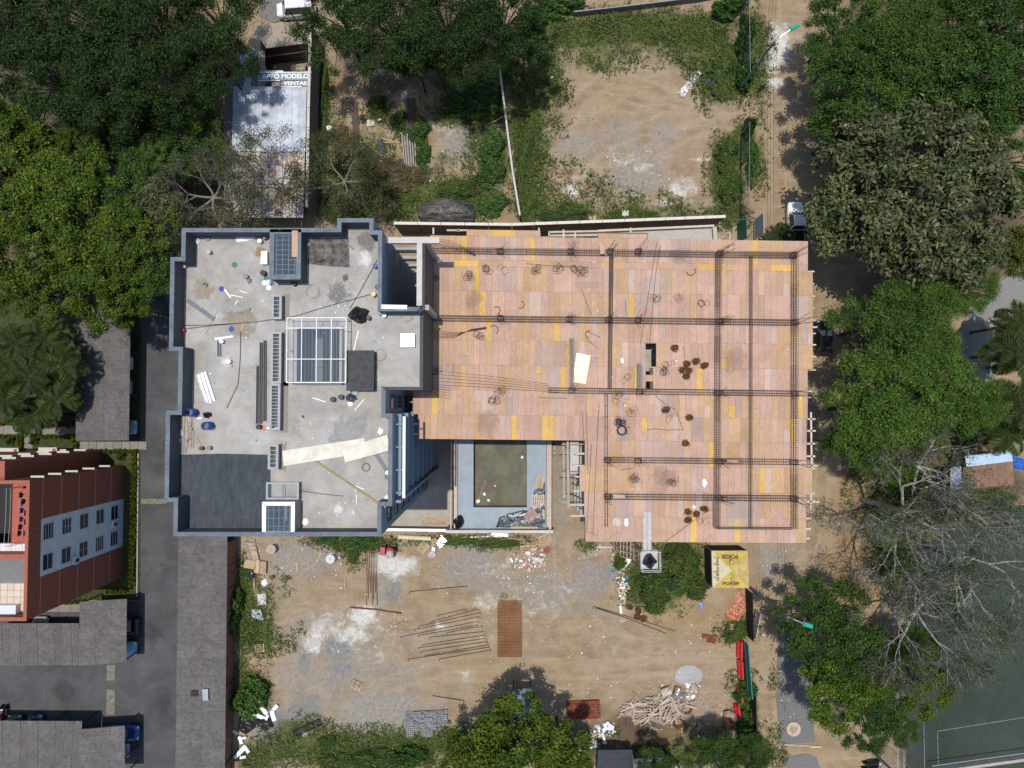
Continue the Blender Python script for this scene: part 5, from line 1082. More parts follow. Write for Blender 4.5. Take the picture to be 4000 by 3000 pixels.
text('POKER', 2851, 2174, cz+.215, 17, 66, brn, cnp, PI, .045, tilt=R(14)); text('POKER', 2856, 2280, cz+.17, 13, 66, brn, cnp, 0, .045, tilt=R(14))
text('POKER POKER PO', 2803, 2223, cz+.2, 9, 92, brn, cnp, -PI/2, .02, tilt=R(14))
def mark(x, y, z, r, rz, m1, m2):
    pts = [(0, 1.3), (.5, .75), (.8, .1), (.7, -.45), (0, -.7), (-.7, -.45), (-.8, .1), (-.5, .75)]
    for s_, mm, dz in ((1, m1, 0), (.62, m2, .006)):
        q = W(x, y, z); cr, sr = math.cos(rz), math.sin(rz); cb2(MB().prism([(q.x+r*s_*(a*cr-b_*sr), q.y+r*s_*(a*sr+b_*cr)) for a, b_ in pts], z+dz, z+dz+.006), 'emblem', mm)
mark(2858, 2197, cz+.42, .27, R(3), brn, whc); mark(2862, 2262, cz+.34, .24, PI, brn, whc)
for y, dz in ((2176, .17), (2204, .2), (2234, .2), (2257, .17)): mark(2792, y, cz+dz-.01, .12, R(-90), brn, whc)
# ================================================================ stalls on the park side
blue_t = mat('blue_tarp', (.02, .09, .4), .5, .2, 3, .3, bscale=4)
st1 = carport('market stall with a long pale blue roof on the park side', [(3768, 1782), (3950, 1758), (3958, 1802), (3778, 1824)], 3.0, 'y', .1, 1, mat('pale_blue_sheet', (.42, .55, .66), .4, .06, 1.5, obj=.05), .25, 1.0, True, 'market_stall', 'stall', .012)
carport('rusty brown corrugated stall roof below the pale blue one', [(3760, 1826), (3957, 1803), (3962, 1895), (3765, 1912)], 2.7, 'y', .1, 1, mat('brown_sheet', (.2, .12, .08), .8, .25, 1.5, .1, obj=.15), .2, .9, True, 'stall_roof', 'stall', .02)
carport('shiny zinc stall roof beside the rusty one', [(3712, 1828), (3756, 1820), (3763, 1912), (3710, 1914)], 2.75, 'x', .1, 1, mat('shiny_zinc', (.6, .63, .66), .18, .1, 2, metal=.7, obj=.08), .2, .9, True, 'zinc_roof', 'stall', .02)
drape('blue_tarpaulin', 'bright blue tarpaulin at the end of the market stall', [(3950, 1755), (3975, 1760), (3972, 1785), (4010, 1795), (4010, 1840), (3960, 1830)], 2.4, .1, blue_t)
# ================================================================ vehicles
def paint(nm, c): return mat('paint_'+nm, c, .28, .04, 2, spec=.6)
car_glass = mat('car_glass', (.012, .015, .02), .05, .1, 1, spec=.9); chrome = mat('chrome', (.6, .6, .6), .2, .05, 2, metal=1)
lamp_w = mat('headlamp', (.75, .77, .8), .1, .05, 2, spec=.8); lamp_r = mat('tail_lamp', (.4, .01, .01), .2, .1, 2)
def loft(mb, st, mi=0):
    n_ = len(st[0]); o_ = len(mb.v)
    for s_ in st: mb.v += s_
    for i in range(len(st)-1):
        for k in range(n_): mb.f.append((o_+i*n_+k, o_+i*n_+(k+1) % n_, o_+(i+1)*n_+(k+1) % n_, o_+(i+1)*n_+k)); mb.m.append(mi)
    mb.f.append(tuple(o_+k for k in range(n_))[::-1]); mb.f.append(tuple(o_+(len(st)-1)*n_+k for k in range(n_))); mb.m += [mi, mi]
def car(label, x, y, heading, pm, kind='hatch', group='parked cars', name='parked_car', cat='car', z=.0):
    """heading: 0 nose towards +x of the photo"""
    L_, w_, hh = {'hatch': (3.9, .84, 1.48), 'sedan': (4.4, .86, 1.44), 'van': (4.4, .84, 1.9), 'pickup': (5.0, .9, 1.72)}[kind]
    t = thing(name, label, cat, W(x, y, z), heading, group); belt = .9 if kind != 'van' else 1.0; h = L_/2
    def sec(xx, w2, zl, zt): return [(xx, -w2, zl), (xx, -w2, zl+(zt-zl)*.65), (xx, -w2*.93, zt-.03), (xx, -w2*.6, zt), (xx, w2*.6, zt), (xx, w2*.93, zt-.03), (xx, w2, zl+(zt-zl)*.65), (xx, w2, zl)]
    nose = .62 if kind != 'van' else .75
    m1 = MB(); loft(m1, [sec(-h, w_*.8, .42, belt*.78), sec(-h+.12, w_*.92, .3, belt*.95), sec(-h+.5, w_, .24, belt), sec(0, w_, .22, belt+.02), sec(h-1.15, w_, .24, belt-.02), sec(h-.55, w_*.96, .26, belt-.1), sec(h-.15, w_*.86, .3, nose+.06), sec(h, w_*.66, .38, nose-.1)])
    bo = m1.build('body', pm, t, True)
    for p in bo.data.polygons: pass
    c0, c1, r0, r1 = {'hatch': (-h+.15, h-1.15, -h+.55, h-1.85), 'sedan': (-h+.75, h-1.3, -h+1.25, h-1.95), 'van': (-h+.06, h-.75, -h+.15, h-1.35), 'pickup': (-h+1.75, h-1.25, -h+2.0, h-1.85)}[kind]
    ww, rw = w_*.93, w_*.72
    A = [(c0, -ww, belt-.02), (c1, -ww, belt-.02), (c1, ww, belt-.02), (c0, ww, belt-.02)]; B = [(r0, -rw, hh-.05), (r1, -rw, hh-.05), (r1, rw, hh-.05), (r0, rw, hh-.05)]
    MB().add(A+B, [(0, 1, 5, 4), (1, 2, 6, 5), (2, 3, 7, 6), (3, 0, 4, 7), (4, 5, 6, 7)]).build('cabin', pm, t)
    def pane(nm, i, j, inset_=.08, mm=car_glass):
        a, b_, c_, d = Vector(A[i]), Vector(A[j]), Vector(B[j]), Vector(B[i]); ctr = (a+b_+c_+d)/4; nn = (b_-a).cross(d-a).normalized(); nn = nn if nn.dot(ctr-Vector((0, 0, 1.1))) > 0 else -nn
        vs = [ctr+(p-ctr)*(1-inset_*1.4)+nn*.012 for p in (a, b_, c_, d)]; MB().add(vs, [(0, 1, 2, 3)]).build(nm, mm, t)
    pane('windscreen', 1, 2); pane('rear_window', 3, 0); pane('side_window', 0, 1); pane('side_window', 2, 3)
    rp = MB(); loft(rp, [[(r0-.02, -rw-.01, hh-.05), (r0+.1, -rw*.9, hh), (r0+.1, rw*.9, hh), (r0-.02, rw+.01, hh-.05)], [(r1+.02, -rw-.01, hh-.05), (r1-.1, -rw*.9, hh), (r1-.1, rw*.9, hh), (r1+.02, rw+.01, hh-.05)]]); rp.build('roof', pm, t)
    if kind == 'van':
        for k in range(6): MB().box(((r0+r1)/2, -rw*.75+rw*1.5*k/5, hh+.012), (r1-r0-.3, .05, .03)).build('roof_rib', pm, t)
    if kind == 'pickup':
        MB().prism(rect(-h+.16, -w_*.84, c0-.1, w_*.84), belt+.005, belt+.05).build('bed_cover', black, t)
    for sx in (-h+.78, h-.8):
        for sy in (-1, 1):
            wh = MB().lathe((sx, sy*(w_-.1), .31), [(.2, -.1), (.3, -.1), (.31, 0), (.3, .1), (.2, .1)], 16, axis=(0, 1, 0)).build('wheel', tyre_m, t); MB().lathe((sx, sy*(w_-.1), .31), [(.19, -.105), (.19, .105)], 12, axis=(0, 1, 0)).build('rim', chrome, wh)
    for sy in (-1, 1):
        MB().box((h-.2, sy*w_*.66, nose+.0), (.22, .3, .12)).build('headlight', lamp_w, t); MB().box((-h+.06, sy*w_*.72, belt*.82), (.12, .22, .14)).build('tail_light', lamp_r, t); MB().box((c1-.25, sy*(w_+.06), belt+.08), (.12, .16, .12)).build('mirror', pm, t)
    MB().box((h-.04, 0, .36), (.1, w_*1.1, .12)).build('bumper', black, t)
    return t
blg = paint('blue_grey', (.2, .29, .38)); slv = paint('silver', (.42, .45, .48)); blk = paint('black', (.015, .015, .017)); nvy = paint('navy', (.015, .05, .22)); wht_ = paint('white', (.72, .73, .74)); gry = paint('grey', (.16, .18, .2))
s0 = S(.9)
def nose_at(px_, py_): return px_-1.95*S(0), py_
car('pale blue hatchback with its bonnet out of the carport near the footpath', *nose_at(547, 1668), 0, blg); car('pale blue car under the palm side carport, second from the footpath', *nose_at(527, 1512), 0, blg)
car('silver car under the palm side carport, third from the footpath', *nose_at(530, 1420), 0, slv); car('grey car deepest in shade under the palm side carport', *nose_at(512, 1330), 0, gry)
car('black saloon backed out of the carport beside the brick house', 558-2.2*S(0), 2437, PI, blk, 'sedan'); car('light blue hatchback with a pale windscreen next to the black saloon', *nose_at(546, 2525), 0, paint('light_blue', (.2, .34, .5)))
car('bright blue car poking out of the bottom carport into the lane', *nose_at(557, 2850), 0, nvy); car('dark grey car behind the bright blue one at the bottom', *nose_at(518, 2918), 0, gry)
car('dark green car with its nose out of the bottom corner carport', 74, 2782+1.95*S(0), PI/2, paint('dark_green', (.03, .06, .05))); car('dark blue car beside the dark green one in the bottom corner', 154, 2782+1.95*S(0), PI/2, paint('dark_blue', (.04, .06, .09)))
car('white topped car in the shade at the foot of the brick house', 172, 2404+1.95*S(0), PI/2, slv)
car('white van with a ribbed roof parked on the street by the sales office', 1165, 52, PI+R(4), wht_, 'van', name='parked_van', cat='van')
car('white pickup with a black cargo bed parked by the street corner of the deck', 3098, 880, PI/2+R(1), wht_, 'pickup', name='pickup_truck', cat='pickup'); car('black hatchback parked alongside the street edge of the deck', 3206, 1322, PI/2, blk)
def motorbike(label, x, y, rz, c_=black):
    t = thing('motorcycle', label, 'motorcycle', W(x, y), rz, 'parked motorcycles')
    for sx in (-.62, .62): MB().lathe((sx, 0, .3), [(.22, -.05), (.3, -.05), (.31, 0), (.3, .05), (.22, .05)], 16, axis=(0, 1, 0)).build('wheel', tyre_m, t)
    b_ = MB(); loft(b_, [[(-.75, -.08, .6), (-.75, .08, .6), (-.75, .06, .75), (-.75, -.06, .75)], [(-.2, -.16, .45), (-.2, .16, .45), (-.2, .14, .78), (-.2, -.14, .78)], [(.3, -.17, .5), (.3, .17, .5), (.3, .13, .95), (.3, -.13, .95)], [(.55, -.06, .6), (.55, .06, .6), (.55, .05, .95), (.55, -.05, .95)]]); b_.build('tank_and_body', c_, t)
    MB().box((-.3, 0, .82), (.75, .26, .08)).build('seat', black, t); MB().tube([(.45, -.36, 1.05), (.52, 0, 1.0), (.45, .36, 1.05)], .02, 6).build('handlebar', chrome, t); MB().tube([(.62, 0, .3), (.48, 0, 1.0)], .035, 6).build('fork', chrome, t); MB().box((.6, 0, .88), (.12, .2, .16)).build('headlight', lamp_w, t)
for x, y, rz, lb in ((3394, 2908, R(15), 'motorcycle nearest the tree beside the court fence'), (3396, 2968, R(10), 'motorcycle in the middle of three beside the court fence'), (3392, 2990, R(8), 'motorcycle lowest at the picture edge beside the court fence'), (8, 2778, R(70), 'motorcycle at the picture edge on the lane'), (30, 2778, R(80), 'motorcycle next to the parked dark green car')): motorbike(lb, x, y, rz, paint('red', (.2, .02, .02)) if 'dark green' in lb else black)
# ================================================================ street lamps, poles and cables
teal = mat('green_lamp_housing', (.02, .3, .2), .4, .1, 3); polem = mat('concrete_pole', (.16, .155, .15), .85, .15, 3)
tops = {}
def street_lamp(label, base, top_z, head, key, arm=True):
    p = W(*base, 0); t = thing('street_lamp', label, 'street lamp', p, 0, None); tops[key] = p+Vector((0, 0, top_z))
    MB().tube([(0, 0, 0), (0, 0, top_z)], .17, 10, r1=.1).build('pole', polem, t)
    if arm:
        hd = W(*head, top_z+.5)-p; d = Vector((hd.x, hd.y, 0)).normalized(); MB().tube([(0, 0, top_z-.6), Vector((0, 0, top_z+.1))+d*.5, hd], .035, 6).build('arm', steel_g, t)
        an = math.atan2(d.y, d.x); MB().box((hd.x+d.x*.35, hd.y+d.y*.35, hd.z+.03), (1.0, .42, .16), an, top=.85).build('lamp_housing', teal, t); MB().box((hd.x+d.x*.4, hd.y+d.y*.4, hd.z-.07), (.6, .3, .05), an).build('lens', lamp_w, t)
    MB().box((.0, .12, top_z-1), (.9, .08, .1)).build('cross_arm', dark_in, t)
    for k in (-.3, 0, .3): MB().lathe((k, .12, top_z-.95), [(.05, 0), (.07, .06), (.04, .12)], 8).build('insulator', dark_in, t)
street_lamp('street lamp with a green head by the white dusted road in the upper corner', (2888, 350), 9.2, (3092, 112), 'a'); street_lamp('street lamp with a green head leaning over the round tree beside the yard', (2931, 2295), 9.2, (3142, 2437), 'b')
street_lamp('grey utility pole without a lamp beside the motorcycles', (3337, 2866), 9.5, None, 'c', False)
p = W(1210, 178); t = thing('mast', 'thin dark pole rising by the office gate', 'pole', p); MB().tube([(0, 0, 0), (0, 0, 6.2)], .06, 7).build('pole', dkb, t); MB().box((0, 0, 5.9), (.5, .06, .06)).build('cross_piece', dkb, t)
MB().box((0, .1, 3.3), (.4, .3, .7)).build('meter_box', mat('red_box', (.35, .04, .04), .5, .1, 3), t)
def cable(label, a, b_, sag=.5, r=.012):
    a, b_ = Vector(a), Vector(b_); pts = [a.lerp(b_, k/12)-Vector((0, 0, sag*4*(k/12)*(1-k/12))) for k in range(13)]; tag(MB().tube(pts, r, 4).build('power_cable', black, local=a), label, 'cable', 'overhead cables')
for k, dx in enumerate((-.3, 0, .3)):
    e = Vector((dx, .12, -.85)); cable(['left', 'middle', 'right'][k]+' one of three overhead cables along the dirt road behind the deck', tops['a']+e, tops['b']+e, 1.2)
    cable(['left', 'middle', 'right'][k]+' one of three overhead cables between the round tree and the utility pole', tops['b']+e, tops['c']+e, .5)
    cable(['left', 'middle', 'right'][k]+' one of three overhead cables leaving the upper street lamp', tops['a']+e, W(3020+k*14, -150, 9), .3)
cable('thin cable crossing the sports court', W(3980, 2550, 8), W(3790, 3000, 8), .2); cable('cable along the court fence', W(3538, 2450, 6), W(3537, 3030, 6), .2)
# court furniture
gl_ = thing('goal', 'white goal frame half hidden by branches at the court edge', 'goal', W(3560, 2510)); a, c_ = W(3546, 2425, 2.1), W(3549, 2600, 2.1)
MB().tube([a, c_], .06, 8).build('crossbar', white, gl_, local=gl_.location)
for q in (a, c_): MB().tube([(q.x, q.y, 0), q], .06, 8).build('post', white, gl_, local=gl_.location); MB().tube([(q.x-1, q.y, 0), q], .03, 6).build('stay', white, gl_, local=gl_.location)
rl = thing('court_rail', 'pale metal rail and low wall at the bottom of the court', 'railing', W(3850, 3000))
MB().bar(W(3640, 2992, 1), W(4050, 2935, 1), .08, .08).build('rail', steel_g, rl, local=rl.location); MB().bar(W(3640, 3012, .3), W(4050, 2955, .3), .3, .6).build('low_wall', conc, rl, local=rl.location)
for k in range(5): q = W(3640+100*k, 2992-14*k, 0); MB().tube([q, q+Vector((0, 0, 1))], .04, 6).build('post', steel_g, rl, local=rl.location)
bn = thing('spectator_stand', 'rail framed stand of pale pipes under the bare tree', 'stand', W(3510, 2300))
for k in range(4): MB().tube([W(3462+12*k, 2287+8*k, 2), W(3560+6*k, 2290+9*k, 2)], .06, 6).build('rail', lm, bn, local=bn.location)
for x, y in ((3462, 2287), (3560, 2290), (3500, 2312), (3578, 2316)): q = W(x, y, 2); MB().tube([(q.x, q.y, 0), q], .05, 6).build('post', lm, bn, local=bn.location)
# person behind the office wall, in dark clothes
def person(label, x, y, rz):
    bm = bmesh.new(); J = {}
    def v(n_, c_): J[n_] = bm.verts.new(c_); return J[n_]
    pts = {'pel': (0, 0, .92), 'chest': (0, .0, 1.25), 'neck': (0, 0, 1.45), 'head': (.02, 0, 1.58), 'crown': (.02, 0, 1.68), 'sl': (0, .18, 1.38), 'sr': (0, -.18, 1.38), 'el': (.03, .25, 1.1), 'er': (.03, -.25, 1.1), 'hl': (.15, .24, .88), 'hr': (.15, -.24, .88), 'kl': (.03, .1, .48), 'kr': (.03, -.1, .48), 'al': (0, .1, .07), 'ar': (0, -.1, .07), 'tl': (.16, .1, .04), 'tr': (.16, -.1, .04), 'hipl': (0, .09, .85), 'hipr': (0, -.09, .85)}
    for k, c_ in pts.items(): v(k, c_)
    for a, b_ in (('pel', 'chest'), ('chest', 'neck'), ('neck', 'head'), ('head', 'crown'), ('chest', 'sl'), ('chest', 'sr'), ('sl', 'el'), ('sr', 'er'), ('el', 'hl'), ('er', 'hr'), ('pel', 'hipl'), ('pel', 'hipr'), ('hipl', 'kl'), ('hipr', 'kr'), ('kl', 'al'), ('kr', 'ar'), ('al', 'tl'), ('ar', 'tr')): bm.edges.new((J[a], J[b_]))
    me = bpy.data.meshes.new('person'); bm.to_mesh(me); bm.free(); ob = bpy.data.objects.new('person', me); COL.objects.link(ob)
    md = ob.modifiers.new('skin', 'SKIN'); rad = {'pel': .15, 'chest': .16, 'neck': .06, 'head': .1, 'crown': .07, 'sl': .08, 'sr': .08, 'el': .05, 'er': .05, 'hl': .04, 'hr': .04, 'kl': .065, 'kr': .065, 'al': .045, 'ar': .045, 'tl': .04, 'tr': .04, 'hipl': .1, 'hipr': .1}
    for sv, k in zip(me.skin_vertices[0].data, pts): sv.radius = (rad[k], rad[k]); 
    me.skin_vertices[0].data[0].use_root = True; ss = ob.modifiers.new('s', 'SUBSURF'); ss.levels = 1; ss.render_levels = 1
    me.materials.append(mat('dark_clothes', (.03, .02, .045), .9, .3, 5))
    ob.location = W(x, y); ob.rotation_euler = (0, 0, rz); tag(ob, label, 'person')
    hr = MB().lathe((.01, 0, 1.62), [(.112, -.05), (.118, .0), (.1, .06), (.05, .1), (.01, .11)], 12).build('hair', mat('dark_hair', (.02, .012, .01), .7, .2, 9), ob)
person('person in dark clothes standing against the tall wall below the office gate', 1216, 292, R(100))
# ================================================================ roof litter on the finished block
def pail(label, x, y, z, c_, r=.15, h=.33, fill=None, name='bucket', cat='bucket', tilt=0, group='buckets on the roof'):
    t = thing(name, label, cat, W(x, y, z), 0, group); pm = mat('pail_%.2f_%.2f_%.2f' % c_, c_, .45, .08, 4)
    MB().lathe((0, 0, .005), [(r*.85, 0), (r, h), (r*.93, h), (r*.8, .03)], 18).build('body', pm, t, True)
    MB().lathe((0, 0, h*.93), [(r*1.02, 0), (r*1.05, .02), (r*1.02, .04), (r*.94, .03)], 18).build('rim', pm, t)
    MB().lathe((0, 0, h*.5), [(r*.86, 0), (r*.86, .01)], 18).build('contents', fill or dark_in, t)
    MB().tube([(r*1.03*math.cos(a), r*1.03*math.sin(a), h*.9-.12*math.sin(a)) for a in [PI*k/8 for k in range(9)]], .008, 4).build('handle', steel_g, t)
    if tilt: t.rotation_euler = (R(tilt), 0, R(40)); t.location.z += r*abs(math.sin(R(tilt)))
    return t
def lid(label, x, y, z, c_, r=.16, group='lids on the roof'):
    o_ = MB().lathe((0, 0, .003), [(r, 0), (r, .025), (r*.9, .03), (r*.86, .02), (.02, .022)], 20).build('plastic_disc', mat('pail_%.2f_%.2f_%.2f' % c_, c_, .45, .08, 4)); o_.location = W(x, y, z); return tag(o_, label, 'lid', group)
WH, BU, GR, RD, BK, GY = (.75, .75, .74), (.02, .05, .3), (.02, .16, .1), (.5, .03, .03), (.02, .02, .022), (.2, .2, .2)
for lb, x, y, c_, r in (('white bucket tipped against the parapet step', 722, 1040, WH, .2), ('red bucket by the left parapet', 720, 1292, RD, .15), ('white bucket beside a cement splash on the long side of the roof', 900, 1413, WH, .16), ('small white bucket beside the dark channel', 872, 1335, WH, .15), ('grey bucket above the white and dark bag', 966, 1084, GY, .17),
        ('dark bucket next to the barred roof light corner', 1039, 929, GY, .18), ('white bucket next to the barred roof light', 1021, 945, WH, .16), ('black bucket left of the barred roof light', 1034, 1069, BK, .2), ('black bucket at the foot of the barred roof light', 1153, 1108, BK, .2), ('blue bucket at the wall of the open frame', 1469, 1042, BU, .17), ('blue bucket half under the coping of the open frame', 1476, 1124, BU, .16),
        ('empty ring shaped grey bucket beside a white one near the black bag heap', 1488, 1225, GY, .17), ('white bucket next to the empty one near the black bag heap', 1504, 1234, WH, .16), ('dark bucket among the black bags', 1443, 1243, BK, .17), ('dark bucket below the glazed canopy', 1304, 1560, BK, .19), ('black bucket below the canopy corner', 1336, 1551, BK, .18), ('black bucket at the end of the long roof light', 1016, 1667, BK, .18),
        ('rusty paint can beside its twin near the dark membrane', 793, 1750, (.12, .05, .02), .14), ('grey paint can near the dark membrane', 824, 1749, GY, .15), ('metal can with a red stain near the upper parapet', 823, 987, (.5, .4, .4), .15)): pail(lb, x, y, ZR, c_, r)
for lb, x, y, c_ in (('green round lid on the bare screed', 917, 1035, GR), ('blue lid beside a white strip', 866, 1129, BU), ('blue lid near the crossing cable', 905, 1286, BU), ('green lid left of the barred roof light', 1042, 1087, GR), ('blue lid left of the barred roof light', 1059, 1106, BU), ('white lid left of the blue one by the roof light', 1034, 1105, WH), ('white lid under the blue one by the roof light', 1047, 1103, WH), ('white lid lowest by the roof light', 1050, 1124, WH), ('white lid below the glazed canopy', 1368, 1576, WH), ('red lid at the end of the long roof light', 1035, 1673, (.5, .16, .14)), ('white lid near the curved end of the pool side parapet', 1512, 1945, WH), ('white rim near the wall top by the pool side', 1515, 1846, WH), ('green lid by the pool side parapet', 1513, 1862, GR), ('blue and white dish on the open screed', 1025, 1174, (.3, .4, .42))): lid(lb, x, y, ZR, c_, .2)
def drum(label, x, y, z, c_=(.02, .08, .3)):
    t = thing('drum', label, 'drum', W(x, y, z), 0, 'plastic drums'); pm = mat('drum_blue', c_, .4, .1, 3)
    MB().lathe((0, 0, .005), [(.28, 0), (.29, .05), (.295, .3), (.31, .32), (.295, .34), (.295, .6), (.31, .62), (.295, .64), (.29, .9), (.27, .9), (.265, .5)], 24).build('body', pm, t, True); MB().lathe((0, 0, .5), [(.262, 0), (.262, .01)], 24).build('contents', mat('drum_grit', (.17, .15, .13), .9, .2, 6), t)
drum('blue open drum nearer the upper edge beside a black bag', 762, 1611, ZR); drum('blue open drum further into the roof', 824, 1662, ZR)
grey_st = mat('grey_paint_steel', (.13, .15, .17), .5, .1, 3)
def flat(label, p, q, wd, th=.04, m_=grey_st, z=ZR, name='plank', cat='plank', group='offcuts on the roof'): return plank(label, p, q, z+.004, wd, th, m_, name, cat, group)
flat('grey steel plank lying slantwise on the roof', (732, 1173), (836, 1247), .3, .08, grey_st, name='steel_plank'); flat('grey steel plank by the cream panels', (1468, 1773), (1511, 1839), .28, .06, grey_st, name='steel_plank')
def channel(label, p, q, wd=.2, m_=grey_st, z=ZR, h=.1):
    a, c_ = W(*p, z), W(*q, z); d = (c_-a); Ln = d.length; an = math.atan2(d.y, d.x); t = MB(); t.box((Ln/2, 0, .012), (Ln, wd, .02))
    for s_ in (-1, 1): t.box((Ln/2, s_*(wd/2-.012), h/2+.024), (Ln, .022, h))
    o_ = t.build('steel_channel', m_); o_.location = a; o_.rotation_euler = (0, 0, an); return tag(o_, label, 'channel', 'channels on the roof')
channel('short dark channel with a pale inner face', (858, 1392), (858, 1333), .24); dk_st = mat('dark_steel', (.05, .055, .06), .5, .15, 3)
for lb, p, q, w_ in (('long dark steel channel nearest the glazed roof light', (1036, 1645), (1037, 1330), .2), ('long dark steel channel second from the roof light', (1020, 1655), (1022, 1338), .2), ('long dark steel channel third from the roof light', (1006, 1655), (1008, 1430), .14)): channel(lb, p, q, w_, dk_st)
foam = mat('white_profile', (.8, .8, .79), .5, .05, 3)
for k, (p, q) in enumerate((((775, 1462), (812, 1572)), ((788, 1456), (824, 1574)), ((801, 1452), (838, 1566)))): channel(['left', 'middle', 'right'][k]+' one of three white channels lying together', p, q, .26, foam, h=.14)
for k, (p, q, w_) in enumerate((((920, 931), (1000, 924), .14), ((922, 938), (992, 932), .1), ((925, 943), (970, 938), .1), ((877, 1130), (902, 1164), .12), ((900, 1152), (949, 1162), .06), ((839, 1324), (911, 1314), .14), ((918, 1190), (930, 1174), .06), ((938, 1136), (966, 1146), .05), ((1041, 1672), (1098, 1674), .14), ((1393, 1932), (1392, 1970), .05), ((1390, 1898), (1422, 1912), .05), ((1386, 1602), (1423, 1559), .06), ((1382, 1370), (1400, 1294), .08), ((1221, 1554), (1273, 1570), .06))):
    flat(['white profile against the upper parapet, longest', 'white profile second against the upper parapet', 'white profile shortest against the upper parapet', 'white strip running off the blue lid', 'thin pale strip right of the blue lid', 'white strip above the dark channel', 'tiny pale stick near the grey tile', 'short pale stick on the open screed', 'white pipe across the end of the long roof light', 'thin white strip near the pool side corner', 'thin pale strip beside the wooden pole', 'thin pale strip below the canopy', 'thin pale strip beside the black lift box', 'thin pale stick under the canopy'][k], p, q, w_, .04, foam, name='white_strip', cat='strip')
for lb, p, q, w_, m_ in (('wooden stick crossing the cable', (941, 1293), (952, 1262), .08, wood), ('brown stick above the cable', (938, 1262), (965, 1240), .08, wood_g), ('thin batten on the screed', (803, 1305), (848, 1215), .03, wood_g)): flat(lb, p, q, w_, .03, m_, name='stick', cat='stick')
for lb, p, q in [('stick %s of the heap of battens along the left parapet' % w1, p, q) for w1, p, q in (('nearest the parapet', (708, 1770), (712, 1620)), ('second', (716, 1772), (722, 1625)), ('third', (724, 1770), (738, 1700)), ('crossing', (728, 1640), (745, 1720)), ('leaning', (745, 1750), (748, 1525)), ('tallest', (754, 1752), (750, 1530)), ('slanting right', (755, 1690), (792, 1748)), ('shortest', (730, 1660), (735, 1745)), ('curved', (738, 1650), (760, 1690)))]: flat(lb, p, q, .07, .05, wood_g, name='batten', cat='batten', group='battens on the roof')
for lb, x, y, w_, h_, ht, m_ in (('black bag heap beside the glazed canopy', 1402, 1232, 1.7, 1.4, .4, black), ('black bag beside the blue drum', 812, 1620, .7, .55, .35, black), ('black bag under the canopy corner', 1375, 1551, .9, .8, .3, tarp_k), ('clear plastic film on the black bag', 1391, 1534, .6, .5, .3, mat('clear_film', (.5, .53, .56), .25, .2, 4, .6)), ('white and dark bag on the open screed', 974, 1097, .45, .5, .3, mat('mixed_bag', (.35, .35, .38), .6, .8, 7, .4)), ('clear plastic bottles in the roof corner', 770, 942, .7, .6, .15, MATS['clear_film']), ('crumpled pale bag near the corner', 814, 935, .4, .3, .2, MATS['mixed_bag']),
        ('white bag by the blue drums', 826, 1673, .5, .35, .2, MATS['clear_film']), ('white rag pile below the blue drum', 780, 1633, .5, .25, .12, cloth), ('round white bag beside the cream panels', 1488, 1684, .55, .6, .15, cloth), ('cement bag torn open near the corner roof light', 1194, 2038, .55, .6, .1, cloth), ('green and white bag by the tar patch', 1205, 955, .3, .35, .15, mat('mint_bag', (.45, .6, .52), .7, .2, 6)), ('black and grey rag against the left parapet', 710, 1690, .4, .7, .15, MATS['mixed_bag']), ('white bag by the battens', 702, 1720, .2, .5, .12, cloth)): cloth_item('plastic_bag', lb, x, y, w_, h_, ZR, m_, 'bag', ht)
spl = mat('cement_splash', (.68, .67, .65), .9, .1, 5, .2)
SPL = [0.0]
def blot(m_):
    # a stain: the pigment thins out unevenly towards its edge and lets the floor show
    nm = m_.name+'_blot'
    if nm in MATS: return MATS[nm]
    q = m_.copy(); q.name = nm; MATS[nm] = q; n_ = q.node_tree.nodes; L_ = q.node_tree.links; b_ = n_['Principled BSDF']; o_ = n_['Material Output']
    tc_ = n_.new('ShaderNodeTexCoord'); le = n_.new('ShaderNodeVectorMath'); le.operation = 'LENGTH'; L_.new(tc_.outputs['Object'], le.inputs[0])
    oi = n_.new('ShaderNodeObjectInfo'); ad = n_.new('ShaderNodeVectorMath'); ad.operation = 'ADD'; L_.new(tc_.outputs['Object'], ad.inputs[0]); L_.new(oi.outputs['Location'], ad.inputs[1])
    z_ = n_.new('ShaderNodeTexNoise'); z_.inputs['Scale'].default_value = 2.2; z_.inputs['Detail'].default_value = 9; z_.inputs['Roughness'].default_value = .7; L_.new(ad.outputs[0], z_.inputs['Vector'])
    m1 = n_.new('ShaderNodeMath'); m1.operation = 'MULTIPLY_ADD'; m1.inputs[1].default_value = 2.2; L_.new(z_.outputs[0], m1.inputs[0]); m2 = n_.new('ShaderNodeMath'); m2.operation = 'MULTIPLY'; m2.inputs[1].default_value = -1.1; L_.new(le.outputs['Value'], m2.inputs[0]); L_.new(m2.outputs[0], m1.inputs[2])
    mr = n_.new('ShaderNodeMapRange'); mr.inputs['From Min'].default_value = .25; mr.inputs['From Max'].default_value = .75; mr.inputs['To Max'].default_value = .28 if m_.name in ('damp_mark', 'oil_mark', 'cement_spill', 'grey_paving') else .8; L_.new(m1.outputs[0], mr.inputs[0]); L_.new(mr.outputs[0], b_.inputs['Alpha']); return q
def splash(label, x, y, r, z=ZR, m_=spl):
    SPL[0] += .0012; o_ = MB().add([(math.cos(2*PI*k/24), math.sin(2*PI*k/24), 0) for k in range(24)], [tuple(range(24))]).build('splash', blot(m_)); o_.location = W(x, y, z+.004+SPL[0]); o_.scale = (r*1.45, r*1.45*random.uniform(.7, 1), 1); o_.rotation_euler = (0, 0, random.random()*6); tag(o_, label, 'stain', 'stains on the roof')
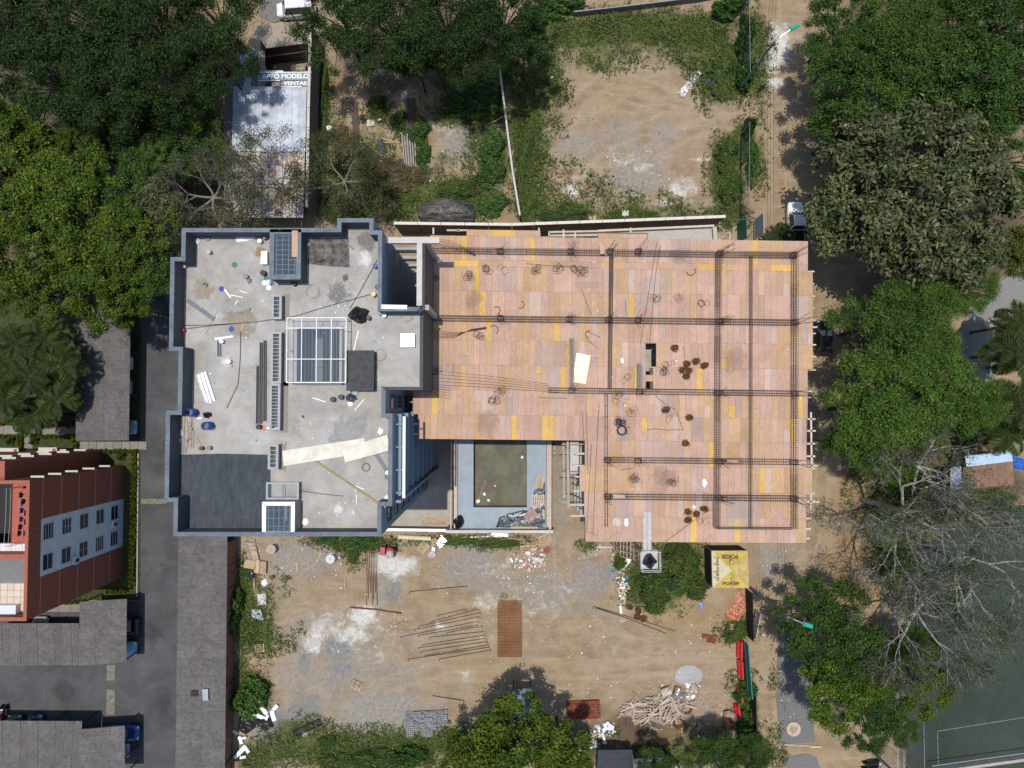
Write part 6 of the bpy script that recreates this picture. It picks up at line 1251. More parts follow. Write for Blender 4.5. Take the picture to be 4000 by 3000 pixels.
for lb, x, y, r, m_ in (('white cement splash near the pool side corner', 1323, 1988, .45, spl), ('small white cement splash near the pool side corner', 1380, 2002, .22, spl), ('white powder beside the tar patch', 1428, 1010, .75, spl), ('white splash round the bucket', 885, 1412, .45, spl), ('dark blot below the tar patch', 1350, 1084, .32, pat), ('dark smear above the canopy', 1325, 1150, .9, mat('faint_tar', (.2, .19, .18), .9, .25, 3)), ('brown stain beside the crossing cable', 940, 1262, 1.1, mat('brown_stain', (.33, .27, .2), .9, .12, 3)), ('brown stain near the two dark offcuts', 795, 1130, .8, MATS['brown_stain']), ('yellowish splash near the long roof light', 1212, 1655, .35, mat('mortar_splash', (.5, .46, .38), .9, .15, 4)), ('pale mortar splash in the middle of the roof', 1285, 1680, .3, MATS['mortar_splash']), ('grey scuff between the cream panels and the roof light', 1360, 1690, 1.3, mat('scuff', (.33, .32, .31), .9, .1, 5)), ('rust stain by the barred roof light', 1015, 985, .45, mat('rust_stain', (.32, .22, .12), .9, .2, 4)), ('dark smudge beside the concrete frame', 1430, 945, .8, MATS['faint_tar'])): splash(lb, x, y, r, ZR, m_)
dmp, oil = mat('damp_mark', (.28, .18, .13), .8, .15, 4), mat('oil_mark', (.03, .03, .032), .6, .2, 4); spill = mat('cement_spill', (.52, .47, .43), .9, .1, 5)
for lb, x, y, r, z, m_ in (('pale cement spill on the deck near the pale plywood sheet', 2130, 1400, 1.5, ZD, spill), ('cement dust on the deck between the upper beams', 2560, 1120, 1.8, ZD, spill), ('cement dust on the lower deck near the ladder like cage', 2560, 1760, 1.6, ZD, spill), ('cement dust near the yard edge of the deck', 2900, 2020, 1.2, ZD, spill), ('damp mark on the deck above the pool', 1900, 1650, 1.2, ZD, dmp), ('damp mark near the wide cross cage', 2870, 1400, 1.3, ZD, dmp), ('damp mark by the boundary wall beam', 2650, 1000, .8, ZD, dmp), ('damp mark below the stirrup piles by the finished block', 1850, 1180, 1.1, ZD, dmp), ('damp mark on the lower deck between two beams', 2600, 1870, 1.0, ZD, dmp), ('oil mark on the lane beside the brick house', 620, 1830, .9, .0, oil), ('oil mark on the lane by the corner carport', 600, 2480, 1.1, .0, oil), ('oil mark in the parking court', 250, 2700, 1.4, .0, oil), ('oil mark at the lane mouth near the bottom', 640, 2750, 1.2, .0, oil), ('dusty patch on the lane', 600, 2200, 1.5, .0, MATS['grey_paving'])): splash(lb, x, y, r, z+.006, m_)
def panel_sheet(label, quad, z, nrib=5, m_=None):
    q = [W(x, y, z) for x, y in quad]; t = thing('roof_panel', label, 'roof panel', q[0]); m_ = m_ or mat('cream_panel', (.56, .52, .43), .45, .12, 1, c2=(.62, .6, .54), detail=6)
    MB().add([q[0], q[1], q[2], q[3]]+[p+Vector((0, 0, .04)) for p in q], [(4, 5, 6, 7), (0, 1, 5, 4), (1, 2, 6, 5), (2, 3, 7, 6), (3, 0, 4, 7)]).build('sheet', m_, t, local=t.location)
    for k in range(nrib+3):
        a, c_ = q[0].lerp(q[3], k/(nrib+2)*.98+.01), q[1].lerp(q[2], k/(nrib+2)*.98+.01); MB().bar(a+Vector((0, 0, .065)), c_+Vector((0, 0, .065)), .06, .05).build('rib', m_, t, local=t.location)
panel_sheet('long cream ribbed roof panel lying under the shorter one', [(1104, 1761), (1425, 1712), (1432, 1767), (1109, 1819)], ZR+.03); panel_sheet('shorter cream ribbed panel overlapping the long one at the pool side', [(1337, 1753), (1514, 1699), (1522, 1758), (1349, 1806)], ZR+.16)
tag(MB().tube([W(1233, 1802, ZR+.06), W(1360, 1886, ZR+.07), W(1488, 1972, ZR+.06)], .055, 8).build('wooden_pole', mat('bamboo_pole', (.36, .25, .09), .6, .2, 6), local=W(1233, 1802, ZR)), 'long yellowish wooden pole lying across the pool side of the roof', 'pole')
ring(1430, 1825, .3, 'coil of brown hose on the pool side of the roof', n_=2, z=ZR, m_=mat('brown_hose', (.25, .16, .09), .6, .1, 4)); ring(1221, 1139, .55, 'loose pale rope coil above the glazed canopy', tk=.025, n_=4, z=ZR, m_=conc_l); ring(1588, 1234, .5, 'pale rope coil beside the open concrete frame', tk=.025, n_=4, z=ZR, m_=conc_l); ring(1486, 1387, .42, 'thin hoop beside the black lift box', tk=.02, n_=1, z=ZR)
slab('plywood_board', 'tan plywood board lying on top of the barred roof light', [(1141, 901), (1164, 901), (1163, 1004), (1140, 1004)], ZR+1.405, .03, PLY[1], 'plywood'); slab('door_blank', 'white panel leaning by the barred roof light', [(1027, 985), (1050, 985), (1050, 1035), (1024, 1036)], ZR+.02, .3, white, 'panel')
slab('brick_offcut', 'orange brick beside the corner roof light', [(1170, 1981), (1179, 1981), (1179, 1991), (1170, 1991)], ZR+.002, .12, mat('orange_brick', (.45, .14, .06), .8, .15, 5), 'brick'); slab('tile_offcut', 'grey tile offcut right on the open screed', [(974, 1222), (969, 1219), (976, 1201), (983, 1203)], ZR+.002, .05, grey_st, 'offcut'); slab('tile_offcut', 'grey tile offcut with a white strip under it', [(934, 1217), (950, 1217), (949, 1229), (934, 1228)], ZR+.002, .05, grey_st, 'offcut')
slab('tile_offcut', 'dark stub left of its twin on the screed', [(792, 1112), (804, 1103), (807, 1106), (795, 1115)], ZR+.002, .05, dk_st, 'offcut'); slab('tile_offcut', 'dark stub right of its twin on the screed', [(803, 1120), (810, 1107), (814, 1109), (808, 1123)], ZR+.002, .05, dk_st, 'offcut'); slab('tile_offcut', 'grey strip at the corner of the tar patch', [(1362, 962), (1366, 957), (1384, 970), (1379, 977)], ZR+.008, .02, grey_st, 'offcut')
pail('beige jerrycan beside the crossing cable end', 1463, 1152, ZR, (.6, .48, .28), .17, .4, name='jerrycan', cat='can')
for lb, pts in (('dark cable crossing the roof from the left parapet to the open frame', [(715, 1285), (850, 1270), (1000, 1257), (1150, 1236), (1300, 1190), (1455, 1148)]), ('thin cord slanting from the black bag heap to the open frame', [(1366, 1205), (1400, 1150), (1474, 1015)]), ('thin grey cord from the left parapet along the cable', [(664, 1272), (800, 1270), (950, 1262)]), ('thin cord winding down the open screed', [(940, 1295), (938, 1400), (930, 1500), (885, 1595)]), ('thin cord over the pool side of the roof', [(1166, 1916), (1260, 1930), (1340, 1938)])): rod('cable', lb, pts, ZR+.02, .022, dk_st, 'cable')
tag(MB().tube([W(1318, 1193, ZR+.06), W(1324, 1194, ZR+.06), W(1324, 1202, ZR+.06)], .055, 8).build('pipe_elbow', pipe_w, local=W(1318, 1193, ZR)), 'white pipe elbow near the crossing cable', 'pipe'); tag(MB().tube([W(1178, 1625, ZR+.06), W(1184, 1626, ZR+.06), W(1184, 1633, ZR+.06)], .055, 8).build('pipe_elbow', mat('rust_pipe', (.15, .07, .03), .7, .2, 4), local=W(1178, 1625, ZR)), 'brown pipe elbow near the long roof light', 'pipe')

# ================================================================ the site yard
def spool(label, x, y, r, h, m_, lying=None, z=0):
    t = thing('cable_spool', label, 'cable spool', W(x, y, z), 0, 'cable spools')
    ax = (0, 0, 1) if lying is None else (math.cos(lying), math.sin(lying), 0); o0 = Vector((0, 0, 0)) if lying is None else Vector((0, 0, r))-Vector(ax)*(h/2)
    for k in (0, 1): MB().lathe(o0+Vector(ax)*(k*(h-.06)), [(r, 0), (r, .055)], 28, axis=ax).build('flange', m_, t); 
    MB().lathe(o0+Vector(ax)*.056, [(r*.5, 0), (r*.5, h-.118)], 18, axis=ax).build('core', wood_g, t); MB().lathe(o0+Vector(ax)*(h-.004), [(.06, 0), (.06, .006)], 10, axis=ax).build('hub_hole', dark_in, t)
    for k in range(5): 
        if lying is None: MB().box(((k-2)*r*.36, 0, h+.006), (.012, 2*math.sqrt(max(.02, r*r-((k-2)*r*.36)**2))*.96, .006)).build('board_joint', wood_g, t)
spool('greyish wooden cable spool near the long carport wall', 1069, 2139, .52, .75, mat('spool_grey', (.38, .33, .28), .85, .15, 4)); spool('whitish wooden cable spool further along the roof edge', 1298, 2177, .5, .75, mat('spool_white', (.6, .58, .57), .8, .15, 4)); spool('small spool on its side by the brick rubble', 2853, 2440, .35, .6, wood_g, R(90)); spool('dark framed spool lying near the bottom trees', 2727, 2832, .4, .8, wood_g, R(60))
mx = thing('concrete_mixer', 'red and grey concrete mixer standing in spilled cement', 'concrete mixer', W(1530, 2145)); 
MB().lathe((0, -.25, .75), [(.2, -.55), (.34, -.35), (.44, -.05), (.44, .25), (.3, .5), (.28, .5), (.4, .2)], 20, axis=(0, -.75, .66)).build('drum', mat('mixer_grey', (.4, .39, .38), .6, .2, 4), mx, True)
MB().lathe((0, .05, .85), [(.44, -.12), (.46, 0), (.44, .1)], 20, axis=(0, -.75, .66)).build('drum_band', mat('mixer_red', (.5, .05, .035), .5, .15, 4), mx); MB().box((-.8, 0, .6), (.5, .9, .75)).build('engine_box', mat('engine_red', (.4, .08, .08), .5, .2, 4), mx)
for s_ in (-.55, .55): MB().lathe((s_, .35, .28), [(.2, -.06), (.28, -.06), (.28, .06), (.2, .06)], 14, axis=(1, 0, 0)).build('wheel', tyre_m, mx)
MB().tube([(.45, 0, .75), (1.3, -.05, .75)], .035, 6).build('tow_bar', black, mx); MB().lathe((.6, 0, .8), [(.3, -.02), (.3, .02)], 16, axis=(1, 0, 0)).build('tilt_wheel', black, mx); MB().box((0, 0, .35), (1.3, .5, .12)).build('chassis', black, mx)
pipe('large cream concrete pipe beside the pool wall', (1556, 2097), (1684, 2104), 0, .24, mat('cream_pipe', (.58, .54, .38), .7, .1, 3), 'drain_pipe')
carport('small wavy zinc sheet lying tilted beside the cream pipe', [(1703, 2122), (1726, 2091), (1748, 2112), (1719, 2141)], .25, 'y', -.1, 1, MATS['shiny_zinc'], .16, .8, False, 'zinc_sheet', 'metal sheet', .02)
for lb, x, y, rz, s_ in (('slatted pallet leaning left of the white plank by the mixer', 1654, 2137, R(50), 1.2), ('small pallet between the cream pipe and the zinc sheet', 1695, 2117, R(90), .8), ('pallet at the corner of the pool wall', 2130, 2105, R(25), 1.3), ('pallet beneath the pool wall corner, lower one', 2062, 2142, R(5), 1.6), ('pallet on the dark sand of the yard', 1394, 2676, R(-25), 1.1), ('pallet in the weeds by the carport wall', 1015, 2530, R(5), 1.1)): pallet(lb, x, y, rz, 0, wood, s_)
for lb, p, q, w_, m_ in (('white plank below the zinc sheet', (1694, 2136), (1691, 2158), .35, white), ('thin pale board along the pool wall foot', (1770, 2102), (1925, 2094), .12, white), ('timber leaning over the zinc sheet', (1700, 2078), (1745, 2140), .08, wood), ('timber crossing the weeds by the zinc sheet', (1730, 2120), (1792, 2085), .06, wood), ('white sheet under the pool wall', (1916, 2086), (1985, 2094), .5, white), ('long timber under the pool wall, uppermost', (1960, 2098), (2060, 2112), .15, wood), ('long timber under the pool wall, middle', (1950, 2108), (2060, 2120), .12, wood), ('long timber under the pool wall, lowest', (1955, 2130), (2050, 2132), .15, wood_g), ('broken stick in the yard beside the rebar', (1358, 2206), (1423, 2183), .12, wood), ('wide shovel like board on the open yard', (1158, 2196), (1160, 2210), .45, wood), ('handle of the shovel like board', (1159, 2211), (1162, 2227), .14, wood), ('long thin stick near the carport wall spool', (974, 2103), (1046, 2155), .08, wood), ('upright plank in the weeds by the carport wall', (990, 2240), (994, 2306), .12, wood),
        ('white plank near the hooked bars', (2423, 2362), (2426, 2397), .22, white), ('long plank from the block pile down the yard', (2432, 2245), (2440, 2358), .18, wood), ('pale stick near the bent bars', (1348, 2254), (1348, 2305), .07, wood), ('stick near the hooked bars end', (1638, 2575), (1629, 2606), .07, wood), ('stick in the lower yard', (1535, 2757), (1534, 2785), .1, wood), ('long beam under the timber pile', (2540, 2840), (2644, 2876), .25, wood_g), ('upright timber right of the timber pile', (2668, 2740), (2664, 2890), .28, wood), ('white and dark pipe below the timber pile', (2558, 2862), (2605, 2892), .16, steel_g), ('board at the sand path end by the round manhole', (3054, 2909), (3165, 2913), .2, wood), ('second board at the sand path end', (3162, 2917), (3206, 2917), .2, wood), ('long concrete bar by the scaffold', (2325, 2137), (2425, 2139), .15, conc_l), ('pale timber in the bushes by the hoist', (2572, 2210), (2625, 2290), .22, conc_l), ('second timber in the bushes by the hoist', (2578, 2205), (2590, 2240), .2, conc_l),
        ('white foam plank in the yard below the block pile', (2350, 2855), (2366, 2905), .25, white), ('broken timber in the weedy yard', (1485, 538), (1556, 558), .12, wood), ('second broken timber in the weedy yard', (1500, 556), (1540, 556), .12, wood), ('thin plank in the weedy yard', (1487, 630), (1555, 624), .15, wood), ('white tile in the weedy yard', (1474, 469), (1489, 466), .2, white), ('pale slab in the weedy yard', (1433, 480), (1463, 480), .7, conc_l)): plank(lb, p, q, .02, w_, .05, m_, group='boards lying about the yard')
cloth_item('plastic_film', 'greyish crumpled plastic film below the white plank', 1689, 2166, 1.0, .9, .03, mat('pinkish_film', (.45, .4, .42), .4, .15, 5, .5), 'film', .2)
# stacked boards by the carport wall
for lb, q, zz in (('pale form panel pair, right one by the carport wall', [(1021, 2189), (1045, 2191), (1043, 2237), (1018, 2236)], .35), ('pale form panel pair, left one by the carport wall', [(1003, 2183), (1019, 2186), (1015, 2238), (997, 2234)], .3), ('weathered board stack by the carport wall', [(962, 2182), (1003, 2188), (1001, 2222), (955, 2214)], .3), ('grey paving slab in the weeds', [(1006, 2320), (1040, 2318), (1040, 2360), (1008, 2363)], .06), ('bluish metal sheet in the weeds', [(985, 2378), (1018, 2380), (1032, 2425), (985, 2412)], .06)):
    slab('form_panel', lb, q, .02, zz, wood if 'slab' not in lb and 'metal' not in lb else (conc_l if 'slab' in lb else steel_g), 'panel')
for k in range(5): pallet(['topmost', 'second', 'third', 'fourth', 'lowest'][k]+' of the slatted frames heaped by the carport wall', 975+k*5, 2118+k*18, R(10*k-15), .02+.02*k, wood_g, 1.1)
cloth_item('dark_rag', 'dark blue rag in the weeds by the carport wall', 985, 2250, .8, 1.2, .02, blue_tarp, 'rag', .2); cloth_item('white_sack', 'white sack torn open by the carport wall', 1034, 2275, .8, .9, .02, cloth, 'sack', .25); pail('rusty tin in the yard beside the torn sack', 1065, 2252, 0, (.1, .06, .04), .22, .35, name='tin', cat='can')
# reinforcement in the yard
mesh_m = mat('fresh_rust_mesh', (.3, .1, .03), .85, .2, 3)
mt = thing('mesh_stack', 'rust orange stack of reinforcement mesh panels in the middle of the yard', 'mesh stack', W(1990, 2456))
a, c_ = W(1943, 2566, 0), W(2036, 2348, 0); wx, wy = c_.x-a.x, c_.y-a.y
for lay in range(3):
    s_ = MB(); ox, oy = .03*lay, .02*lay
    for k in range(16): x = wx*k/15-wx/2+ox; s_.tube([(x, -wy/2+oy, .03+lay*.04), (x, wy/2+oy, .03+lay*.04)], .012, 3)
    for k in range(38): y = wy*k/37-wy/2+oy; s_.tube([(-wx/2+ox, y, .05+lay*.04), (wx/2+ox, y, .05+lay*.04)], .012, 3)
    s_.build('mesh_panel', mesh_m, mt)
ybars = [((1570, 340), (1820, 285)), ((1500, 400), (1915, 285)), ((1400, 437), (1945, 315)), ((1370, 463), (1935, 350)), ((1250, 527), (1925, 390)), ((1400, 515), (1915, 425)), ((1650, 490), (1955, 432)), ((1500, 530), (1970, 480)), ((1435, 595), (1985, 510)), ((1405, 620), (1985, 540)), ((1420, 655), (2000, 565)), ((1460, 690), (2010, 595)), ((1315, 720), (2020, 615)), ((1580, 720), (2025, 640))]
nth = ['topmost', 'second', 'third', 'fourth', 'fifth', 'sixth', 'seventh', 'eighth', 'ninth', 'tenth', 'eleventh', 'twelfth', 'thirteenth', 'lowest']
for k, (p, q) in enumerate(ybars):
    p = (1000+p[0]/2.212, 2250+p[1]/2.212); q = (1000+q[0]/2.212, 2250+q[1]/2.212)
    rod('hooked_bar', nth[k]+' of the hooked bars laid side by side left of the mesh stack', [(p[0]+1, p[1]+8), p, q, (q[0]+1, q[1]+9)], .02, .03, group='hooked bars in the yard')
for lb, pts, m_ in (('bundle of brown bars above the white cement stain', [(1367, 2371), (1470, 2380), (1574, 2395)], rust), ('second brown bar of the bundle above the white cement stain', [(1370, 2374), (1480, 2383), (1572, 2398)], rust), ('long dark bar with hooks above the hooked bars', [(1599, 2318), (1600, 2311), (1823, 2290), (1825, 2296)], rebar_m), ('long hooked bar pointing to the lot corner, upper one', [(2315, 2378), (2318, 2369), (2440, 2405), (2520, 2428), (2640, 2466)], rebar_m), ('long hooked bar pointing to the lot corner, lower one', [(2326, 2384), (2330, 2376), (2450, 2415), (2602, 2475)], rebar_m), ('thin bar near the tree shade', [(1690, 2718), (1815, 2738)], rebar_m), ('thin bar under the bushes', [(2410, 2365), (2560, 2372), (2630, 2395)], rebar_m)): rod('steel_bar', lb, pts, .02, .04, m_)
for k in range(7): rod('steel_bar', nth[k]+' of the tall thin bars lying below the mixer counted from the carport', [(1424+k*8, 2140+k*3), (1434+k*6, 2260), (1432+k*7+jit(4), 2365-(k % 3)*25)], .02+.01*k, .025, rust, group='thin bars below the mixer')
for lb, x, y in (('rusty links by the bush, left one', 2457, 2369), ('rusty links by the bush, upper pair', 2495, 2385), ('rusty links by the bush, lower left', 2487, 2407), ('rusty links by the bush, lowest', 2515, 2415)): stirrup_pile(x, y, 10, lb, rs, .25, 0, .2, group='rusty links in the yard', thick=.03)
stirrup_pile(1960, 2330, 4, 'open rusty stirrups near the mixer bars', rs, .3, 0, .3, group='rusty links in the yard')
ring(2682, 2768, .6, 'rusty coil right of the timber pile', n_=5, z=.02, m_=rust, tk=.08); ring(2650, 2822, .65, 'large rusty coil below the timber pile', n_=6, z=.02, m_=rust, tk=.09)
# concrete blocks, bricks
blk_m = mat('concrete_block', (.3, .31, .31), .9, .15, 4, .3, obj=.15); hb_m = mat('hollow_brick', (.24, .075, .045), .85, .2, 4, .2, obj=.2)
def block_mesh(nm, lx, ly, lz, holes, m_):
    t = MB(); wl_x = .035
    t.box((0, ly/2-wl_x/2, lz/2), (lx, wl_x, lz)); t.box((0, -ly/2+wl_x/2, lz/2), (lx, wl_x, lz))
    for k in range(holes+1): t.box((-lx/2+wl_x/2+(lx-wl_x)*k/holes, 0, lz/2), (wl_x, ly-2*wl_x-.001, lz))
    t.box((0, 0, .02), (lx-.08, ly-.08, .02))
    o_ = t.build(nm, m_); me = o_.data; bpy.data.objects.remove(o_); return me
bm1, bm2 = block_mesh('block', .4, .2, .2, 2, blk_m), block_mesh('brick', .3, .2, .12, 3, hb_m)
def stack(name, label, x, y, cols_, rows_, me, dx, dy, hfun, rz=0, cat='block stack', jt=.015, dz=.2):
    t = thing(name, label, cat, W(x, y), rz)
    for i in range(cols_):
        for j in range(rows_):
            for k in range(hfun(i, j)):
                o_ = bpy.data.objects.new('block', me); COL.objects.link(o_); o_.parent = t; o_.location = ((i-cols_/2)*dx+jit(jt), (j-rows_/2)*dy+jit(jt), k*dz); o_.rotation_euler = (0, 0, jit(.05)+(PI/2 if random.random() < .04 else 0))
stack('block_pile', 'pile of grey hollow concrete blocks by the bottom trees', 1675, 2820, 11, 13, bm1, .42, .215, lambda i, j: (0 if (j < 3 and i in (2, 3, 7, 8, 9)) or (i > 8 and j < 6) else 2 if j > 5 and random.random() < .5 else 1), R(2))
stack('block_pile', 'small pile of grey blocks beside the sand heap', 2401, 2225, 3, 8, bm1, .42, .215, lambda i, j: 0 if i > 1 and j > 4 else 1, R(-3)); stack('brick_stack', 'red hollow brick stack in half shade beside the bottom tree', 2285, 2765, 11, 9, bm2, .33, .22, lambda i, j: 3 if random.random() < .7 else 2, R(3), 'brick stack', dz=.125)
stack('brick_stack', 'small flat pile of brown bricks near the red barriers', 2775, 2490, 5, 4, bm2, .33, .22, lambda i, j: 0 if (i < 2 and j < 2) else 1, R(-8), 'brick stack', dz=.125)
stack('block_pile', 'row of grey blocks along the pool beam', 2165, 1768, 2, 8, bm1, .42, .215, lambda i, j: 1 if random.random() < .8 else 0, 0)
# timber pile
tp = thing('timber_pile', 'tangled pile of broken formwork timber near the bottom trees', 'timber pile', W(2560, 2765))
for k in range(120):
    r_ = math.sqrt(random.random()); a = random.random()*2*PI; x, y = 3.6*r_*math.cos(a), 1.55*r_*math.sin(a)+.1*math.cos(a); L_ = random.uniform(.7, 2.3); h_ = .1+.75*(1-r_)*random.random(); an = random.gauss(R(25), .5) if random.random() < .6 else random.random()*PI; dz = jit(.12)
    MB().bar((-L_/2*math.cos(an), -L_/2*math.sin(an), -dz), (L_/2*math.cos(an), L_/2*math.sin(an), dz), random.uniform(.08, .24), .04).build('timber', MATS['pale_joist'] if random.random() < .2 else wood_g, tp).location = (x, y, h_)
# gravel heap, rubble, barriers, gate
def mound(name, label, x, y, rx, ry, h, m_, cat='heap', n_=26, rough=.08, kind=None):
    vs = [(0, 0, h)]; fs = []; rings = 7; ph = [random.uniform(.8, 1.15) for _ in range(n_)]; ph = [(ph[k-1]+ph[k]+ph[(k+1) % n_])/3 for k in range(n_)]
    for r_ in range(1, rings+1):
        f = r_/rings
        for k in range(n_): a = 2*PI*k/n_; vs.append((rx*f*ph[k]*math.cos(a), ry*f*ph[k]*math.sin(a), h*(1-f)**1.2+(jit(rough*h) if r_ < rings else 0)-(.05 if r_ == rings else 0)))
    fs = [(0, 1+k, 1+(k+1) % n_) for k in range(n_)]+[(1+(q-1)*n_+k, 1+q*n_+k, 1+q*n_+(k+1) % n_, 1+(q-1)*n_+(k+1) % n_) for q in range(1, rings) for k in range(n_)]
    o_ = MB().add(vs, fs).build(name, m_, None, True); o_.location = W(x, y); return tag(o_, label, cat, kind=kind)
mound('gravel_heap', 'round heap of grey gravel near the red barriers', 2690, 2640, 1.6, 1.1, .55, mat('crushed_stone', (.36, .36, .36), .95, .2, 8, .6, bscale=20)); mound('sand_heap', 'low heap of grey sand beside the block pile', 2310, 2250, 2.3, 2.6, .3, mat('grey_sand', (.28, .25, .2), .95, .12, 2, .4))
mound('soil_mound', 'brown soil mound with roots under the timber pile', 2470, 2875, 1.8, 1.2, .7, mat('brown_soil', (.12, .08, .05), .95, .25, 4, .6)); mound('weed_mound', 'dry brushwood mound below the timber pile', 2600, 2880, 2.6, 1.0, .5, mat('dry_brush', (.17, .12, .06), .95, .4, 6, .8))
def bits(name, label, areas, n_, size, m_, cat=None, z0=.0, flat_=.4, kind='stuff', parent=None):
    s_ = MB(); 
    for _ in range(n_):
        cx, cy, rx, ry = random.choice(areas); a = random.random()*2*PI; r_ = math.sqrt(random.random()); p = W(cx+rx*r_*math.cos(a), cy+ry*r_*math.sin(a), z0); d = random.uniform(*size); s_.box((p.x, p.y, z0+d*flat_/2+random.random()*.02), (d*random.uniform(.6, 1.3), d*random.uniform(.5, 1), d*flat_), random.random()*PI, top=random.uniform(.5, .95), mi=random.randrange(len(m_)))
    return tag(s_.build(name, m_), label, cat, kind=kind)
br = [mat('brick_shard', (.4, .13, .07), .85, .25, 4), mat('brick_shard_pale', (.5, .24, .16), .85, .2, 4)]
bits('brick_rubble', 'orange brick rubble along the black hoarding below the yellow canopy', [(2868, 2330, 40, 35), (2880, 2370, 32, 40), (2865, 2400, 30, 30)], 480, (.12, .32), br, 'rubble')
wbit = [conc_l, white, mat('pale_stone', (.5, .46, .4), .9, .15, 4), mat('grey_stone', (.25, .24, .23), .9, .2, 4)]
bits('rubble', 'scattered pale stones and litter over the dirt', [(1150, 2200, 220, 100), (1500, 2400, 420, 250), (2000, 2400, 450, 260), (2500, 2500, 330, 250), (2750, 2600, 150, 200), (2300, 2180, 120, 60), (2400, 550, 380, 330), (1450, 600, 190, 240), (1750, 550, 150, 250), (3050, 1000, 60, 800), (3040, 2500, 90, 450), (2500, 2750, 350, 130), (1500, 2430, 120, 60), (2050, 2250, 120, 80), (2480, 650, 160, 90)], 1500, (.04, .17), wbit, 'rubble')
bits('white_rubble', 'white rock rubble strip on the dirt lot', [(2725, 292, 12, 14), (2710, 310, 14, 14), (2697, 325, 14, 14), (2685, 342, 14, 12), (2672, 355, 16, 12), (2662, 368, 14, 10)], 190, (.08, .3), [conc_l, MATS['pale_stone'], white], 'rubble')
bits('demolition_rubble', 'white and brown rubble heap below the pool corner', [(2050, 2190, 60, 35), (2090, 2170, 40, 30), (2080, 2200, 50, 30)], 260, (.1, .4), [white, conc_l, br[1], conc_d], 'rubble'); bits('litter_heap', 'mixed litter at the edge of the gravel heap', [(2705, 2680, 30, 25), (2690, 2710, 20, 20)], 120, (.1, .4), [white, conc_l, conc_d, wood], 'rubble'); bits('yard_litter', 'grey litter and rubble between the brick stack and the trees', [(2310, 2880, 60, 40), (2360, 2850, 40, 30), (2280, 2900, 50, 30)], 200, (.1, .35), wbit, 'rubble')
bits('form_litter', 'wooden and white litter strip beside the block pile', [(2425, 2260, 18, 60), (2430, 2310, 14, 40), (2440, 2290, 18, 20)], 120, (.1, .35), [wood, white, conc_l], 'rubble')
bits('roof_crumbs', 'small grey and white crumbs scattered over the grey flat roof', [(900, 1150, 170, 220), (1400, 1350, 180, 150), (850, 1500, 130, 200), (1300, 1900, 150, 150), (1350, 1150, 120, 110), (1150, 1700, 200, 60)], 330, (.03, .12), wbit, 'rubble', ZR)
bits('deck_crumbs', 'small white crumbs scattered over the plywood deck', [(2200, 1300, 480, 330), (2750, 1500, 380, 550)], 160, (.03, .13), [white, conc_l, wood], 'rubble', ZD+.008)
for k, (x, y, w_) in enumerate(((1070, 2792, .9), (1035, 2770, .8), (1020, 2800, .8), (1075, 2765, .7), (1045, 2800, .5), (1000, 2795, .5), (920, 2860, .5), (940, 2890, .7), (955, 2880, .45), (945, 2930, .9), (930, 2945, .7), (965, 2925, .7), (950, 2955, .5))):
    sl = .06+.3*random.random(); rz = random.random()*PI; o_ = MB().box((0, 0, sl/2), (w_*1.3, w_*.55, sl*.8), 0, top=.95).build('foam_block', white); o_.location = W(x, y, .1); o_.rotation_euler = (jit(.15), jit(.2), rz); tag(o_, ['long white foam beam on top of the foam heap by the weeds', 'flat white foam piece at the upper side of the heap', 'white foam piece at the left of the heap', 'white foam piece under the long beam', 'small foam chunk in the heap', 'foam chunk beside the bush', 'lone white foam block near the brick wall', 'foam block on the black sheet edge', 'small foam block on the black sheet', 'long foam beam low by the brick wall', 'foam block low by the brick wall', 'white foam plate low by the brick wall', 'lowest small foam block by the brick wall'][k], 'foam block', 'white foam waste')
drape('black_sheet', 'black plastic sheet under the white foam heap', [(935, 2795), (1000, 2805), (1060, 2800), (1078, 2838), (1040, 2855), (1000, 2840), (960, 2870), (930, 2850)], .03, .12, black)
mt2 = channel('black metal gutter trough lying in the lower yard', (1152, 2862), (1255, 2816), .65, mat('black_trough', (.03, .03, .035), .5, .2, 3), .02, .35); splash('pinkish round slab beside the black trough', 1191, 2866, .35, .05, mat('pink_slab', (.45, .33, .3), .9, .1, 3))
for lb, x, y, rz in (('red plastic barrier nearest the yard entrance', 2885, 2530, R(88)), ('red plastic barrier second from the entrance', 2888, 2605, R(92)), ('red plastic barrier half in the bushes', 2887, 2705, R(90)), ('red plastic barrier behind the pink tarp', 2876, 2770, R(100))):
    t = thing('road_barrier', lb, 'barrier', W(x, y), rz, 'red plastic barriers'); rp_ = mat('red_plastic', (.55, .03, .04), .4, .12, 3); L_ = 1.9 if 'half' not in lb and 'pink' not in lb else 1.4
    b_ = MB(); loft(b_, [[(xx, -.28, 0), (xx, -.26, .25), (xx, -.09, .55), (xx, -.08, 1.0), (xx, .08, 1.0), (xx, .09, .55), (xx, .26, .25), (xx, .28, 0)] for xx in (-L_/2, L_/2)]); b_.build('shell', rp_, t)
    for k in (-1, 0, 1): MB().box((k*L_*.3, 0, .5), (.12, .56, .08)).build('rib', rp_, t)
    for sx in (-1, 1): MB().box((sx*(L_/2+.04), 0, .5), (.08, .1, .8)).build('lug', rp_, t)
yg = thing('yard_gate', 'green framed sheet gate at the yard entrance', 'gate', W(2905, 2590)); A, B = W(2893, 2490, 0), W(2908, 2692, 0)
MB().bar(A+Vector((0, 0, 1.1)), B+Vector((0, 0, 1.1)), .04, 2.1).build('sheet', gg, yg, local=yg.location)
for z in (.05, 1.1, 2.2): MB().bar(A+Vector((0, 0, z)), B+Vector((0, 0, z)), .09, .07).build('rail', mat('pale_green_rail', (.05, .2, .16), .5, .1, 3), yg, local=yg.location)
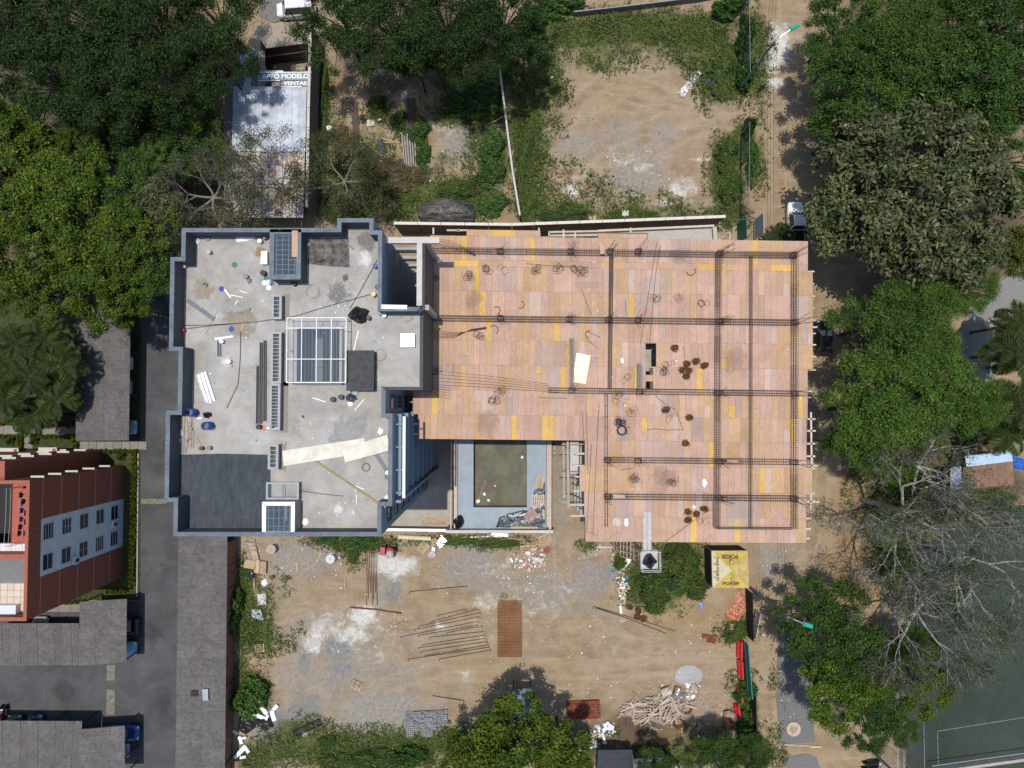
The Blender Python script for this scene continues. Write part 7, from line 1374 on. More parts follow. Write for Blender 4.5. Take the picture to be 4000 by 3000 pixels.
for k in range(7): q = A.lerp(B, k/6); MB().tube([q, q+Vector((0, 0, 2.25))], .035, 6).build('stile', MATS['pale_green_rail'], yg, local=yg.location)
for x, y, rz, lb in ((2938, 2425, R(78), 'white and grey sign boards leaning outside the hoarding'),):
    t = thing('sign_board', lb, 'board', W(x, y), rz); 
    for k in (-1, 1): MB().box((k*.75, 0, 1.2), (1.35, .06, 1.0)).build('panel', mat('grey_white_board', (.45, .45, .47), .6, .1, 3), t)
    for k in (-1.2, 0, 1.2): MB().tube([(k, 0, 0), (k, .05, 1.9)], .035, 6).build('post', wood_g, t)
mhc = thing('manhole', 'round concrete manhole ring in the gravel drive', 'manhole', W(3097, 2845)); MB().lathe((0, 0, .01), [(.78, 0), (.78, .18), (.42, .18), (.4, .1), (.05, .09)], 28).build('ring', mat('manhole_concrete', (.45, .35, .26), .9, .2, 3), mhc); MB().lathe((0, 0, .1), [(.38, 0), (.38, .03)], 24).build('cover', mat('manhole_cover', (.28, .25, .18), .8, .3, 4), mhc)
# barrels and frames near the gravel heap
def lying_drum(label, x, y, rz, m_, r=.42, L_=1.1): 
    t = thing('barrel', label, 'barrel', W(x, y, r), rz, 'barrels in the yard'); MB().lathe((-L_/2, 0, 0), [(r*.96, 0), (r, .04), (r, L_*.33), (r*1.04, L_*.35), (r, L_*.37), (r, L_*.63), (r*1.04, L_*.65), (r, L_*.67), (r, L_-.04), (r*.96, L_)], 22, axis=(1, 0, 0)).build('shell', m_, t, True); MB().lathe((-L_/2-.006, 0, 0), [(r*.8, 0), (r*.8, .01)], 22, axis=(1, 0, 0)).build('end_cap', dark_in, t)
lying_drum('cream barrel half black beside the gravel heap', 2602, 2702, R(20), mat('cream_black', (.5, .46, .4), .6, .3, 1.5)); lying_drum('shiny steel barrel in a frame beside the gravel heap', 2646, 2704, R(70), mat('dull_zinc', (.4, .38, .35), .3, .2, 3, metal=.6), .38, 1.1)
rod('thin_pole', 'thin pole leaning on the cream barrel', [(2595, 2715), (2628, 2680)], .8, .03, wood_g, 'pole')
drape('pink_tarpaulin', 'pinkish tarpaulin over stacked bars beside the hoarding', [(2828, 2780), (2850, 2775), (2880, 2790), (2888, 2808), (2870, 2822), (2850, 2805), (2830, 2800)], .4, .35, mat('pink_tarp', (.4, .24, .2), .7, .15, 3, .5)); 
for k in range(8): rod('rusty_rod', nth[k]+' rusty rod of the stack behind the pink tarpaulin', [(2822, 2800+k*7), (2890+jit(6), 2806+k*7)], .1+.02*(k % 3), .05, rust, group='rusty rods by the hoarding')
for k, (x, y) in enumerate(((2362, 2826), (2372, 2820), (2380, 2828), (2366, 2838), (2357, 2845), (2378, 2840), (2390, 2834))): pail(['white paint can in the cluster below the brick stack, leftmost up', 'white paint can second in the cluster below the brick stack', 'white paint can third in the cluster below the brick stack', 'white paint can fourth in the cluster below the brick stack', 'white paint can lowest in the cluster below the brick stack', 'white paint can sixth in the cluster below the brick stack', 'white paint can nearest the timber pile in the cluster'][k], x, y, 0, (.7, .75, .8), .19, .35, white, 'paint_can', 'can', group='white paint cans')
hut = carport('small grey site hut roof in the tree shade at the bottom', [(2001, 2692), (2078, 2690), (2080, 2800), (1998, 2800)], 2.2, 'x', .1, 1, mat('dull_grey_roof', (.13, .15, .19), .6, .15, 2), .15, .9, True, 'site_hut', 'hut', .012)
MB().prism(P2([(2004, 2696), (2076, 2694), (2078, 2796), (2001, 2796)], .05), .0, 1.75).build('wall', conc_d, hut, local=hut.location)
carport('pale blue sheet roof showing at the bottom edge below the trees', [(2478, 2965), (2600, 2958), (2680, 3030), (2490, 3040)], 2.8, 'x', .1, 1, mat('pale_sheet_roof', (.5, .55, .6), .5, .05, 2), .2, 1, True, 'shed_roof', 'shed', .015)
carport('dark shed roof in shadow at the bottom edge', [(2335, 2930), (2470, 2930), (2478, 3040), (2330, 3040)], 2.4, 'x', .1, 1, mat('blue_black_roof', (.03, .035, .045), .6, .15, 2), .2, 1, True, 'shed_roof', 'shed', .015)
# weedy yard by the sales office
for k in range(6): pipe(['first', 'second', 'third', 'fourth', 'fifth', 'sixth'][k]+' of the long drain pipes laid side by side in the weedy yard, upper set', (1588+k*6.5, 384), (1587+k*6.4, 505), .05, .07, mat('dark_pipe', (.09, .08, .085), .6, .2, 4) if k < 4 else rust, group='drain pipes')
for k in range(6): pipe(['first', 'second', 'third', 'fourth', 'fifth', 'sixth'][k]+' of the pale drain pipes laid side by side in the weedy yard, lower set', (1570+k*10, 522+(k % 2)*8), (1580+k*9, 640+(k % 3)*6), .05, .08, mat('grey_pipe', (.32, .3, .29), .7, .15, 4), group='drain pipes')
for k in range(3): plank(['left', 'middle', 'right'][k]+' one of three dark timbers in the weedy yard', (1373+k*9, 380+k*8), (1385+k*7, 540-k*12), .02, .25, .12, mat('dark_timber', (.1, .07, .06), .9, .2, 4))
drape('covered_pile', 'long pile under a worn black tarpaulin beside the boundary wall', [(1629, 820), (1645, 798), (1690, 783), (1735, 772), (1790, 780), (1845, 795), (1857, 825), (1858, 872), (1800, 880), (1720, 884), (1655, 882), (1632, 850)], .02, 1.1, mat('worn_black_tarp', (.02, .02, .022), .45, .6, 1.8, .6, c2=(.09, .085, .08), stretch=(.3, 2, 1)), amp=.12)
cloth_item('blue_tarp', 'bright blue tarpaulin under the dark trees behind the weedy yard', 1545, 205, 1.8, .6, .05, blue_t, 'tarpaulin', .5); cloth_item('denim_rag', 'blue denim clothes dropped in the weedy yard', 1492, 575, .7, 1.7, .02, mat('denim', (.05, .07, .12), .9, .3, 5), 'clothes', .15); cloth_item('white_sack', 'white sacks lying in the weedy yard', 1283, 502, 1.0, .8, .02, cloth, 'sack', .25); cloth_item('teal_net', 'teal netting near the sales office wall', 1235, 690, 1.6, .8, .05, mat('teal_net', (.02, .13, .13), .8, .3, 5), 'netting', .4); cloth_item('blue_bag', 'small blue bag on the dirt lot by the vines', 2770, 318, .6, .7, .02, mat('blue_bag', (.06, .07, .2), .6, .3, 5), 'bag', .2); cloth_item('blue_bag', 'blue and white litter below the bush', 2735, 2365, .7, .8, .02, mat('blue_white', (.2, .3, .55), .6, .6, 5), 'bag', .2)
cloth_item('red_heap', 'small red cloth heap on the pool bay ground', 2136, 2150, .7, .8, .02, mat('red_cloth', (.35, .08, .05), .8, .3, 5), 'cloth', .2); cloth_item('cyan_bag', 'bright cyan bag beside the plank', 2449, 2254, .4, .4, .02, mat('cyan_plastic', (.02, .35, .65), .4, .1, 4), 'bag', .25); drape('white_sheet', 'white sheet lying under the weed by the scaffold', [(2421, 2215), (2447, 2182), (2464, 2186), (2461, 2198), (2432, 2228)], .05, .05, white, 'sheet')
slab('floor_tile', 'cream boulder slab by the dirt lot wall', [(2428, 826), (2452, 824), (2455, 855), (2430, 856)], 0, .3, conc_l, 'slab'); slab('cardboard', 'flattened cardboard by the dirt lot wall', [(2297, 838), (2328, 836), (2331, 858), (2305, 862)], .0, .05, wood, 'cardboard')
# white sacks by the park path
sacks = thing('sack_heap', 'heap of white sacks beside the park path', 'sacks', W(3910, 1240))
for k in range(34):
    tt = k/33; o_ = cloth_item('sack', None, 0, 0, .6, .45, 0, cloth, None, .3); o_.parent = sacks; o_.location = (-1.6+3.6*tt+jit(.15), -.7+1.1*tt+jit(.45), .12*(k % 3)); o_.rotation_euler = (0, 0, random.random()*3)
# ================================================================ vegetation
def mesh_from(nm, V, Q, m_, smooth=False):
    me = bpy.data.meshes.new(nm); k = Q.shape[1]; me.vertices.add(len(V)); me.vertices.foreach_set('co', V.astype(np.float32).ravel()); me.loops.add(Q.size); me.loops.foreach_set('vertex_index', Q.ravel().astype(np.int32))
    me.polygons.add(len(Q)); me.polygons.foreach_set('loop_start', np.arange(0, Q.size, k, dtype=np.int32)); me.polygons.foreach_set('loop_total', np.full(len(Q), k, dtype=np.int32)); me.update(calc_edges=True); me.materials.append(m_); return me
def leaves(nm, C, Nrm, length, width, m_, g):
    """one folded rhombic leaf per centre C, lying across the direction Nrm"""
    n_ = len(C); t = g.normal(0, 1, (n_, 3)); t -= Nrm*(t*Nrm).sum(1, keepdims=True); t /= np.linalg.norm(t, axis=1, keepdims=True)+1e-9; b_ = np.cross(Nrm, t)
    L_ = (length*g.uniform(.45, 1.55, n_))[:, None]; w_ = (width*g.uniform(.6, 1.3, n_))[:, None]
    V = np.stack([C-t*L_/2, C+b_*w_/2+Nrm*w_*.18, C+t*L_/2-Nrm*L_*.12, C-b_*w_/2+Nrm*w_*.18], 1).reshape(-1, 3); Q = np.arange(4*n_).reshape(-1, 4); return mesh_from(nm, V, Q, m_)
def crown(nm, seed, R_, flat_, nclump, nleaf, cr, length, width, m_, up=.75, core=.35, stretch=1.0, fill=1.0):
    """crown of leaf clumps on a lumpy dome; gaps stay open between the clumps"""
    g = np.random.default_rng(seed); C = []
    lob = g.normal(0, 1, (7, 3)); lob /= np.linalg.norm(lob, axis=1, keepdims=True); amp = g.uniform(-.22, .25, 7)
    d = g.normal(0, 1, (nclump, 3)); d[:, 2] = np.abs(d[:, 2])*1.0-.12; d /= np.linalg.norm(d, axis=1, keepdims=True)
    rr = 1+(np.clip(d@lob.T, 0, 1)**2*amp).sum(1); rad = R_*rr*np.where(g.random(nclump) < .62, g.uniform(.7, .97, nclump), g.uniform(core, .75, nclump))*fill
    cc = d*rad[:, None]*np.array([1, stretch, flat_]); sz = cr*g.uniform(.55, 1.35, nclump)
    wgt = sz**2; cnt = np.maximum(6, (nleaf*wgt/wgt.sum()).astype(int)); P = []; N = []
    for c_, s_, k in zip(cc, sz, cnt):
        e = g.normal(0, 1, (k, 3)); e /= np.linalg.norm(e, axis=1, keepdims=True); r_ = np.abs(g.normal(.62, .3, k))
        p = c_+e*r_[:, None]*s_*np.array([1, 1, .6]); P.append(p); o_ = p-c_*.2; nn = e*.5+np.array([0, 0, up])+g.normal(0, .45, (k, 3)); N.append(nn/np.linalg.norm(nn, axis=1, keepdims=True))
    return leaves(nm, np.concatenate(P), np.concatenate(N), length, width, m_, g), cc
bark = mat('bark', (.06, .048, .037), .95, .25, 4, .4); bark_g = mat('pale_bark', (.2, .19, .175), .9, .4, 2.5, .3, c2=(.26, .245, .23))
def limbs(nm, cc, hc, m_, seed, r0=.22, k_=26):
    """tapered trunk forking into limbs that reach the clumps of a crown (crown centre at height hc)"""
    rnd = random.Random(seed); t = MB(); t.tube([(0, 0, -hc), (.1, .05, -hc*.55), (0, 0, -hc*.25)], r0, 8, r1=r0*.7)
    for c_ in (cc[i] for i in rnd.sample(range(len(cc)), min(k_, len(cc)))):
        c_ = Vector(c_); mid = c_*.5+Vector((rnd.uniform(-.3, .3), rnd.uniform(-.3, .3), -hc*.1)); t.tube([(0, 0, -hc*.3), mid, c_], r0*.4, 5, r1=.02)
    return t
ML = {'dark': leafmat('leaf_dark', (.013, .036, .005), (.034, .068, .011)), 'bright': leafmat('leaf_bright', (.042, .088, .006), (.108, .158, .012)), 'olive': leafmat('leaf_olive', (.06, .08, .028), (.125, .14, .06), rnd=.55), 'lime': leafmat('leaf_lime', (.045, .105, .012), (.1, .17, .026)), 'mid': leafmat('leaf_mid', (.026, .072, .009), (.066, .12, .018)), 'dry': leafmat('leaf_dry', (.035, .052, .016), (.075, .092, .032)), 'vine': leafmat('leaf_vine', (.035, .095, .015), (.075, .145, .028))}
PR = {}
def proto(key, kind, seed, *a, **k): me, cc = crown('crown_'+key, seed, *a, **k); PR[key] = (me, cc)
for s_ in (0, 1, 2):
    proto('dark%d' % s_, 'dark', 11+s_, 5.0, .5, 62, 25000, 1.0, .24, .09, ML['dark']); proto('bright%d' % s_, 'bright', 21+s_, 4.6, .5, 64, 20000, .8, .26, .14, ML['bright']); proto('lime%d' % s_, 'lime', 31+s_, 4.6, .48, 66, 22000, .88, .28, .08, ML['lime'])
    proto('mid%d' % s_, 'mid', 41+s_, 4.6, .5, 62, 22000, .86, .25, .11, ML['mid'])
proto('olive0', 'olive', 51, 8.5, .42, 260, 30000, .85, .42, .2, ML['olive']); proto('olive1', 'olive', 52, 4.5, .45, 110, 10000, .85, .45, .22, ML['olive'])
proto('yell0', 'bright', 56, 4.0, .5, 80, 14000, .8, .32, .16, leafmat('leaf_yellow', (.06, .08, .008), (.12, .13, .018)))
LIMB = {}
def tree(label, key, x, y, r_px, hc, cat='tree', name='tree', sx=1.0, rz=None, group=None, bm_=None, r0=.22):
    """crown centre seen at photo (x,y) with radius r_px; hc: its height above ground"""
    me, cc = PR[key]; base_r = {'dark': 5.0, 'brig': 4.6, 'lime': 4.6, 'mid0': 4.6, 'mid1': 4.6, 'mid2': 4.6, 'oliv': 8.5 if key == 'olive0' else 4.5, 'yell': 4.0}[key[:4]]
    s_ = r_px/S(hc+1)/base_r; p = W(x, y, hc); t = thing(name, label, cat, (p.x, p.y, 0), random.random()*2*PI if rz is None else rz, group)
    c_ = bpy.data.objects.new('crown', me); COL.objects.link(c_); c_.parent = t; c_.location = (0, 0, hc); c_.scale = (s_*sx, s_, s_)
    if key not in LIMB: o_ = limbs('trunk', cc, 7.0, bark, hash(key) % 99 if 0 else len(LIMB)+3).build('trunk', bark); LIMB[key] = o_.data; bpy.data.objects.remove(o_)
    tr = bpy.data.objects.new('trunk', LIMB[key]); COL.objects.link(tr); tr.parent = t; tr.location = (0, 0, hc); tr.scale = (s_*sx, s_, hc/7.0)
    return t
T = [('dark2', -20, 10, 150, 8, 'dark feathery tree cut by the very corner of the picture'), ('bright1', 30, 640, 120, 8, 'bright green tree cut by the picture edge below the dark wood'), ('mid0', 200, 620, 110, 6, 'shaded green tree between the dark wood and the bright trees'), ('dark0', 90, 90, 215, 9, 'dark feathery tree filling the uppermost left corner of the wood'), ('dark1', 350, 60, 210, 9.5, 'dark feathery tree at the upper edge, second from the corner'), ('dark2', 590, 110, 205, 9, 'dark feathery tree at the upper edge, third from the corner'), ('dark0', 830, 60, 170, 8.5, 'dark feathery tree overhanging the street beside the white van'), ('dark1', 180, 300, 190, 9, 'dark feathery tree below the corner tree of the wood'), ('dark2', 420, 320, 190, 9, 'dark feathery tree in the middle of the wood'), ('dark0', 700, 330, 165, 8, 'dark feathery tree in deep shade left of the sales office sign'), ('dark1', 860, 250, 120, 8, 'small dark feathery tree touching the sales office roof'), ('dark2', 520, 500, 150, 6.5, 'dark feathery tree at the lower rim of the wood'), ('dark1', 330, 560, 140, 6.5, 'low dark tree between the wood and the bright green trees'), ('mid0', 700, 560, 130, 5, 'shaded low tree under the bare branches by the shed'),
     ('bright0', 60, 520, 150, 8.5, 'bright green tree at the picture edge just under the dark wood'), ('bright1', 100, 740, 175, 9, 'bright green tree at the left picture edge level with the shed'), ('bright2', 290, 760, 165, 9, 'bright green tree second from the picture edge level with the shed'), ('mid1', 470, 740, 140, 8, 'mid green tree right of the bright green pair'), ('bright0', 130, 940, 175, 9, 'bright green tree at the left picture edge above the palms'), ('bright1', 330, 930, 180, 9, 'bright green tree in the middle of the group beside the finished block'), ('bright2', 520, 930, 150, 9, 'bright green tree closest to the finished block parapet'), ('mid2', 600, 1060, 115, 8, 'mid green tree touching the parapet step of the finished block'), ('bright0', 410, 1110, 150, 8.5, 'bright green tree overhanging the palm side carport'), ('bright1', 210, 1110, 140, 8, 'bright green tree just above the palms'), ('bright2', 40, 1120, 110, 8, 'bright green tree at the picture edge just above the palms'), ('bright1', 500, 1195, 95, 7.5, 'leafy branch end hanging over the carport roof'), ('olive1', 600, 780, 85, 8.5, 'pale grey green tree top left of the bare branches'), ('lime0', 590, 640, 70, 7.5, 'small light green tree top in the dark gap of the wood'), ('bright1', 345, 575, 45, 9, 'light green shoot rising out of the dark wood'), ('bright2', 255, 540, 45, 9, 'small light shoot left of the other in the dark wood'),
     ('dark1', 1330, 60, 170, 8.5, 'dark tree above the weedy yard nearest the street'), ('dark2', 1530, 90, 185, 9, 'dark tree above the weedy yard, second from the street'), ('dark0', 1740, 70, 195, 9, 'dark tree above the weedy yard, third from the street'), ('dark1', 1960, 60, 170, 9, 'dark tree at the upper edge next to the dirt lot'), ('dark2', 1840, 200, 140, 8, 'dark tree overhanging the concrete fence end'), ('dark0', 1620, 210, 110, 7.5, 'dark tree branch end above the blue tarpaulin'), ('dark2', 2050, 170, 90, 7, 'dark tree at the corner of the dirt lot'),
     ('mid0', 3290, 90, 130, 7, 'green tree at the upper edge right of the white dusted road'), ('lime1', 3560, 130, 190, 9, 'light green tree at the upper edge, second from the dirt road'), ('mid2', 3790, 120, 190, 9, 'green tree at the upper edge near the far corner'), ('mid1', 3960, 60, 140, 9, 'green tree in the uppermost far corner'), ('mid0', 3350, 360, 185, 7.5, 'green tree beside the dirt road above the olive tree'), ('lime2', 3560, 380, 150, 8, 'light green tree between the road tree and the wood'), ('mid1', 3780, 380, 200, 9, 'green tree in the park above the olive tree'), ('mid2', 3960, 330, 150, 9, 'green tree at the picture edge above the olive tree'), ('mid0', 3940, 600, 140, 8, 'green tree at the picture edge right of the olive tree'), ('mid2', 3300, 190, 110, 7, 'dark green tree between two others beside the dirt road'), ('mid1', 3300, 500, 130, 6.5, 'low green tree above the olive tree by the road'), ('mid2', 3720, 540, 130, 7, 'green tree pressed against the top of the olive tree'),
     ('olive0', 3560, 810, 395, 9.5, 'huge olive grey tree with large leaves beside the street'), ('olive1', 3300, 820, 170, 8.5, 'lower olive limb reaching over the white pickup'), ('yell0', 3985, 980, 90, 8, 'yellow green tree at the picture edge by the park path'),
     ('lime0', 3470, 1270, 185, 8.5, 'light feathery tree beside the black hatchback'), ('lime1', 3620, 1180, 130, 8, 'light feathery tree right below the olive tree'), ('lime2', 3780, 1130, 100, 7.5, 'small light feathery tree by the park path'), ('lime1', 3420, 1600, 200, 8.5, 'light feathery tree across the street from the lower deck'), ('lime2', 3620, 1520, 170, 8.5, 'light feathery tree between the street and the park path'), ('lime0', 3790, 1570, 125, 8, 'light feathery tree at the bend of the park path'), ('lime2', 3470, 1760, 120, 7.5, 'light feathery tree just above the bare tree'), ('lime0', 3600, 1380, 150, 8, 'light feathery tree in the middle of the park strip'), ('lime1', 3270, 1730, 60, 7, 'small light branch end over the dirt street'),
     ('mid0', 3200, 2420, 150, 6.5, 'round green tree under the leaning street lamp'), ('mid1', 3270, 2560, 150, 6.5, 'round green tree below the street lamp tree'), ('bright0', 3260, 2680, 140, 6.5, 'brighter green tree between the gravel drive and the court'), ('mid2', 3390, 2790, 110, 6.5, 'green tree beside the fence above the motorcycles'), ('bright2', 3390, 2640, 100, 6.5, 'yellowish green tree along the court fence'), ('bright1', 3600, 2680, 110, 6, 'low green tree inside the court fence'), ('mid1', 3530, 2850, 60, 5, 'small green tree at the fence near the bottom'), ('mid2', 3560, 2540, 85, 5.5, 'dark small tree behind the goal'),
     ('bright0', 2015, 2930, 200, 7.5, 'bright green tree at the bottom shading the brick stack'), ('bright2', 1850, 2975, 130, 6, 'bright green tree at the bottom beside the block pile'), ('bright1', 2195, 2950, 115, 7, 'bright green tree at the bottom over the dark shed'), ('mid1', 2570, 3000, 75, 4.5, 'dark green tree at the bottom over the pale sheet roof'), ('mid2', 2790, 2965, 95, 5, 'dark green tree at the bottom near the hoarding'), ('mid0', 2935, 2940, 65, 5, 'dark green tree in the bottom corner by the dirt road')]
for key, x, y, r_, hc, lb in T: tree(lb, key, x, y, r_*1.14, hc)
# bare and half bare trees: forking grey branches with a few leaves
def bare(label, x, y, hc, spread_px, seed, m_, lf=None, nl=2500, up=.5, first=None, r0=.3, lean=(0, 0), depth=5, leaf_l=.2):
    g = random.Random(seed); p = W(x, y, hc); t = thing('bare_tree', label, 'tree', (p.x+lean[0], p.y+lean[1], 0)); Rr = spread_px/S(hc+2); br_ = MB(); tips = []
    def grow(pos, d, L_, r_, dep):
        n_ = 3; pts = [pos]; q = pos.copy(); dd = d.copy()
        for k in range(n_):
            dd = (dd+Vector((g.uniform(-.22, .22), g.uniform(-.22, .22), g.uniform(-.05, .12)))).normalized(); q = q+dd*(L_/n_); pts.append(q.copy())
        br_.tube(pts, r_, 6 if r_ > .08 else 4 if r_ > .03 else 3, r1=r_*.62, cap=False)
        if dep < 3: tips.append(pts[-1]); tips.append(pts[2])
        if dep > 0:
            for k in range(3 if dep > 2 else 4):
                e = (dd+Vector((g.uniform(-.95, .95), g.uniform(-.95, .95), g.uniform(-.35, .35)))).normalized(); grow(pts[-1] if k < 2 else pts[2], e, L_*g.uniform(.55, .82), r_*.52, dep-1)
    top = Vector((-lean[0], -lean[1], hc*.72)); br_.tube([(0, 0, 0), top*.5+Vector((.15, .1, 0)), top], r0*1.25, 9, r1=r0)
    dirs = first or [2*PI*k/6+g.uniform(-.3, .3) for k in range(6)]
    for a in dirs: grow(top, Vector((math.cos(a), math.sin(a), up*g.uniform(.5, 1.3))).normalized(), Rr*.42*g.uniform(.75, 1.15), r0*.62, depth-1)
    br_.build('branches', m_, t)
    if lf:
        gg_ = np.random.default_rng(seed); ti = np.array([tuple(v) for v in tips]); C = ti[gg_.integers(0, len(ti), nl)]+gg_.normal(0, .28, (nl, 3)); nn = gg_.normal(0, .5, (nl, 3))+np.array([0, 0, .8]); nn /= np.linalg.norm(nn, axis=1, keepdims=True)
        ob = bpy.data.objects.new('crown', leaves('crown_sparse', C, nn, leaf_l, leaf_l*.45, lf, gg_)); COL.objects.link(ob); ob.parent = t
bare('large pale bare tree spreading over the dirt strip and the court', 3610, 2020, 10, 400, 5, bark_g, ML['dry'], 5500, .35, r0=.26, depth=6)
bare('second pale bare tree reaching over the court corner', 3830, 2200, 9.5, 430, 8, bark_g, ML['dry'], 8500, .3, r0=.25, depth=6)
bare('half bare tree with twisted boughs hanging over the goal', 3640, 2420, 8, 330, 14, bark_g, ML['dry'], 9000, .3, r0=.2, depth=6)
bare('half bare tree above the pale blue stall', 3650, 1830, 8.5, 250, 21, bark_g, ML['dry'], 3500, .35, r0=.25, depth=5)
gtw = mat('grey_twig', (.2, .175, .155), .95, .2, 4)
bare('grey half bare tree between the wood and the shed', 790, 740, 8.5, 220, 31, gtw, ML['dry'], 6000, .4, r0=.2, depth=6); bare('thin leaved tree growing over the sales office roof', 1040, 680, 6.5, 230, 33, gtw, leafmat('leaf_thin', (.042, .066, .016), (.1, .105, .034)), 5000, .4, r0=.18, depth=6); bare('brownish thin tree beside the tall wall of the weedy yard', 1330, 690, 5.5, 210, 37, gtw, MATS['leaf_thin'], 9000, .4, r0=.15, depth=6); bare('tangled dry shrub tree between the weedy yard and the finished block', 1420, 790, 3.5, 130, 39, gtw, MATS['leaf_thin'], 2500, .4, r0=.1, depth=5)
bare('small leafless tree at the weedy yard edge', 930, 830, 7, 130, 43, gtw, ML['dry'], 2500, .4, r0=.14, depth=5)
# palms
frond_m = leafmat('leaf_palm', (.025, .052, .01), (.075, .105, .025)); frond_y = leafmat('leaf_palm_dry', (.14, .1, .03), (.2, .12, .04))
def frond_mesh(nm, L_, seed, m_, fan=False):
    g = random.Random(seed); t = MB(); N = 12; pts = []
    for k in range(N+1):
        u = k/N; pts.append(Vector((L_*u*(1-.12*u), 0, L_*(.34*u-.62*u*u))))
    t.tube(pts, .035, 4, r1=.008)
    for k in range(1, N+1):
        for s_ in (-1, 1):
            for h_ in (0, .5):
                u = (k-h_)/N; a = pts[k-1].lerp(pts[k], 1-h_); ll = L_*.3*math.sin(PI*min(1, u*.9+.1))+.12; b_ = a+Vector((ll*.5, s_*ll, -ll*.4+g.uniform(-.1, .1))); c_ = a+Vector((.07, 0, 0)); t.add([a, a+(b_-a)*.5+Vector((.07, 0, .05)), b_, a+(b_-a)*.5-Vector((.07, 0, -.02))], [(0, 1, 2, 3)])
    o_ = t.build(nm, m_); me = o_.data; bpy.data.objects.remove(o_); return me
FR = [frond_mesh('frond', 2.6, k, frond_m) for k in range(3)]; FRY = frond_mesh('frond_dry', 2.4, 9, frond_y)
def palm(label, x, y, h, s_=1.0, n_=22, dry=2):
    p = W(x, y, h); t = thing('palm_tree', label, 'palm tree', (p.x, p.y, 0), random.random()*6, 'palms'); MB().tube([(0, 0, 0), (.08, .03, h*.5), (0, 0, h)], .16, 9, r1=.11).build('trunk', bark, t)
    for k in range(n_):
        o_ = bpy.data.objects.new('frond', FRY if k < dry else random.choice(FR)); COL.objects.link(o_); o_.parent = t; o_.location = (0, 0, h); el = R(-25) if k < dry else R(random.uniform(-38, 32)); o_.rotation_euler = (jit(.2), -el if 0 else -(el), 2.4*k+jit(.2)); o_.scale = (s_*random.uniform(.8, 1.1),)*3
for lb, x, y, h, s_ in (('feathery palm nearest the garden path beside the carport', 220, 1560, 5.5, .95), ('feathery palm in the middle of the palm clump', 110, 1470, 6, 1.0), ('feathery palm at the picture edge in the palm clump', 20, 1560, 6, 1.0), ('feathery palm at the top of the palm clump', 60, 1340, 6, .95), ('feathery palm against the carport roof', 240, 1420, 5.5, 1.05), ('feathery palm low in the palm clump', 130, 1620, 5, 1.0), ('feathery palm hidden between the others in the clump', 170, 1480, 5, 1.1), ('feathery palm at the picture edge above the footpath', 30, 1440, 5.5, 1.1), ('feathery palm high against the tree group', 170, 1330, 5.5, 1.05), ('tall palm with yellowing fronds by the park path', 3970, 1380, 7, 1.35), ('tall palm lower by the park path', 3980, 1580, 7, 1.35), ('tall palm at the picture edge above the blue tarpaulin', 3940, 1690, 6, 1.1), ('tall palm topmost by the white sacks', 3985, 1270, 6.5, 1.1), ('small palm tucked against the street corner of the deck', 3045, 925, 2.5, .7)): palm(lb, x, y, h, s_, dry=4 if 'tall' in lb else 2)
# bushes, hedges, vines
bush_c = {}
def bush_proto(key, seed, m_, nl=3500, length=.22, width=.1): bush_c[key] = crown('bush_'+key, seed, 1.0, .6, 26, nl, .3, length, width, m_, core=.1)[0]
bush_proto('a', 61, ML['vine'], 4500); bush_proto('b', 62, leafmat('leaf_weed', (.04, .085, .014), (.1, .145, .03)), 5200, .3, .05); bush_proto('c', 63, leafmat('leaf_hedge', (.12, .14, .008), (.2, .21, .015)), 2200, .2, .1); bush_proto('d', 64, leafmat('leaf_drywood', (.08, .07, .03), (.14, .11, .055)), 3000, .3, .04)
def bush(label, key, x, y, rx, ry, hz=1.0, name='bush', cat='bush', group=None, z=0):
    t = thing(name, label, cat, W(x, y, z), 0, group); o_ = bpy.data.objects.new('foliage', bush_c[key]); COL.objects.link(o_); o_.parent = t; sc = S(z+.5); o_.scale = (rx/sc, ry/sc, hz*1.5); o_.rotation_euler = (0, 0, random.choice((0, PI))); o_.location = (0, 0, .25*hz)
    st_ = MB()
    for k in range(5): a = 1.26*k; st_.tube([(0, 0, 0), (.3*rx/sc*math.cos(a), .3*ry/sc*math.sin(a), .8*hz)], .02, 4, r1=.008)
    st_.build('stem', bark, t); return t
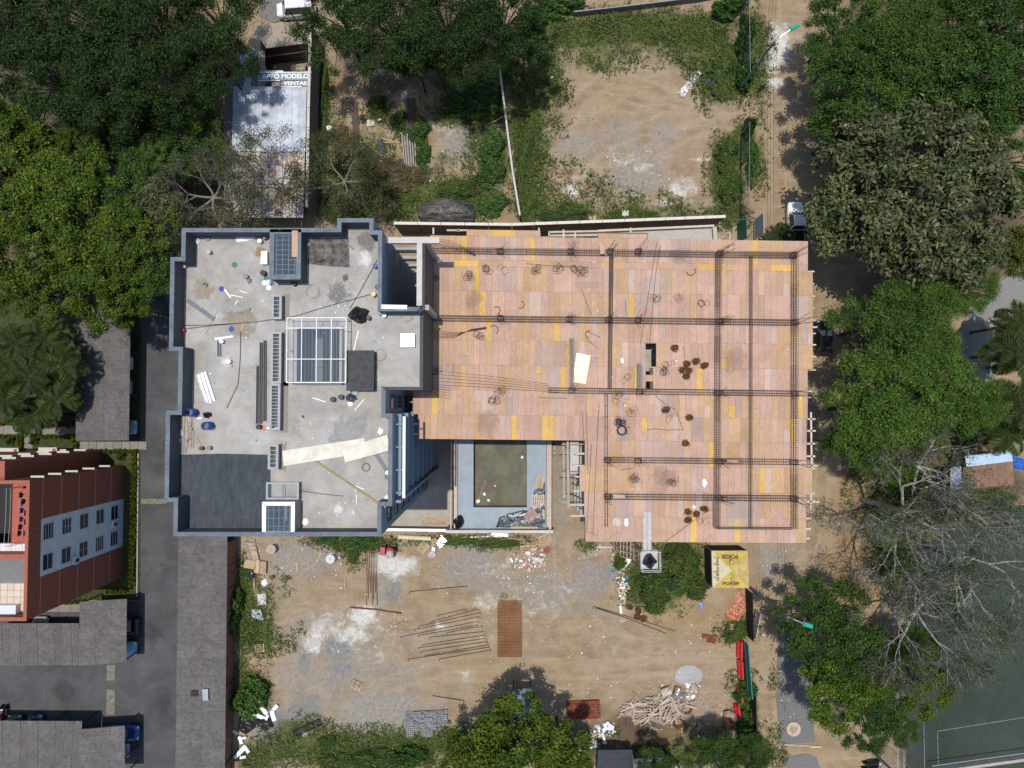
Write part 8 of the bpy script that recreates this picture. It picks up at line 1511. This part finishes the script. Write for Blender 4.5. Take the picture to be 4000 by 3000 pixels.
for a in [('large dense bush beside the hoist platform', 'b', 2550, 2285, 68, 62, 1.2), ('large bush lower edge beside the hooked bars', 'b', 2560, 2350, 55, 42, 1.0), ('bush between the hoist platform and the yellow canopy', 'b', 2665, 2230, 78, 75, 1.2), ('bush just below the deck edge by the yellow canopy', 'b', 2640, 2150, 65, 35, .9), ('bush in front of the yellow canopy corner', 'b', 2720, 2300, 50, 38, .9), ('small bush below the scaffold stair', 'b', 2420, 2190, 28, 28, .7), ('round bush in the weeds beside the foam heap', 'a', 985, 2715, 70, 75, 1.4), ('bush on the brick wall beside the long carport', 'a', 912, 2420, 30, 80, 1.6), ('bush creeping over the brick wall near the finished block', 'a', 930, 2350, 30, 60, 1.4), ('dense broad leaved bush below the roof corner', 'a', 1405, 2112, 70, 28, .8), ('small bush below the roof edge near the spools', 'a', 1280, 2105, 40, 15, .5), ('low weed clump near the white spool', 'b', 1385, 2175, 22, 25, .4),
          ('bush behind the red barriers', 'a', 2905, 2700, 45, 45, 1.2), ('tall bush along the hoarding at the bottom', 'a', 2905, 2800, 35, 60, 1.3), ('bush by the small spool and brick rubble', 'b', 2870, 2460, 50, 35, .7), ('bush in the hoarding corner at the bottom', 'a', 2920, 2880, 50, 40, 1.4), ('dark bush left of the bright trees at the bottom', 'a', 1600, 2950, 75, 40, 1.2), ('wide weed thicket at the bottom edge of the yard', 'b', 1470, 2970, 110, 42, .9), ('weed thicket at the bottom left of the yard', 'b', 1320, 2975, 80, 30, .7), ('weed clump above the thicket in the lower yard', 'b', 1280, 2895, 40, 22, .5),
          ('dense vine hedge along the fence at the lot entrance, upper part', 'a', 2905, 300, 40, 70, 1.8), ('dense vine hedge along the fence, higher up', 'a', 2900, 160, 35, 90, 1.8), ('vine covered corner at the top of the lot', 'a', 2840, 40, 70, 50, 1.5), ('grassy bank left of the vine hedge', 'b', 2815, 300, 60, 90, .7), ('grass clump below the lot entrance', 'b', 2835, 620, 50, 70, .9), ('vine clump hanging on the lower fence end', 'a', 2915, 510, 25, 40, 1.7), ('grass clump lower beside the fence', 'b', 2850, 730, 50, 60, .8), ('vine strip outside the lower fence', 'a', 2935, 640, 25, 90, .7), ('bush at the top edge of the dirt lot by the garden wall', 'a', 2180, 40, 110, 40, 1.3), ('bush in the shade of the dark trees by the garden wall', 'a', 2080, 100, 60, 60, 1.2),
          ('leafy thicket under the dark trees in the weedy yard', 'a', 1850, 400, 115, 65, 1.0), ('leafy thicket lower along the concrete fence', 'a', 1925, 580, 50, 70, .9), ('leafy thicket lowest along the concrete fence', 'a', 1915, 690, 65, 50, .8), ('green clump growing over the drain pipes', 'a', 1640, 515, 45, 50, .8), ('green clump below the drain pipes', 'a', 1655, 610, 30, 50, .7), ('spiky plant in the weedy yard', 'b', 1478, 415, 38, 38, .7), ('bush between the pipes and the dark timbers', 'b', 1565, 470, 30, 35, .6), ('thicket above the black covered pile', 'b', 1790, 740, 90, 35, .7), ('thicket beside the black covered pile', 'a', 1930, 800, 60, 50, .7), ('dry thicket below the drain pipes', 'd', 1560, 700, 100, 55, .6), ('green thicket beside the finished block parapet', 'b', 1340, 830, 80, 40, .8), ('dry thicket beside the tall wall', 'd', 1340, 560, 60, 60, .6), ('weeds at the foot of the tall wall', 'b', 1265, 380, 20, 120, .5), ('weeds lower at the foot of the tall wall', 'b', 1262, 600, 20, 120, .5), ('dry brush in the middle of the weedy yard', 'd', 1440, 660, 90, 60, .5), ('green weeds in the middle of the weedy yard', 'b', 1420, 740, 100, 50, .6),
          ('bright shrub hanging on the left edge of the shed roof', 'c', 895, 660, 18, 90, 1.5), ('weeds along the concrete fence inside the dirt lot', 'b', 2045, 640, 35, 130, .5), ('weeds in the lot corner by the concrete fence foot', 'b', 2060, 820, 50, 50, .5), ('weeds along the dark boundary wall', 'b', 2200, 845, 120, 22, .4), ('weeds in the middle of the dark boundary wall', 'b', 2480, 845, 110, 22, .4), ('weeds along the foot of the pool wall', 'b', 1790, 2112, 90, 14, .35), ('low shrub under the bare tree nearest the street', 'a', 3440, 2080, 50, 60, .8), ('low shrub under the bare tree by the zinc roof', 'b', 3560, 1990, 90, 60, .9), ('low shrub under the bare tree at the court corner', 'a', 3520, 2200, 60, 50, .9), ('low shrub between the zinc roof and the court', 'b', 3690, 1990, 90, 45, .9), ('shrub below the rusty stall roof', 'b', 3850, 1955, 110, 35, .9), ('shrub between the light feathery trees and the bare tree', 'a', 3540, 1860, 80, 50, 1.0), ('weeds under the pool wall corner', 'b', 1950, 2122, 100, 14, .35)]: bush(*a)
def hedge(label, pts, wd, h, key='c'):
    t = thing('hedge', label, 'hedge', W(*pts[0]), 0, 'clipped yellow green hedges')
    for a, c_ in zip(pts, pts[1:]):
        A, B = W(*a), W(*c_); n_ = max(1, int((B-A).length/.45))
        for k in range(n_+1): o_ = bpy.data.objects.new('foliage', bush_c[key]); COL.objects.link(o_); o_.parent = t; o_.location = A.lerp(B, k/n_)-t.location+Vector((jit(.05), jit(.05), h*.4)); o_.scale = (wd*random.uniform(.8, 1.1), wd*random.uniform(.8, 1.1), h); o_.rotation_euler = (0, 0, random.random()*6)
hedge('clipped hedge along the lane beside the brick house', [(530, 1775), (533, 1830), (528, 2000), (524, 2180), (520, 2280)], .3, .8); hedge('clipped hedge above the footpath', [(-20, 1655), (90, 1655), (115, 1655)], .28, .6); hedge('clipped hedge above the footpath near the carport', [(170, 1656), (290, 1660)], .28, .6); hedge('clipped hedge below the footpath by the picture edge', [(-20, 1703), (85, 1703), (85, 1770)], .28, .6); hedge('clipped hedge right below the footpath', [(130, 1705), (295, 1704), (300, 1758), (320, 1762)], .28, .6); hedge('clipped hedge below the carport path', [(350, 1762), (420, 1762), (530, 1763)], .28, .6); hedge('short clipped hedge at the foot of the brick house', [(428, 2308), (500, 2308)], .26, .6); hedge('short clipped hedge behind the corner carport', [(255, 2350), (330, 2348)], .26, .6)
for lb, x, y in (('round bush on the small lawn by the garden path', 47, 1721), ('round bush beside the garden path opening', 140, 1722), ('round bush on the lawn beside the brick house', 480, 1782)): bush(lb, 'b', x, y, 16, 16, .6)
# grass: blades over the turf, weeds over bare ground; one object nobody could count
gr = np.random.default_rng(3); n_ = 600000; gxs = gr.uniform(-62, 62, n_); gys = gr.uniform(-46, 46, n_); ppx, ppy = PX(gxs, gys, 0*gxs); wg = weights(ppx, ppy)[0]
big_n = gr.normal(0, 1, (140, 110))
for _ in range(2): big_n = (big_n+np.roll(big_n, 1, 0)+np.roll(big_n, 1, 1))/3
nb = big_n[((gxs+62)/124*139).astype(int), ((gys+46)/92*109).astype(int)]
lawn = (ppx < 545) & (ppx > 0) & (ppy > 1690) & (ppy < 2330) & ~((ppx > 90) & (ppx < 130)) & ~((ppy > 1722) & (ppy < 1760) & (ppx > 305))
keep = (gr.random(n_) < np.clip(wg+.8*nb, 0, 1)**1.0*.95*(wg > .04)); keep = keep | (lawn & (gr.random(n_) < .75)); keep &= ~((ppx < 935) & (ppy > 1120) & ~lawn) & ~((ppx > 3535) & (ppy > 2050)) & ~((ppx > 1480) & (ppx < 3150) & (ppy > 905) & (ppy < 2075))
gxs, gys, lw = gxs[keep], gys[keep], lawn[keep]; k_ = len(gxs); print('grass', k_)
hgt = gr.uniform(.1, .34, k_)*np.where(lw, .4, 1); an = gr.uniform(0, 2*PI, k_); ln = gr.uniform(.3, 1.1, k_)*hgt*1.3; wd_ = gr.uniform(.03, .06, k_)
B = np.stack([gxs, gys, np.full(k_, -.03)], 1); sd_ = np.stack([-np.sin(an), np.cos(an), 0*an], 1)*wd_[:, None]; tip = B+np.stack([np.cos(an)*ln, np.sin(an)*ln, hgt], 1)
V = np.stack([B-sd_, B+sd_, tip], 1).reshape(-1, 3); me = mesh_from('grass', V, np.arange(3*k_).reshape(-1, 3), leafmat('grass_blade', (.045, .095, .014), (.11, .145, .036), .35, .3, .5))
k2 = gr.choice(k_, min(k_, 190000), replace=False); k2 = k2[~lw[k2]]; hb_ = np.abs(nb[keep][k2])*.5; Cc = np.stack([gxs[k2]+gr.normal(0, .12, len(k2)), gys[k2]+gr.normal(0, .12, len(k2)), gr.uniform(.03, .12, len(k2))+hb_*gr.random(len(k2))], 1); nn_ = gr.normal(0, .5, (len(k2), 3))+np.array([0, 0, .9]); nn_ /= np.linalg.norm(nn_, axis=1, keepdims=True)
uo = bpy.data.objects.new('undergrowth', leaves('undergrowth', Cc, nn_, .21, .1, leafmat('leaf_scrub', (.045, .105, .014), (.12, .14, .04), .22, .3, .6), gr)); COL.objects.link(uo); tag(uo, 'low leafy scrub and dry weeds over the rough ground', 'scrub', kind='stuff')
go = bpy.data.objects.new('grass', me); COL.objects.link(go); tag(go, 'weedy grass growing over the lots and verges', 'grass', kind='stuff')
bpy.context.view_layer.update()
